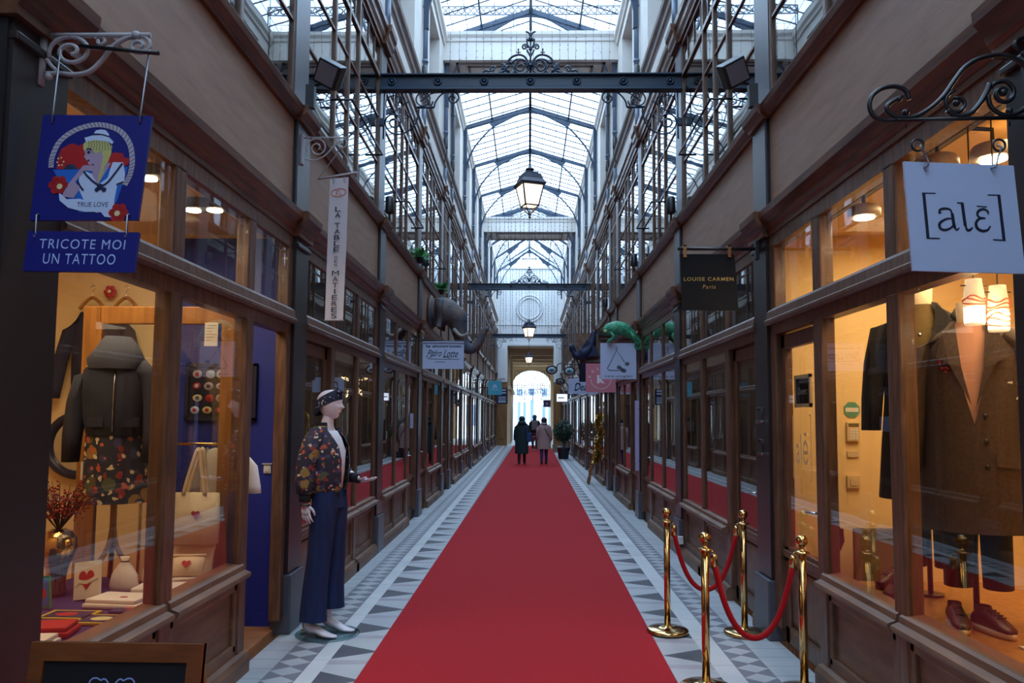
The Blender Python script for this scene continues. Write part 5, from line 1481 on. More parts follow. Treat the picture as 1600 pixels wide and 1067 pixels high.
# ================================================================ the blue and cream knitwear shop (banner side, nearest)
SHOPB = mat('shop_blue_paint', srgb(22, 44, 150), 0.6)
PURPC = mat('violet_cloth', srgb(58, 44, 108), 0.85)
OAK = mat('oak_door', srgb(176, 120, 56), 0.42, col2=srgb(150, 98, 42), scale=5, stretch=(5, 5, .5), coat=.1)
PAPER = mat('paper', srgb(230, 224, 208), 0.7)
CANVAS = mat('canvas_cloth', srgb(226, 204, 166), 0.85)
COTTON = mat('folded_cotton', srgb(236, 226, 216), 0.85, bump=.2, bscale=20)
NAVYK = mat('navy_knit', srgb(40, 40, 66), 0.9)
JACK = mat('charcoal_jacket_cloth', srgb(40, 44, 62), 0.85, col2=srgb(30, 34, 50), scale=8)
HEART = mat('heart_red', srgb(180, 40, 38), 0.6)
GLOWW = emis('warm_spot_glow', (1.0, .80, .52, 1), 40)
WPLAST = mat('white_plastic', srgb(226, 224, 220), 0.4)
WARM = (1.0, .70, .38)
t = empty('wall_left', (-2.4, 6.07, 0), 'structure')
m = MB(); m.box(-2.95, -1.96, 6.075, 6.12, .04, 3.1); m.box(-2.95, -1.96, 6.06, 6.08, .04, .14); m.build('blue_wall_panel', SHOPB, t)
def heart_poly(c, r, n=24):
    P = []
    for k in range(n):
        a = 2 * PI * k / n
        P.append((c[0] + r * .0625 * 16 * math.sin(a) ** 3, c[1] + r * .0625 * (13 * math.cos(a) - 5 * math.cos(2 * a) - 2 * math.cos(3 * a) - math.cos(4 * a))))
    return P
# open door leaf
t = thing('door_leaf', 'open oak glazed door leaf swung back into the blue and cream shop', 'door', (-1.96, 5.14, .06))
q = MB()
for x0, x1 in ((-3.03, -2.90), (-2.08, -1.96)): q.bbox(x0, x1, 5.12, 5.165, .06, 2.41, .008)
q.bbox(-2.92, -2.06, 5.12, 5.165, 2.29, 2.41, .008); q.bbox(-2.92, -2.06, 5.12, 5.165, .06, .5, .008)
q.build('door_frame', OAK, t)
q = MB(); q.box(-2.91, -2.07, 5.138, 5.144, .5, 2.3); q.build('door_pane', GLASS, t)
q = MB(); q.cyl((-2.50, 5.12, 2.33), (-2.50, 5.07, 2.33), .008); q.ball((-2.50, 5.06, 2.325), .016); q.build('brass_hook', BRASS, t)
t = tag(MB().box(-2.19, -2.10, 5.112, 5.116, 2.14, 2.30).build('paper_notice', PAPER), 'cream paper notice stuck high on the open oak door', 'notice')
q = MB()
for k in range(6): q.box(-2.18, -2.11 - .015 * (k % 3), 5.110, 5.1115, 2.28 - k * .02, 2.284 - k * .02)
q.build('notice_writing', PR['rope'], t)
# display platform
t = thing('display_platform', 'low window platform covered in violet cloth behind the nearest shop window', 'platform', (-2.45, 4.05, .04))
q = MB(); q.bbox(-2.95, -1.99, 3.0, 5.06, .04, .60, .01); q.build('platform_box', OAK, t)
q = MB(); q.bbox(-2.97, -1.98, 2.99, 5.07, .585, .615, .012); q.box(-1.985, -1.98, 2.99, 5.07, .3, .6); q.build('violet_cover', PURPC, t)
# torso form with jacket and skirt
BX_, BY_ = -2.60, 4.80
t = thing('torso_form', 'torso form in dark short jacket, hooded scarf and floral skirt behind the nearest window', 'dressed torso form', (BX_, BY_, .615))
wb = lambda x, y, z: Vector((BX_ + x, BY_ + y, z)); XX, YY = Vector((.93, .36, 0)), Vector((.36, -.93, 0))
q = MB(); q.tube([wb(0, .02, .9), wb(0, .02, 1.2)], .02, 8)
for a in (0, 2.1, 4.2): q.tube(smooth_line([wb(0, .02, 1.0), wb(.03 * math.cos(a), .02 + .03 * math.sin(a), .85), wb(.12 * math.cos(a), .02 + .12 * math.sin(a), .72), wb(.2 * math.cos(a), .02 + .2 * math.sin(a), .635)]), .016, 8)
q.build('wooden_stand', OAK, t)
q = MB(); loft(q, [(wb(0, 0, 1.15), XX * .15, YY * .11), (wb(0, 0, 1.45), XX * .14, YY * .10), (wb(0, 0, 1.75), XX * .16, YY * .11), (wb(0, 0, 1.98), XX * .18, YY * .10), (wb(0, 0, 2.05), XX * .08, YY * .07), (wb(0, 0, 2.15), XX * .055, YY * .055)], 24); q.build('torso', mat('linen_form', srgb(216, 190, 150), .8), t)
q = MB(); loft(q, [(wb(.03, 0, 1.13), XX * .20, YY * .15), (wb(.02, 0, 1.3), XX * .19, YY * .14), (wb(0, 0, 1.5), XX * .17, YY * .125), (wb(0, 0, 1.64), XX * .155, YY * .115)], 36, .04, 4, False); q.build('floral_skirt', FLORAL2, t)
q = MB(); loft(q, [(wb(0, 0, 1.56), XX * .165, YY * .13), (wb(0, 0, 1.66), XX * .185, YY * .145), (wb(0, 0, 1.82), XX * .195, YY * .145), (wb(0, 0, 1.95), XX * .195, YY * .12), (wb(0, 0, 2.02), XX * .13, YY * .10), (wb(0, 0, 2.06), XX * .085, YY * .08)], 30, .02, 5, False); jk = q.build('jacket', JACK, t)
for s in (-1, 1):
    q = MB(); loft(q, [(wb(s * .14, 0, 1.98), Vector((0, 0, .05)) + XX * s * .03, YY * .07), (wb(s * .21, 0, 1.92), XX * .06, YY * .075), (wb(s * .245, -.01, 1.75), XX * .062, YY * .072), (wb(s * .255, -.03, 1.55), XX * .058, YY * .066), (wb(s * .25, -.05, 1.38), XX * .05, YY * .056)], 18, .03, 6); q.build('sleeve', JACK, jk)
q = MB()
for k in range(2): q.tube([wb(0, 0, 0) + YY * (.151 if k == 0 else .15) + Vector((0, 0, 1.57)), wb(0, 0, 0) + YY * .153 + Vector((0, 0, 1.70)), wb(0, 0, 0) + YY * .15 + Vector((0, 0, 1.84)), wb(0, 0, 0) + YY * .125 + Vector((0, 0, 1.95))], .004, 6)
q.build('zip', CHROME, jk)
for s in (-1, 1):
    q = MB(); c_ = wb(0, 0, 1.66) + XX * s * .10 + YY * .118; q.add([c_ + XX * -.045 * s + YY * .022, c_ + XX * .045 * s - YY * .012, c_ + XX * .045 * s - YY * .01 - Vector((0, 0, .06)), c_ + XX * -.045 * s + YY * .024 - Vector((0, 0, .06))], [(0, 1, 2, 3)]); q.build('pocket_flap', JACK, jk)
q = MB(); loft(q, [(wb(0, 0, 1.545), XX * .168, YY * .133), (wb(0, 0, 1.60), XX * .178, YY * .140)], 30, .03, 9, False); q.build('waist_rib', RIB, jk)
q = MB(); loft(q, [(wb(0, -.02, 1.96), XX * .15, YY * .13), (wb(.0, -.02, 2.02), XX * .165, YY * .14), (wb(0, -.01, 2.08), XX * .135, YY * .12), (wb(-.01, .0, 2.14), XX * .10, YY * .09), (wb(-.02, .01, 2.17), XX * .075, YY * .06)], 26, .06, 2, False); q.build('hooded_scarf', mat('grey_blue_scarf', srgb(66, 70, 84), .9), t)
q = MB(); q.box(BX_ + .02, BX_ + .26, BY_ - .165, BY_ - .155, 1.80, 1.90) if False else None
XX, YY = Vector((1, 0, 0)), Vector((0, -1, 0))
# navy sweater, hangers and flower badge on the wall
t = thing('sweater', 'navy sweater hanging high on the cream wall beside the open oak door', 'sweater', (-3.42, 6.0, 1.85))
ws = lambda x, z, y=0: Vector((-3.42 + x, 6.0 + y, z))
q = MB(); loft(q, [(ws(0, 1.86), XX * .20, YY * .05), (ws(0, 2.1), XX * .21, YY * .055), (ws(0, 2.38), XX * .21, YY * .05), (ws(0, 2.47), XX * .15, YY * .045), (ws(0, 2.50), XX * .07, YY * .04)], 24, .02, 1); q.build('knit_body', NAVYK, t)
for s in (-1, 1):
    q = MB(); loft(q, [(ws(s * .14, 2.44), Vector((0, 0, .05)), YY * .045), (ws(s * .23, 2.34), XX * .055, YY * .05), (ws(s * .30, 2.08), XX * .055, YY * .05), (ws(s * .33, 1.88), XX * .05, YY * .045), (ws(s * .335, 1.80), XX * .04, YY * .04)], 16, .03, 3); q.build('knit_sleeve', NAVYK, t)
def hanger(x, y, z, label, w_=.10):
    t = thing('clothes_hanger', label, 'hanger', (x, y, z), 'wooden hangers over the sweater')
    q = MB(); q.tube(smooth_line([(x - w_, y, z - .09), (x - w_ * .5, y, z - .03), (x, y, z), (x + w_ * .5, y, z - .03), (x + w_, y, z - .09)]), .014, 8); q.build('wooden_bar', OAK, t)
    q = MB(); q.tube(smooth_line([(x, y, z), (x, y, z + .05), (x + .02, y, z + .075), (x + .005, y, z + .1), (x - .02, y, z + .085)]), .003, 6); q.build('wire_hook', CHROME, t)
hanger(-3.47, 5.98, 2.60, 'wooden hanger above the navy sweater beside the flower badge')
hanger(-3.20, 5.98, 2.60, 'wooden hanger above the oak door nearer its brass hook')
q = MB(); 
for k in range(6): q.ball((-3.37 + .032 * math.cos(k * 1.05), 6.05, 2.66 + .032 * math.sin(k * 1.05)), .023, 1, .3, 1, 10)
o = tag(q.build('flower_badge', HEART), 'dark red flower badge on the cream wall between two hangers', 'wall badge')
q = MB(); q.ball((-3.37, 6.035, 2.66), .014, 1, .4, 1); q.build('flower_centre', PR['cream'], o)
# round mirror
t = thing('round_mirror', 'round wall mirror in a navy frame low beside the torso form', 'mirror', (-3.58, 6.05, 1.43))
q = MB(); q.tube([(-3.58 + .235 * math.cos(a * PI / 20), 6.05, 1.43 + .235 * math.sin(a * PI / 20)) for a in range(40)], .035, 10, closed=True); q.build('mirror_frame', mat('navy_frame', srgb(30, 34, 66), .4), t)
q = MB(); q.lathe([(.22, 0), (.22, .005)], (-3.58, 6.06, 1.43), 32, Matrix.Rotation(PI / 2, 3, 'X')); q.build('mirror_glass', mat('mirror_silver', srgb(200, 200, 200), .03, 1.0), t)
# badge display
t = thing('badge_board', 'dark framed board of embroidered badges on the blue wall', 'display board', (-2.44, 6.05, 1.62))
q = MB(); q.box(-2.72, -2.17, 6.055, 6.075, 1.64, 2.08); q.build('felt_board', mat('dark_felt', srgb(28, 28, 44), .9), t)
q = MB()
for x0, x1, z0, z1 in ((-2.73, -2.16, 2.06, 2.09), (-2.73, -2.16, 1.63, 1.66), (-2.73, -2.70, 1.63, 2.09), (-2.19, -2.16, 1.63, 2.09)): q.bbox(x0, x1, 6.04, 6.08, z0, z1, .004)
q.build('board_frame', NAVYK, t)
rnd = random.Random(5)
for r in range(4):
    for c in range(5):
        x, z = -2.64 + c * .1 + rnd.uniform(-.01, .01), 2.0 - r * .095
        q = MB(); q.ball((x, 6.05, z), .032, 1.1 + .2 * rnd.random(), .2, .8 + .3 * rnd.random(), 10); b_ = q.build('badge', [PR['rope'], HEART, PR['cream'], PR['white']][(r * 5 + c * 3) % 4], t)
        q = MB(); q.ball((x, 6.044, z), .017, 1, .3, 1, 8); q.build('badge_motif', [HEART, PR['white'], PR['deep'], HEART][(r + c) % 4], b_)
t = thing('light_switch', 'white light switch on the blue wall by the open doorway', 'light switch', (-2.06, 6.06, 1.25))
q = MB(); q.bbox(-2.09, -2.03, 6.062, 6.076, 1.22, 1.285, .004); q.build('switch_plate', WPLAST, t)
q = MB(); q.bbox(-2.078, -2.042, 6.056, 6.064, 1.232, 1.272, .003); q.build('switch_rocker', WPLAST, t)
q = MB(); q.box(-2.10, -2.02, 6.05, 6.076, 1.292, 1.298); q.build('switch_ledge', WPLAST, t)
# t-shirt on rail, tote bag
t = thing('clothes_rail', 'thin brass clothes rail across the shop behind the tote bag', 'rail', (-2.3, 5.45, 1.5))
q = MB(); q.tube([(-2.75, 5.45, 1.47), (-1.98, 5.45, 1.47)], .012, 8); q.tube([(-2.75, 5.45, 1.47), (-2.75, 5.45, .04)], .012, 8); q.build('rail_tube', BRASS, t)
t = thing('t_shirt', 'white t-shirt on a hanger on the brass rail beside the oak door', 't-shirt', (-2.15, 5.42, .85))
ws = lambda x, z: Vector((-2.15 + x, 5.42, z))
q = MB(); loft(q, [(ws(0, .85), XX * .17, YY * .05), (ws(0, 1.15), XX * .17, YY * .055), (ws(0, 1.36), XX * .18, YY * .05), (ws(0, 1.43), XX * .12, YY * .04), (ws(0, 1.445), XX * .07, YY * .035)], 24, .03, 8); q.build('shirt_body', COTTON, t)
for s in (-1, 1):
    q = MB(); loft(q, [(ws(s * .12, 1.41), Vector((0, 0, .04)), YY * .035), (ws(s * .19, 1.32), XX * .05, YY * .04), (ws(s * .215, 1.18), XX * .05, YY * .04), (ws(s * .22, 1.13), XX * .05, YY * .04)], 14, .03, 2); q.build('shirt_sleeve', COTTON, t)
t = thing('tote_bag', 'cream canvas tote bag with a small heart hanging in the window', 'bag', (-2.13, 4.93, .86))
q = MB(); loft(q, [(Vector((-2.13, 4.93, .86)), XX * .15, YY * .045), (Vector((-2.13, 4.93, 1.0)), XX * .155, YY * .05), (Vector((-2.125, 4.93, 1.18)), XX * .145, YY * .03)], 26, .02, 3); q.build('bag_body', CANVAS, t)
for d in (-.03, .03):
    q = MB(); q.tube(smooth_line([(-2.20, 4.93 + d, 1.17), (-2.16, 4.93 + d, 1.32), (-2.11, 4.93 + d, 1.46), (-2.085, 4.93 + d, 1.32), (-2.06, 4.93 + d, 1.17)]), .013, 6, flat=.4); q.build('bag_strap', CANVAS, t)
q = MB(); q.prism(heart_poly((-2.105, 1.05), .028), 4.872, 4.876, lambda u, z, d: (u, d, z)); q.build('heart_print', HEART, t)
def pouch(x, y, z, w_, h, rot, label, hx=0, tilt=.25):
    t = thing('pouch', label, 'pouch', (x, y, z), 'cream pouches in the window')
    R_ = Matrix.Rotation(rot, 3, 'Z') @ Matrix.Rotation(-tilt, 3, 'X')
    T_ = lambda u, d, v: Vector((x, y, z)) + R_ @ Vector((u, d, v))
    P = []
    for i in range(9):
        v = i / 8
        P.append([T_(w_ / 2 * c_ * (1 - .04 * math.sin(v * PI)), -.045 * math.sin(PI * min(1, max(0, v * .9 + .08))) * math.sin(math.acos(max(-1, min(1, c_)))) * sg, v * h) for c_, sg in [(math.cos(PI * k / 8), 1) for k in range(9)] + [(math.cos(PI + PI * k / 8), -1) for k in range(1, 8)]])
    q = MB(); q.grid(P, True, True); q.build('pouch_body', CANVAS, t)
    q = MB(); q.tube([T_(-w_ / 2, -.008, h), T_(w_ / 2, -.008, h)], .008, 6); q.build('zip_edge', CANVAS, t)
    q = MB(); q.add([T_(u, -.048, v) for u, v in heart_poly((hx, h * .5), .028)], [list(range(24))]); q.build('heart_print', HEART, t)
pouch(-2.145, 4.93, .632, .27, .22, .05, 'bigger cream pouch with a red heart at the window corner')
pouch(-2.09, 4.74, .69, .20, .13, .12, 'small cream pouch with a red heart lying before the bigger one', 0, .5)
for x, y, h, lb in ((-2.40, 4.60, .22, 'small cream drawstring bag standing before the oak stand foot'), (-2.30, 4.78, .22, 'small cream drawstring bag half hidden by the window post')):
    t = thing('drawstring_bag', lb, 'bag', (x, y, .617), 'small drawstring bags')
    q = MB(); q.lathe([(.07, 0), (.085, .05), (.075, .11), (.045, .16), (.02, .19), (.03, .215)], (x, y, .617), 16, None, 1, .6); q.build('bag_body', COTTON, t)
    q = MB(); q.lathe([(.026, .185), (.026, .192)], (x, y, .617), 12, None, 1, .6); q.build('bag_cord', BLACKM, t)
def folded(x, y, z, w_, d_, h, rot, m_, label, dot=None):
    t = thing('folded_shirt', label, 'folded shirt', (x, y, z), 'folded cotton shirts in the window')
    R_ = Matrix.Rotation(rot, 3, 'Z')
    q = MB(); q.bbox(x - w_ / 2, x + w_ / 2, y - d_ / 2, y + d_ / 2, z, z + h * .55, h * .25, R_); q.bbox(x - w_ / 2 + .01, x + w_ / 2 - .015, y - d_ / 2 + .012, y + d_ / 2, z + h * .5, z + h, h * .22, R_); q.build('shirt_stack', m_, t)
    if dot is not None:
        q = MB(); q.ball((x + .03, y - d_ * .1, z + h), .02, 1.2, .8, .15, 10); q.build('heart_print', dot, t)
folded(-2.27, 4.32, .617, .32, .21, .05, -.1, COTTON, 'white folded t-shirt with tiny red mark nearest the yellow frames', HEART)
folded(-2.16, 4.56, .617, .30, .2, .06, .1, COTTON, 'white folded t-shirt behind the other with a small dark mark', PR['deep'])
folded(-2.12, 4.80, .617, .24, .2, .04, .0, COTTON, 'white folded t-shirt lying beside the window post')
folded(-2.30, 3.74, .617, .22, .18, .05, .2, mat('red_cotton', srgb(180, 40, 36), .85), 'red folded t-shirt at the near end of the platform')
folded(-2.28, 3.52, .617, .24, .18, .045, .1, COTTON, 'white folded t-shirt in front of the red one', PR['deep'])
YEL = mat('yellow_frame_paint', srgb(214, 178, 40), .5); GRN = mat('green_frame_paint', srgb(40, 120, 96), .5)
def card(name, corners, fm, label, fill, group, extra=None, cat='framed picture'):
    A = Panel(*corners, thick=.012); c = (A.c[2] + A.c[3]) / 2
    t = thing(name, label, cat, tuple(c), group)
    A.board('backing', fm, t)
    q = MB(); A.poly(q, [(.09, .07), (.91, .07), (.91, .93), (.09, .93)], .001); q.build('picture', fill, t)
    if extra: extra(A, t)
    return t
def flatcard(x, y, w_, d_, fm, label, fill, rot=0.0):
    R_ = Matrix.Rotation(rot, 3, 'Z'); c = Vector((x, y, .632))
    P = [c + R_ @ Vector(v) for v in ((-w_ / 2, d_ / 2, 0), (w_ / 2, d_ / 2, 0), (-w_ / 2, -d_ / 2, 0), (w_ / 2, -d_ / 2, 0))]
    A = Panel(*P, thick=.012); A.n = Vector((0, 0, 1))
    t = thing('framed_card', label, 'framed picture', (x, y, .62), 'framed cards lying on the platform')
    A.board('backing', fm, t)
    q = MB(); A.poly(q, [(.08, .1), (.92, .1), (.92, .9), (.08, .9)], .0008); q.build('picture', fill, t)
    q = MB(); A.disc(q, (.45, .5), .22, .0014); q.build('picture_motif', [HEART, PR['cream']][int(x * 100) % 2], t)
VIO = mat('violet_card', srgb(70, 60, 120), .6)
flatcard(-2.40, 4.06, .26, .17, YEL, 'yellow framed card farther from the window glass', PR['deep'])
flatcard(-2.17, 3.98, .26, .17, YEL, 'yellow framed card nearest the window glass', PR['deep'])
flatcard(-2.12, 4.20, .22, .15, VIO, 'violet framed card beside the white folded shirts', PR['deep'])
flatcard(-2.44, 3.88, .24, .15, VIO, 'violet framed card beside the red folded shirt', PR['deep'])
def hx(A, t):
    q = MB(); A.poly(q, [(u, 1 - v) for u, v in heart_poly((.5, .53), .30)], .0035); q.build('heart_print', HEART, t)
    q = MB(); A.stroke(q, p2([(.1, .62), (.2, .52), (.5, .56), (.8, .48), (.92, .40)]), .06, .0045, 1.3); A.text(q, 'TRUE LOVE', .28, .75, .49, .57, .0055); q.build('ribbon_print', PAPER, t)
card('heart_picture', [(-2.62, 4.46, .818), (-2.445, 4.415, .848), (-2.59, 4.41, .618), (-2.415, 4.365, .648)], PAPER, 'white card with a big red heart leaning on the violet platform', PAPER, 'upright pictures on the platform', hx, 'picture card')
card('framed_picture', [(-2.72, 4.28, .78), (-2.63, 4.24, .79), (-2.68, 4.23, .62), (-2.58, 4.18, .63)], GRN, 'green framed colourful picture standing beside the heart card', PR['sea'], 'upright pictures on the platform', lambda A, t: (lambda q: (A.disc(q, (.5, .55), .25, .002, 1.6), q.build('picture_motif', HEART, t)))(MB()))
card('framed_picture', [(-2.60, 4.02, .78), (-2.53, 3.96, .77), (-2.58, 3.98, .62), (-2.50, 3.92, .62)], OAK, 'wood framed picture nearest the dark corner pilaster', PAPER, 'upright pictures on the platform')
# vase
VX, VY = -2.76, 4.52
t = thing('brass_vase', 'round brass vase of red berry branches behind the nearest window', 'vase', (VX, VY, .617))
q = MB(); q.lathe([(.05, 0), (.055, .03), (.05, .10), (.06, .16), (.085, .22), (.105, .28), (.10, .33), (.075, .37), (.04, .385)], (VX, VY, .617), 24); q.build('vase_body', BRASS, t)
BER = mat('berry_red', srgb(150, 36, 30), .5); TWIG = mat('twig_brown', srgb(86, 52, 34), .8)
rnd = random.Random(11); q = MB(); qb = MB()
for k in range(46):
    a, s_ = rnd.uniform(0, 6.28), rnd.uniform(.03, .17); h = rnd.uniform(.12, .30)
    p0 = Vector((VX, VY, .99)); p1 = p0 + Vector((math.cos(a) * s_ * 1.35, math.sin(a) * s_ * .8, h))
    q.tube([p0, p0.lerp(p1, .5) + Vector((0, 0, .03)), p1], .0025, 4)
    for j in range(7):
        c = p0.lerp(p1, .45 + .55 * rnd.random()) + Vector((rnd.uniform(-.03, .03), rnd.uniform(-.03, .03), rnd.uniform(-.02, .03)))
        qb.ball(c, .0075, n=6)
q.build('branches', TWIG, t); o = qb.build('berries', BER, t); o['kind'] = 'stuff'
# ceiling twin spots
def twin(x, y, label, grp='twin ceiling spots of the cream shop'):
    t = thing('ceiling_spot', label, 'ceiling lamp', (x, y, 3.10), grp)
    q = MB(); q.bbox(x - .16, x + .16, y - .08, y + .08, 3.07, 3.138, .008); q.build('spot_box', mat('spot_grey', srgb(90, 86, 84), .5) if 'spot_grey' not in MATS else MATS['spot_grey'], t)
    for dx in (-.075, .075):
        q = MB(); q.lathe([(.05, 0), (.05, .006)], (x + dx, y, 3.062), 20); q.build('spot_glow', GLOWW, t)
twin(-2.18, 4.4, 'twin ceiling spot nearest the royal blue hanging sign'); twin(-2.22, 5.1, 'twin ceiling spot nearest the shop doorway')
area('cream_shop_light', (-2.7, 4.3, 3.04), .8, 42, (1, .74, .45), (0, 0, 0), 2.0)
# ================================================================ the coat shop (opposite side, nearest)
t = thing('display_table', 'wooden topped display table inside the coat shop window', 'table', (2.7, 4.3, .04))
q = MB(); q.bbox(2.12, 3.2, 3.0, 5.28, .555, .60, .006); q.build('table_top', OAK, t)
q = MB(); q.box(2.15, 3.17, 3.03, 5.25, .04, .555); q.build('dark_base', mat('dark_plum_base', srgb(52, 26, 34), .6), t)
COATB = mat('black_wool', srgb(24, 22, 24), .9); COATT = mat('brown_grey_wool', srgb(80, 64, 54), .9, col2=srgb(66, 52, 44), scale=60)
FORM = mat('cream_form', srgb(232, 208, 168), .7); SHIRT = mat('pink_shirt', srgb(216, 160, 132), .8); GOLDF = mat('olive_lining', srgb(110, 88, 40), .8)
def coated(x, y, zt, label, coat, opened, hem, shirt):
    """headless form in a coat; zt = shoulder height"""
    t = thing('coat_form', label, 'dressed form', (x, y, .602), 'coats on headless forms')
    X_, Y_ = Vector((.90, -.436, 0)), Vector((-.436, -.90, 0))
    w_ = lambda a, d, z: Vector((x, y, 0)) + X_ * a + Y_ * d + Vector((0, 0, z))
    q = MB(); loft(q, [(w_(0, 0, zt - .62), X_ * .15, Y_ * .11), (w_(0, 0, zt - .3), X_ * .15, Y_ * .11), (w_(0, 0, zt - .06), X_ * .16, Y_ * .09), (w_(0, 0, zt + .02), X_ * .075, Y_ * .065), (w_(0, 0, zt + .06), X_ * .055, Y_ * .055), (w_(0, 0, zt + .16), X_ * .06, Y_ * .06)], 26); q.build('form', FORM, t)
    q = MB(); q.tube([w_(0, -.14, .61), w_(0, -.14, .95), w_(0, -.05, 1.1), w_(0, -.02, zt - .6)], .016, 8); q.lathe([(.075, 0), (.075, .012)], tuple(w_(0, -.14, .602)), 24); q.build('stand', BLACKM, t)
    q = MB()
    for s in (-1, 1): loft(q, [(w_(s * .08, 0, zt - .62), X_ * .085, Y_ * .10), (w_(s * .085, 0, zt - 1.0), X_ * .075, Y_ * .085), (w_(s * .09, 0, .80), X_ * .07, Y_ * .075)], 18, .03, 3)
    q.build('trousers', BLKT, t)
    q = MB(); loft(q, [(w_(0, .01, zt - .6), X_ * .165, Y_ * .125), (w_(0, .01, zt - .3), X_ * .165, Y_ * .125), (w_(0, .005, zt - .08), X_ * .165, Y_ * .10), (w_(0, 0, zt + .0), X_ * .09, Y_ * .08), (w_(0, .005, zt + .05), X_ * .07, Y_ * .07)], 24, .01, 2, False); q.build('shirt', shirt, t)
    P = []
    for z, rs, rf, op in ((hem, .27, .21, -.06), ((hem + zt - .5) / 2, .25, .195, -.06), (zt - .52, .225, .175, -.03), (zt - .40, .222, .170, opened * .35), (zt - .28, .225, .165, opened * .8), (zt - .12, .235, .14, opened * 1.3), (zt - .03, .19, .115, opened * 1.8), (zt + .025, .11, .095, opened * 2.4), (zt + .06, .085, .085, opened * 2.6)):
        P.append([w_(rs * math.sin(a) * (1 + .012 * math.sin(9 * a + z * 4)), rf * math.cos(a), z) for a in [op + (2 * PI - 2 * op) * j / 36 for j in range(37)]])
    q = MB(); q.grid(P); ct = q.build('coat', coat, t)
    for s in (-1, 1):
        q = MB(); loft(q, [(w_(s * .15, 0, zt - .02), Vector((0, 0, .05)) + X_ * s * .03, Y_ * .08), (w_(s * .225, 0, zt - .08), X_ * .068, Y_ * .085), (w_(s * .27, .01, zt - .3), X_ * .066, Y_ * .078), (w_(s * .29, .03, zt - .52), X_ * .062, Y_ * .07), (w_(s * .30, .05, zt - .72), X_ * .056, Y_ * .062)], 20, .02, 4); q.build('sleeve', coat, ct)
        q = MB(); e = math.sin(opened) * .165
        q.add([w_(s * .07, .085, zt + .05), w_(s * .13, .118, zt - .02), w_(s * .165, .140, zt - .14), w_(s * .105, .166, zt - .18), w_(s * .01, .188, zt - .40), w_(s * .05, .168, zt - .2)], [(0, 1, 2, 3, 5), (3, 4, 5)]); q.build('lapel', coat, ct)
    return t, ct, w_
t, ct, w_ = coated(2.42, 4.75, 2.33, 'black wool coat on a headless form deeper in the coat window', COATB, .22, 1.20, GOLDF)
q = MB(); q.ball(w_(-.02, .19, 2.18), .012); q.build('press_stud', CHROME, ct)
t, ct, w_ = coated(2.375, 4.18, 2.15, 'long brown grey coat over pink shirt on the form nearest the window', COATT, .30, 1.10, SHIRT)
for k in range(3):
    q = MB(); q.ball(w_(.05, .178 + k * .006, 1.70 - k * .13), .013, 1, .6, 1, 10); q.build('button', BLACKM, ct)
q = MB(); q.add([w_(.09, .192, 1.50), w_(.20, .135, 1.485), w_(.20, .140, 1.43), w_(.09, .20, 1.445)], [(0, 1, 2, 3)]); q.build('pocket_flap', COATT, ct)
q = MB()
for k in range(14): q.ball(w_(-.13 + .02 * math.cos(k * 2.4), .135, 1.99 + .03 * math.sin(k * 1.7) - .003 * k), .007, n=6)
q.build('brooch', PR['red'], ct)
# pendants
PGL = emis('pendant_glow', (1.0, .74, .38, 1), 6.0)
FROST = mat('frosted_pendant_glass', srgb(250, 222, 176), .5, emit=(1, .72, .40, 1), estr=.9)
SWIRL = mat('red_glass_thread', srgb(196, 70, 40), .3, emit=(.8, .2, .08, 1), estr=.4)
for x, y, z, lb in ((2.075, 3.6, 2.12, 'glass pendant lamp with two red threads over the brown coat, the higher one'), (2.185, 3.6, 2.09, 'glass pendant lamp with many red swirls, nearest the dark corner')):
    t = thing('pendant_lamp', lb, 'pendant lamp', (x, y, z), 'red threaded glass pendants')
    q = MB(); q.lathe([(.042, .0), (.044, .10), (.042, .15), (.036, .19), (.034, .215)], (x, y, z), 24); q.build('lamp_shade', FROST, t)
    q = MB(); q.lathe([(.0435, .0), (.0445, .075)], (x, y, z + .008), 24); q.build('lamp_glow', PGL, t)
    q = MB()
    for j in range(3 if x < 2.1 else 6):
        z0 = z + (.10 + .012 * j if x < 2.1 else .03 + .022 * j)
        q.tube([(x + .0465 * math.cos(a * PI / 12), y + .0465 * math.sin(a * PI / 12), z0 + .01 * math.sin(a * PI / 12 * (1 + j % 3) + j)) for a in range(24)], .0035, 6, closed=True)
    q.build('red_thread', SWIRL, t)
    q = MB(); q.tube([(x, y, z + .20), (x, y, 3.13)], .004, 6); q.build('lamp_cord', BLACKM, t)
    q = MB(); q.tube([(x - .06, y, z + .185), (x + .06, y, z + .185)], .003, 6); q.build('cross_pin', BLACKM, t)
    point('pendant_light', (x, y - .07, z + .04), 3, WARM, .04)
# track with spots
t = thing('lamp_track', 'black ceiling lamp track inside the coat shop', 'lamp track', (2.15, 4.3, 3.1))
q = MB(); q.box(2.13, 2.17, 3.1, 5.7, 3.1, 3.138); q.build('track_rail', BLACKM, t)
SPG = mat('spot_aluminium', srgb(170, 150, 128), .4)
for x, y, lb in ((2.10, 3.92, 'round track spot above the white square sign hook'), (2.13, 4.86, 'round track spot above the shop door window'), (2.28, 3.75, 'round track spot nearest the dark corner')):
    t = thing('track_spot', lb, 'spot lamp', (x, y, 2.95), 'round track spots of the coat shop')
    q = MB(); q.lathe([(.10, .03), (.10, .08), (.085, .10), (.03, .12)], (x, y, 2.93), 24); q.build('spot_housing', SPG, t)
    q = MB(); q.lathe([(.06, .022), (.06, .028)], (x, y, 2.93), 20); q.build('spot_glow', GLOWW, t)
    q = MB(); q.tube([(x, y, 3.04), (x, y, 3.11), (2.15, y, 3.118)], .012, 6); q.build('spot_arm', BLACKM, t)
area('coat_shop_light', (2.65, 4.5, 3.05),   .7, 70, (1.0, .72, .40), (0, 0, 0), 2.2)
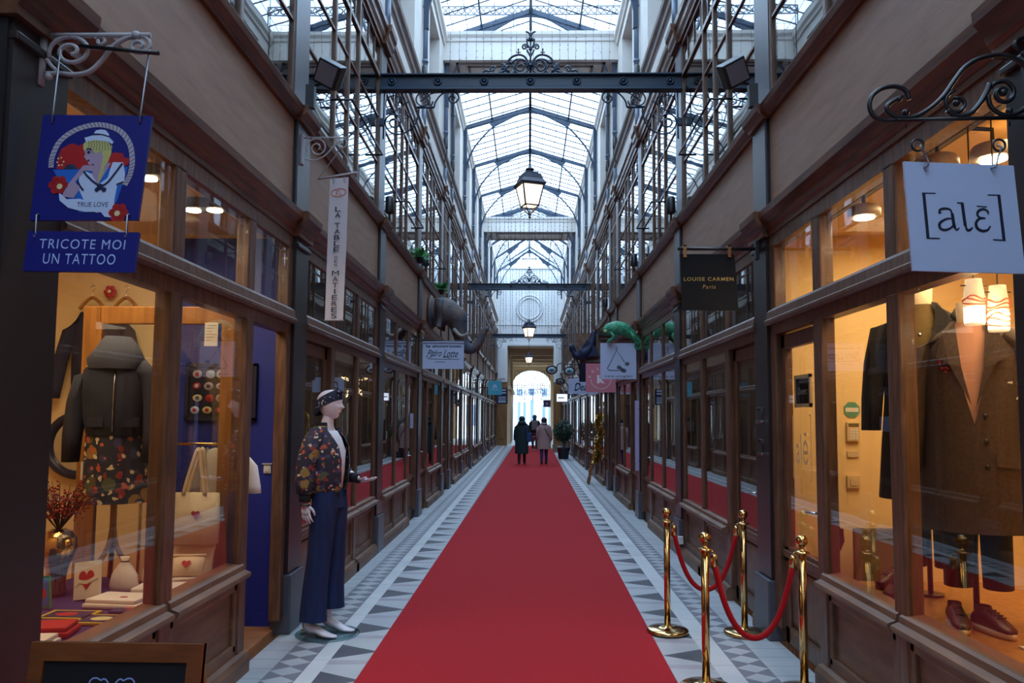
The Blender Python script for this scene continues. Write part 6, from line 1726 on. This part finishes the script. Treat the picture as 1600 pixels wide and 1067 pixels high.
# small wall fittings on the yellow end wall
def wallbox(name, label, cat, x, z, w_, h, d, m_, extra=None):
    t = thing(name, label, cat, (x, 6.1, z - h / 2))
    q = MB(); q.bbox(x - w_ / 2, x + w_ / 2, 6.112 - d, 6.112, z - h / 2, z + h / 2, .005); q.build('casing', m_, t)
    if extra: extra(t)
    return t
CREP = mat('cream_plastic', srgb(216, 190, 140), .5)
def keys(t):
    q = MB(); q.box(2.50, 2.58, 6.080, 6.083, 1.62, 1.645); q.build('screen', mat('keypad_screen', srgb(110, 96, 66), .3), t)
    for r in range(4):
        for c in range(3):
            q = MB(); q.bbox(2.512 + c * .022, 2.528 + c * .022, 6.078, 6.083, 1.52 + r * .022, 1.536 + r * .022, .002); q.build('key', WPLAST, t)
wallbox('alarm_keypad', 'cream alarm keypad with twelve keys on the yellow wall', 'keypad', 2.54, 1.58, .10, .15, .03, CREP, keys)
wallbox('wall_plate', 'small cream plate below the alarm keypad', 'wall plate', 2.54, 1.405, .09, .05, .012, CREP)
wallbox('thermostat', 'square cream switch low on the yellow wall', 'switch', 2.535, 1.19, .10, .10, .025, CREP, lambda t: (lambda q: (q.bbox(2.505, 2.565, 6.08, 6.088, 1.16, 1.22, .004), q.build('rocker', CREP, t)))(MB()))
q = MB(); q.prism([(2.54 + .065 * math.cos(PI / 8 + k * PI / 4), 1.752 + .065 * math.sin(PI / 8 + k * PI / 4)) for k in range(8)], 6.106, 6.112, lambda u, z, d: (u, d, z))
o = tag(q.build('round_sticker', mat('sticker_green', srgb(90, 150, 120), .5)), 'green eight-sided sticker above the alarm keypad', 'sticker')
q = MB(); q.box(2.49, 2.59, 6.103, 6.1065, 1.735, 1.768); q.build('sticker_band', PAPER, o)
# door signs
t = thing('chalk_sign', 'small black framed chalk sign on the glass of the coat shop door', 'sign', (1.935, 5.47, 1.77))
q = MB(); q.box(1.936, 1.944, 5.335, 5.62, 1.775, 1.975); q.build('sign_board', BLKS, t)
q = MB()
for y0, y1, z0, z1 in ((5.32, 5.345, 1.76, 1.99), (5.61, 5.635, 1.76, 1.99), (5.32, 5.635, 1.76, 1.785), (5.32, 5.635, 1.965, 1.99)): q.box(1.932, 1.948, y0, y1, z0, z1)
q.build('sign_frame', CREP, t)
q = MB(); text_into(q, 'Ouvert', 5.57, 5.39, 1.85, 1.90, lambda u, z: (1.9345, u, z), shear=.3); q.build('chalk_writing', PAPER, t)
t = thing('door_lettering', 'pale outlined word in brackets on the coat shop door glass', 'lettering', (1.925, 5.47, 1.28))
q = MB()
text_into(q, 'al\u0113', 5.60, 5.36, 1.36, 1.58, lambda u, z: (1.9245, u, z))
for ya, yb in ((5.66, 5.63), (5.30, 5.33)):
    q.box(1.924, 1.925, min(ya, yb) if ya > 5.5 else ya, (max(ya, yb)) if ya > 5.5 else yb, 1.25, 1.257); q.box(1.924, 1.925, min(ya, yb), max(ya, yb), 1.70, 1.707); q.box(1.924, 1.925, ya - .004, ya + .004, 1.25, 1.707)
q.build('word_outline', CREP, t)
t = thing('key_tag', 'dark leather key tag hanging inside by the coat shop door lock', 'key tag', (1.99, 5.03, .86))
q = MB(); q.prism([(-.02, .98), (.02, .98), (.026, .90), (.0, .84), (-.026, .90)], 5.02, 5.03, lambda u, z, d: (1.995 + u, d, z)); q.build('leather_tag', mat('dark_leather', srgb(70, 34, 30), .6), t)
q = MB(); q.tube([(1.995, 5.025, .98), (1.99, 5.03, 1.03)], .003, 6); q.build('tag_ring', CHROME, t)
# shoes
SHOE = mat('dark_red_leather', srgb(66, 30, 32), .45); SOLE = mat('pale_sole', srgb(222, 196, 168), .6)
def shoe(x, y, z, rot, label, sole=SOLE, grp='shoes on the display table'):
    t = thing('shoe', label, 'shoe', (x, y, z), grp)
    f = Vector((math.sin(rot), -math.cos(rot), 0)); r = Vector((-f.y, f.x, 0))
    w_ = lambda a, s, h: Vector((x, y, z)) + f * a + r * s + Vector((0, 0, h))
    q = MB(); loft(q, [(w_(-.12, 0, .002), r * .034, f * .02), (w_(-.12, 0, .028), r * .036, f * .022)][0:0] + [(w_(0, 0, h), r * rr, f * ff) for h, rr, ff in ((.001, .045, .138), (.012, .05, .145), (.026, .05, .145), (.03, .046, .14))], 26); q.build('sole', sole, t)
    q = MB(); loft(q, [(w_(-.125, 0, .05), r * .030, Vector((0, 0, .035))), (w_(-.09, 0, .065), r * .04, Vector((0, 0, .05))), (w_(-.03, 0, .07), r * .042, Vector((0, 0, .052))), (w_(.03, 0, .06), r * .044, Vector((0, 0, .042))), (w_(.08, 0, .046), r * .046, Vector((0, 0, .028))), (w_(.12, 0, .04), r * .036, Vector((0, 0, .018))), (w_(.138, 0, .036), r * .016, Vector((0, 0, .008)))], 18); q.build('upper', SHOE, t)
    for k in range(4):
        q = MB(); q.tube([w_(-.01 + k * .022, -.022, .112 - k * .007), w_(-.005 + k * .022, .022, .112 - k * .007)], .004, 6); q.build('lace', BLACKM, t)
    q = MB(); loft(q, [(w_(-.06, 0, .10), r * .034, f * .045), (w_(-.065, 0, .125), r * .032, f * .042)], 16, 0, 0, False); q.build('ankle_collar', SHOE, t)
shoe(2.22, 4.10, .602, -.3, 'dark red lace-up shoe with pale sole, nearer the pale legs gap'); shoe(2.36, 4.03, .602, .15, 'dark red lace-up shoe with pale sole, beside the price card')
shoe(2.34, 5.08, .602, -1.1, 'dark boot-like shoe at the far end of the display table', BLACKM); shoe(2.25, 4.80, .602, -.9, 'dark shoe half hidden behind the coat window post', BLACKM)
t = thing('price_card', 'bent clear price card lying on the display table by the shoes', 'price card', (2.45, 3.85, .602))
q = MB(); q.prism([(2.34, .603), (2.56, .603), (2.52, .65), (2.515, .65), (2.55, .607), (2.34, .607)], 3.72, 3.80, lambda u, z, d: (u, d, z)); q.build('card', PAPER, t)
o = tag(MB().box(2.20, 2.28, 4.62, 4.70, .6015, .604).build('paper_label', PAPER), 'small white paper label on the table between the pairs of shoes', 'label')
t = thing('chair', 'olive chair back standing behind the display table', 'chair', (2.75, 5.85, .04))
CH = mat('olive_chair', srgb(104, 88, 58), .7)
q = MB(); q.bbox(2.45, 2.95, 5.9, 5.95, .45, .86, .02); q.build('backrest', CH, t)
q = MB(); q.bbox(2.45, 2.95, 5.68, 5.95, .40, .46, .02); q.build('seat', CH, t)
for x in (2.48, 2.92):
    for y in (5.71, 5.92):
        q = MB(); q.cyl((x, y, .04), (x, y, .42), .016); q.build('leg', BLACKM, t)
t = thing('hanging_strap_bag', 'dark strapped bag hanging on the form stand at the dark corner', 'bag', (2.62, 4.0, .75))
q = MB(); loft(q, [(Vector((2.62, 3.95, .74)), XX * .05, YY * .03), (Vector((2.62, 3.95, .9)), XX * .045, YY * .028), (Vector((2.61, 3.95, 1.02)), XX * .02, YY * .015)], 16, .05, 2); q.build('bag_body', mat('grey_bag', srgb(66, 58, 60), .7), t)
q = MB(); q.tube([(2.61 + .035 * math.cos(a * .52), 3.93, 1.06 + .035 * math.sin(a * .52)) for a in range(12)], .006, 6, closed=True); q.build('metal_ring', CHROME, t)
q = MB(); q.tube([(2.61, 3.95, 1.09), (2.63, 3.96, 1.4)], .008, 6); q.build('strap', BLACKM, t)

# ================================================================ chalkboard by the nearest window
t = thing('chalkboard_stand', 'wood framed chalkboard stand with pale blue scalloped heart outlines', 'chalkboard', (-1.52, 2.72, 0))
FR = mat('chestnut_frame', srgb(134, 74, 34), .45, col2=srgb(112, 60, 26), scale=6, stretch=(1, 5, 5))
A = Panel((-1.775, 2.79, .862), (-1.155, 2.79, .862), (-1.775, 2.66, .03), (-1.155, 2.66, .03), .02)
q = MB()
P = A.pt
for u0, u1, v0, v1 in ((0, 1, 0, .075), (0, .085, .075, 1), (.915, 1, .075, 1), (.085, .915, .92, 1)):
    q.add([P(u0, v0, .012), P(u1, v0, .012), P(u1, v1, .012), P(u0, v1, .012), P(u0, v0, -.02), P(u1, v0, -.02), P(u1, v1, -.02), P(u0, v1, -.02)], [(0, 1, 2, 3), (7, 6, 5, 4), (0, 1, 5, 4), (1, 2, 6, 5), (2, 3, 7, 6), (3, 0, 4, 7)])
q.build('board_frame', FR, t)
A.board('slate', mat('slate_black', srgb(12, 14, 20), .6), t)
q = MB()
for r, sc in ((.118, 0), (.155, 1)):
    hp = heart_poly((.5, .52), r, 60); hp.append(hp[0])
    pts = [(u - .012, .24 - (v - .52) * .78) for u, v in hp]
    if sc:
        o2 = []
        for i, (u, v) in enumerate(pts[:-1]):
            du, dv = u - .488, v - .24; l = math.hypot(du, dv) or 1; b_ = .016 * abs(math.sin(i * PI / 4))
            o2.append((u + du / l * b_, v + dv / l * b_))
        pts = o2 + [o2[0]]
    A.stroke(q, pts, .004, .0012, 1.27)
q.build('chalk_hearts', mat('pale_blue_chalk', srgb(150, 180, 236), .8), t)
for x in (-1.755, -1.175):
    q = MB(); q.tube([(x, 2.81, .80), (x, 3.02, .005)], .016, 6); q.build('rear_leg', FR, t)

# ================================================================ animals and other street furniture
BRZ = mat('dark_bronze', srgb(62, 74, 92), .7, .1, col2=srgb(112, 92, 80), scale=5, bump=.5, bscale=18); 
# elephant head
t = thing('elephant_head', 'bronze grey elephant head with raised curved trunk mounted on the upper wall', 'sculpture', (-1.86, 14.6, 3.6))
E_ = lambda x, z, y=0: Vector((-1.86 + x * .80, 14.4 + y, z))
q = MB(); q.lathe([(.34, 0), (.34, .04), (.28, .07)], (-1.88, 14.4, 3.62), 32, Matrix.Rotation(PI / 2, 3, 'Y')); q.build('wall_plate', BRZ, t)
q = MB()
pts = [E_(.02, 3.62), E_(.16, 3.64), E_(.30, 3.66), E_(.42, 3.62), E_(.60, 3.52), E_(.66, 3.36), E_(.70, 3.20), E_(.78, 3.03), E_(.92, 2.95), E_(1.05, 2.98), E_(1.15, 3.08), E_(1.22, 3.22), E_(1.29, 3.31), E_(1.36, 3.32)]
rr = [.27, .27, .265, .25, .21, .16, .13, .12, .105, .09, .08, .07, .06, .045]
sp_ = smooth_line(pts, 4); rs = []
for i in range(len(sp_)):
    f = i / 4; k = int(min(f, len(rr) - 2)); rs.append(rr[k] + (rr[min(k + 1, len(rr) - 1)] - rr[k]) * (f - k))
q.tube(sp_, rs, 20); q.build('head_and_trunk', BRZ, t)
for s in (-1, 1):
    P = []
    for i in range(7):
        v = i / 6
        P.append([E_(.12 + .24 * u * (1 - .3 * v), 3.86 - .5 * v - .05 * u, s * (.24 + .10 * math.sin(u * 3) + .05 * math.sin(v * 6) + .1 * u)) for u in [k / 6 for k in range(7)]])
    q = MB(); q.grid(P); q.grid([[p + Vector((0, s * .02, 0)) for p in row] for row in P]); q.build('ear', BRZ, t)
    q = MB(); q.tube(smooth_line([E_(.56, 3.30, s * .14), E_(.72, 3.18, s * .18), E_(.84, 3.20, s * .18), E_(.93, 3.30, s * .16)]), [.045 - .04 * i / 24 for i in range(25)], 10); q.build('tusk', mat('aged_ivory', srgb(150, 140, 130), .5) if 'aged_ivory' not in MATS else MATS['aged_ivory'], t)
    q = MB(); q.ball(E_(.47, 3.72, s * .21), .025); q.build('eye', BLACKM, t)
# chameleon
CHG = mat('chameleon_green', srgb(30, 130, 96), .5, col2=srgb(86, 176, 130), scale=14, bump=.6, bscale=40)
t = thing('chameleon', 'green chameleon figure crouching on the rod above the hanger sign', 'sculpture', (1.52, 12.9, 3.0))
C_ = lambda x, z, y=0: Vector((1.2 + x, 12.9 + y, z))
q = MB()
pts = [C_(.06, 3.08), C_(.10, 3.11), C_(.17, 3.16), C_(.28, 3.175), C_(.40, 3.15), C_(.50, 3.09), C_(.58, 3.02), C_(.64, 2.97), C_(.69, 2.90), C_(.66, 2.83), C_(.60, 2.84), C_(.59, 2.89), C_(.62, 2.91)]
rr = [.03, .07, .105, .125, .115, .085, .055, .04, .033, .028, .022, .018, .012]
sp_ = smooth_line(pts, 4); rs = []
for i in range(len(sp_)):
    f = i / 4; k = int(min(f, len(rr) - 2)); rs.append(rr[k] + (rr[min(k + 1, len(rr) - 1)] - rr[k]) * (f - k))
q.tube(sp_, rs, 16); q.lathe([(.02, 0), (.07, .03), (.06, .10), (.01, .17)], C_(.11, 3.08), 12, None, 1.0, .5); q.build('body', CHG, t)
for x, s in ((.16, -1), (.16, 1), (.50, -1), (.52, 1)):
    q = MB(); q.tube(smooth_line([C_(x, 3.10, s * .06), C_(x + .05, 3.02, s * .10), C_(x + .08 if x > .4 else x - .03, 2.94, s * .07), C_(x + (.14 if x > .4 else .0), 2.90 if x > .4 else 2.98, s * .03)]), [.035, .033, .031, .03, .029, .028, .027, .026, .025, .024, .023, .022, .022, .022, .022, .022, .022, .022, .022, .022, .022, .022, .022, .022, .022][:25], 8); q.build('leg', CHG, t)
q = MB(); q.ball(C_(.08, 3.12, -.06), .025); q.build('eye', PR['cream'], t)
# dark bird-like iron figure with a board
t = thing('iron_bird_sign', 'dark blue iron bird figure on a wall bracket before a brown board', 'sculpture', (1.4, 17.2, 3.0))
B_ = lambda px, pz, y=0: Vector((.905 + px, 17.2 + y, 3.0 + pz))
q = MB(); q.prism([(.13, .58), (.95, .58), (.95, -.10), (.26, -.10), (.16, .2)], 17.35, 17.40, lambda u, z, d: (.905 + u, d, 3.0 + z)); q.build('brown_board', RISER, t)
q = MB()
pts = [B_(.0, .25), B_(.05, .24), B_(.10, .14), B_(.18, .05), B_(.32, .10), B_(.45, .22), B_(.52, .42), B_(.55, .60)]
rr = [.06, .075, .06, .09, .15, .12, .08, .05]
sp_ = smooth_line(pts, 4); rs = []
for i in range(len(sp_)):
    f = i / 4; k = int(min(f, len(rr) - 2)); rs.append(rr[k] + (rr[min(k + 1, len(rr) - 1)] - rr[k]) * (f - k))
q.tube(sp_, rs, 14)
q.build('bird_body', DKB, t)
q = MB(); q.prism([(.24, .0), (.66, .05), (.60, .22), (.40, .40), (.28, .25)], 17.1, 17.16, lambda u, z, d: (.905 + u, d, 3.0 + z)); q.build('wing', DKB, t)
q = MB(); q.tube(smooth_line([B_(.12, .06), B_(.20, -.12), B_(.24, -.3), B_(.30, -.45)]), .018, 8); q.build('hanging_stay', BLACKM, t); q = MB(); q.tube([B_(.1, .0), B_(.97, .02)], .016, 8); q.build('rod', BLACKM, t); q = MB(); q.box(1.55, 1.86, 17.15, 17.3, 3.5, 3.62); q.build('bracket', BLACKM, t)
# potted tree
t = thing('potted_tree', 'bushy potted tree in a dark pot beside the carpet near the ochre column', 'plant', (1.40, 31.0, 0))
q = MB(); q.lathe([(.17, 0), (.20, .02), (.25, .40), (.27, .42), (.27, .46), (.23, .46), (.22, .40)], (1.40, 31.0, .002), 24); q.build('pot', mat('dark_pot', srgb(34, 40, 56), .6), t)
q = MB(); q.tube(smooth_line([(1.40, 31, .4), (1.42, 31, .6), (1.39, 31, .85)]), .025, 8)
rnd = random.Random(4)
for k in range(8): q.tube([(1.40, 31, .7), (1.40 + rnd.uniform(-.3, .3), 31 + rnd.uniform(-.3, .3), rnd.uniform(.9, 1.4))], .01, 5)
q.build('trunk', TWIG, t)
q = MB()
for k in range(1500):
    a, b_ = rnd.uniform(0, 6.28), rnd.uniform(-1, 1); r = rnd.uniform(.35, 1) ** .6
    c = Vector((1.40 + .42 * r * math.cos(a) * math.sqrt(1 - b_ * b_), 31 + .42 * r * math.sin(a) * math.sqrt(1 - b_ * b_), 1.10 + .46 * r * b_))
    d = Vector((rnd.uniform(-1, 1), rnd.uniform(-1, 1), rnd.uniform(-.6, .8))).normalized(); s = d.orthogonal().normalized() * .022
    q.add([c, c + d * .035 + s, c + d * .09, c + d * .035 - s], [(0, 1, 2, 3)])
q.build('foliage', mat('dark_leaves', srgb(44, 70, 52), .6, col2=srgb(30, 52, 44), scale=20), t)
# ladder with golden garland
t = thing('ladder', 'small wooden ladder leaning on the shopfront wrapped in a golden garland', 'ladder', (1.68, 19.4, 0))
q = MB()
a0, a1 = Vector((1.50, 19.3, .0)), Vector((1.84, 19.5, 1.55)); b0, b1 = Vector((1.50, 19.75, .0)), Vector((1.84, 19.75, 1.55))
q.tube([a0, a1], .022, 6); q.build('side_rail', OAK, t)
q = MB(); q.tube([b0, b1], .022, 6); q.build('side_rail', OAK, t)
for k in range(6):
    f = .12 + k * .16
    q = MB(); q.tube([a0.lerp(a1, f), b0.lerp(b1, f)], .014, 6); q.build('rung', OAK, t)
t = thing('golden_garland', 'gold leaf garland draped over the small wooden ladder', 'garland', (1.66, 19.4, .6))
rnd = random.Random(8); q = MB()
line = smooth_line([(1.78, 19.25, 1.72), (1.72, 19.2, 1.5), (1.80, 19.2, 1.25), (1.70, 19.2, 1.0), (1.76, 19.2, .78), (1.66, 19.2, .6)], 12)
q.tube(line, .012, 5)
for p in line:
    for j in range(6):
        d = Vector((rnd.uniform(-1, 1), rnd.uniform(-1, 1), rnd.uniform(-1, 1))).normalized(); s = d.orthogonal().normalized() * .03
        q.add([p, p + d * .06 + s, p + d * .13, p + d * .06 - s], [(0, 1, 2, 3)])
q.build('gold_leaves', mat('gold_leaf', srgb(200, 156, 70), .35, .6), t)
# fairy-light star and exit sign in the shop behind the mannequin
t = thing('fairy_star', 'star of tiny warm fairy lights hanging inside the shop behind the mannequin', 'light decoration', (-2.08, 9.22, 2.1))
FAIRY = emis('fairy_glow', (1, .66, .3, 1), 9)
rnd = random.Random(2)
q = MB()
for k in range(90):
    arm = k % 5; f = rnd.random() ** .7
    a = PI / 2 + arm * 2 * PI / 5; r = .21 * f
    wd = (1 - f) * .07
    c = (-2.10 + .6 * r * math.cos(a) + rnd.uniform(-wd, wd), 9.22 + .8 * r * math.cos(a) + rnd.uniform(-.02, .02), 2.07 + r * math.sin(a) + rnd.uniform(-wd, wd))
    q.ball(c, .006, n=6)
o = q.build('fairy_lights', FAIRY, t); o['kind'] = 'stuff'
q = MB(); q.tube([(-2.10, 9.22, 2.2), (-2.10, 9.22, 3.13)], .003, 5); q.build('hanging_wire', BLACKM, t)
t = thing('exit_sign', 'small pale green exit sign inside the shop window past the second pilaster', 'sign', (-2.05, 10.3, 2.2))
q = MB(); q.bbox(-2.16, -1.96, 10.28, 10.31, 2.19, 2.30, .006); q.build('sign_box', WPLAST, t)
q = MB(); q.box(-2.14, -1.98, 10.274, 10.28, 2.205, 2.285); q.build('green_panel', mat('exit_green', srgb(70, 150, 130), .5), t)
# steel shackles on the door pilaster, little plates
for z, lb in ((1.66, 'upper small steel bracket on the pilaster beside the coat shop door'), (1.41, 'lower small steel bracket on the pilaster beside the coat shop door')):
    t = thing('steel_bracket', lb, 'bracket', (1.84, 6.17, z), 'small steel brackets on the pilaster')
    q = MB(); q.tube([(1.84, 6.10, z), (1.84, 6.10, z + .10), (1.84, 6.20, z + .10), (1.84, 6.20, z + .08)], .006, 6); q.build('loop', BLACKM, t)
    q = MB(); q.bbox(1.825, 1.853, 6.09, 6.24, z - .02, z, .003); q.build('steel_plate', CHROME, t)
# second-bay shops: dim warm fill lights added under the ceilings, without fixtures
for side in (-1, 1):
    for k in (1, 2, 3, 5, 6):
        ya, yb, _ = bays[k]
        area('shop_fill_light', (side * 3.2, (ya + yb) / 2, 3.08), .9, 7, (1, .80, .58), (0, 0, 0), 2.2)

# ================================================================ smaller fittings along the passage
LIL = mat('lilac_strip', srgb(176, 170, 214), .5)
t = thing('blade_sign', 'narrow lilac upright strip sign on the pilaster below the hanger sign', 'shop sign', (1.82, 12.9, .8))
q = MB(); q.bbox(1.77, 1.835, 12.86, 12.875, .80, 1.96, .003); q.build('strip', LIL, t)
q = MB()
for z in (.95, 1.8): q.box(1.80, 1.86, 12.875, 12.93, z, z + .02)
q.build('strip_mount', BLACKM, t)
o = tag(MB().box(-1.897, -1.894, 12.30, 12.62, 1.48, 1.72).build('window_sheet', mat('pale_blue_paper', srgb(176, 196, 230), .7)), 'pale blue paper sheet stuck on the window glass before the elephant head', 'notice')
t = thing('socket_box', 'small white box fixed low beside the pilaster behind the farther rope', 'box', (1.86, 9.42, .2))
q = MB(); q.bbox(1.80, 1.86, 9.36, 9.42, .17, .26, .006); q.build('box_case', WPLAST, t)
rnd = random.Random(21)
for i, (x, y, lb) in enumerate(((-1.80, 12.4, 'small green plant on the upper ledge before the elephant head'), (-1.80, 15.6, 'small green plant on the upper ledge past the elephant head'))):
    t = thing('ledge_plant', lb, 'plant', (x, y, 4.17), 'plants on the upper ledge')
    q = MB(); q.lathe([(.04, 0), (.055, .09), (.06, .09), (.06, .10), (.045, .10)], (x, y, 4.172), 14); q.build('pot', MATS['dark_pot'], t)
    q = MB()
    for k in range(160):
        d = Vector((rnd.uniform(-1, 1), rnd.uniform(-1, 1), rnd.uniform(-.2, 1.2))).normalized(); p = Vector((x, y, 4.27)) + d * rnd.uniform(.0, .12); s_ = d.orthogonal().normalized() * .018
        q.add([p, p + d * .04 + s_, p + d * .09, p + d * .04 - s_], [(0, 1, 2, 3)])
    q.build('leaves', mat('fresh_leaf', srgb(60, 130, 70), .6) if 'fresh_leaf' not in MATS else MATS['fresh_leaf'], t)
o = tag(MB().box(1.925, 1.93, 5.02, 5.045, 1.53, 1.62).build('door_sensor', WPLAST), 'tiny white sensor on the coat shop door post', 'sensor')
t = thing('price_tag', 'small white price tag hanging on the stile of the open oak door', 'tag', (-2.97, 5.1, 1.25))
q = MB(); q.box(-2.99, -2.92, 5.105, 5.109, 1.24, 1.36); q.build('tag_card', PAPER, t)
q = MB(); q.ball((-2.955, 5.104, 1.28), .02, 1, .2, 1, 8); q.build('tag_print', PR['deep'], t)

t = thing('roof_cresting', 'iron railing with a row of rings above the glass roof', 'railing', (0, 17.2, 10.9))
q = MB(); za, zb = 11.02, 11.16
for z in (za - .03, zb + .03): q.box(-2.3, 2.3, 17.19, 17.21, z - .012, z + .012)
for x in (-2.28, 0, 2.28): q.box(x - .015, x + .015, 17.19, 17.21, 10.0 if x else 10.7, zb + .03)
q.build('rails', IRON, t)
q = MB()
for k in range(31):
    x = -2.2 + k * .147
    q.tube([(x + .06 * math.cos(a * PI / 6), 17.2, (za + zb) / 2 + .07 * math.sin(a * PI / 6)) for a in range(12)], .014, 5, closed=True)
q.build('ring_row', IRON, t)
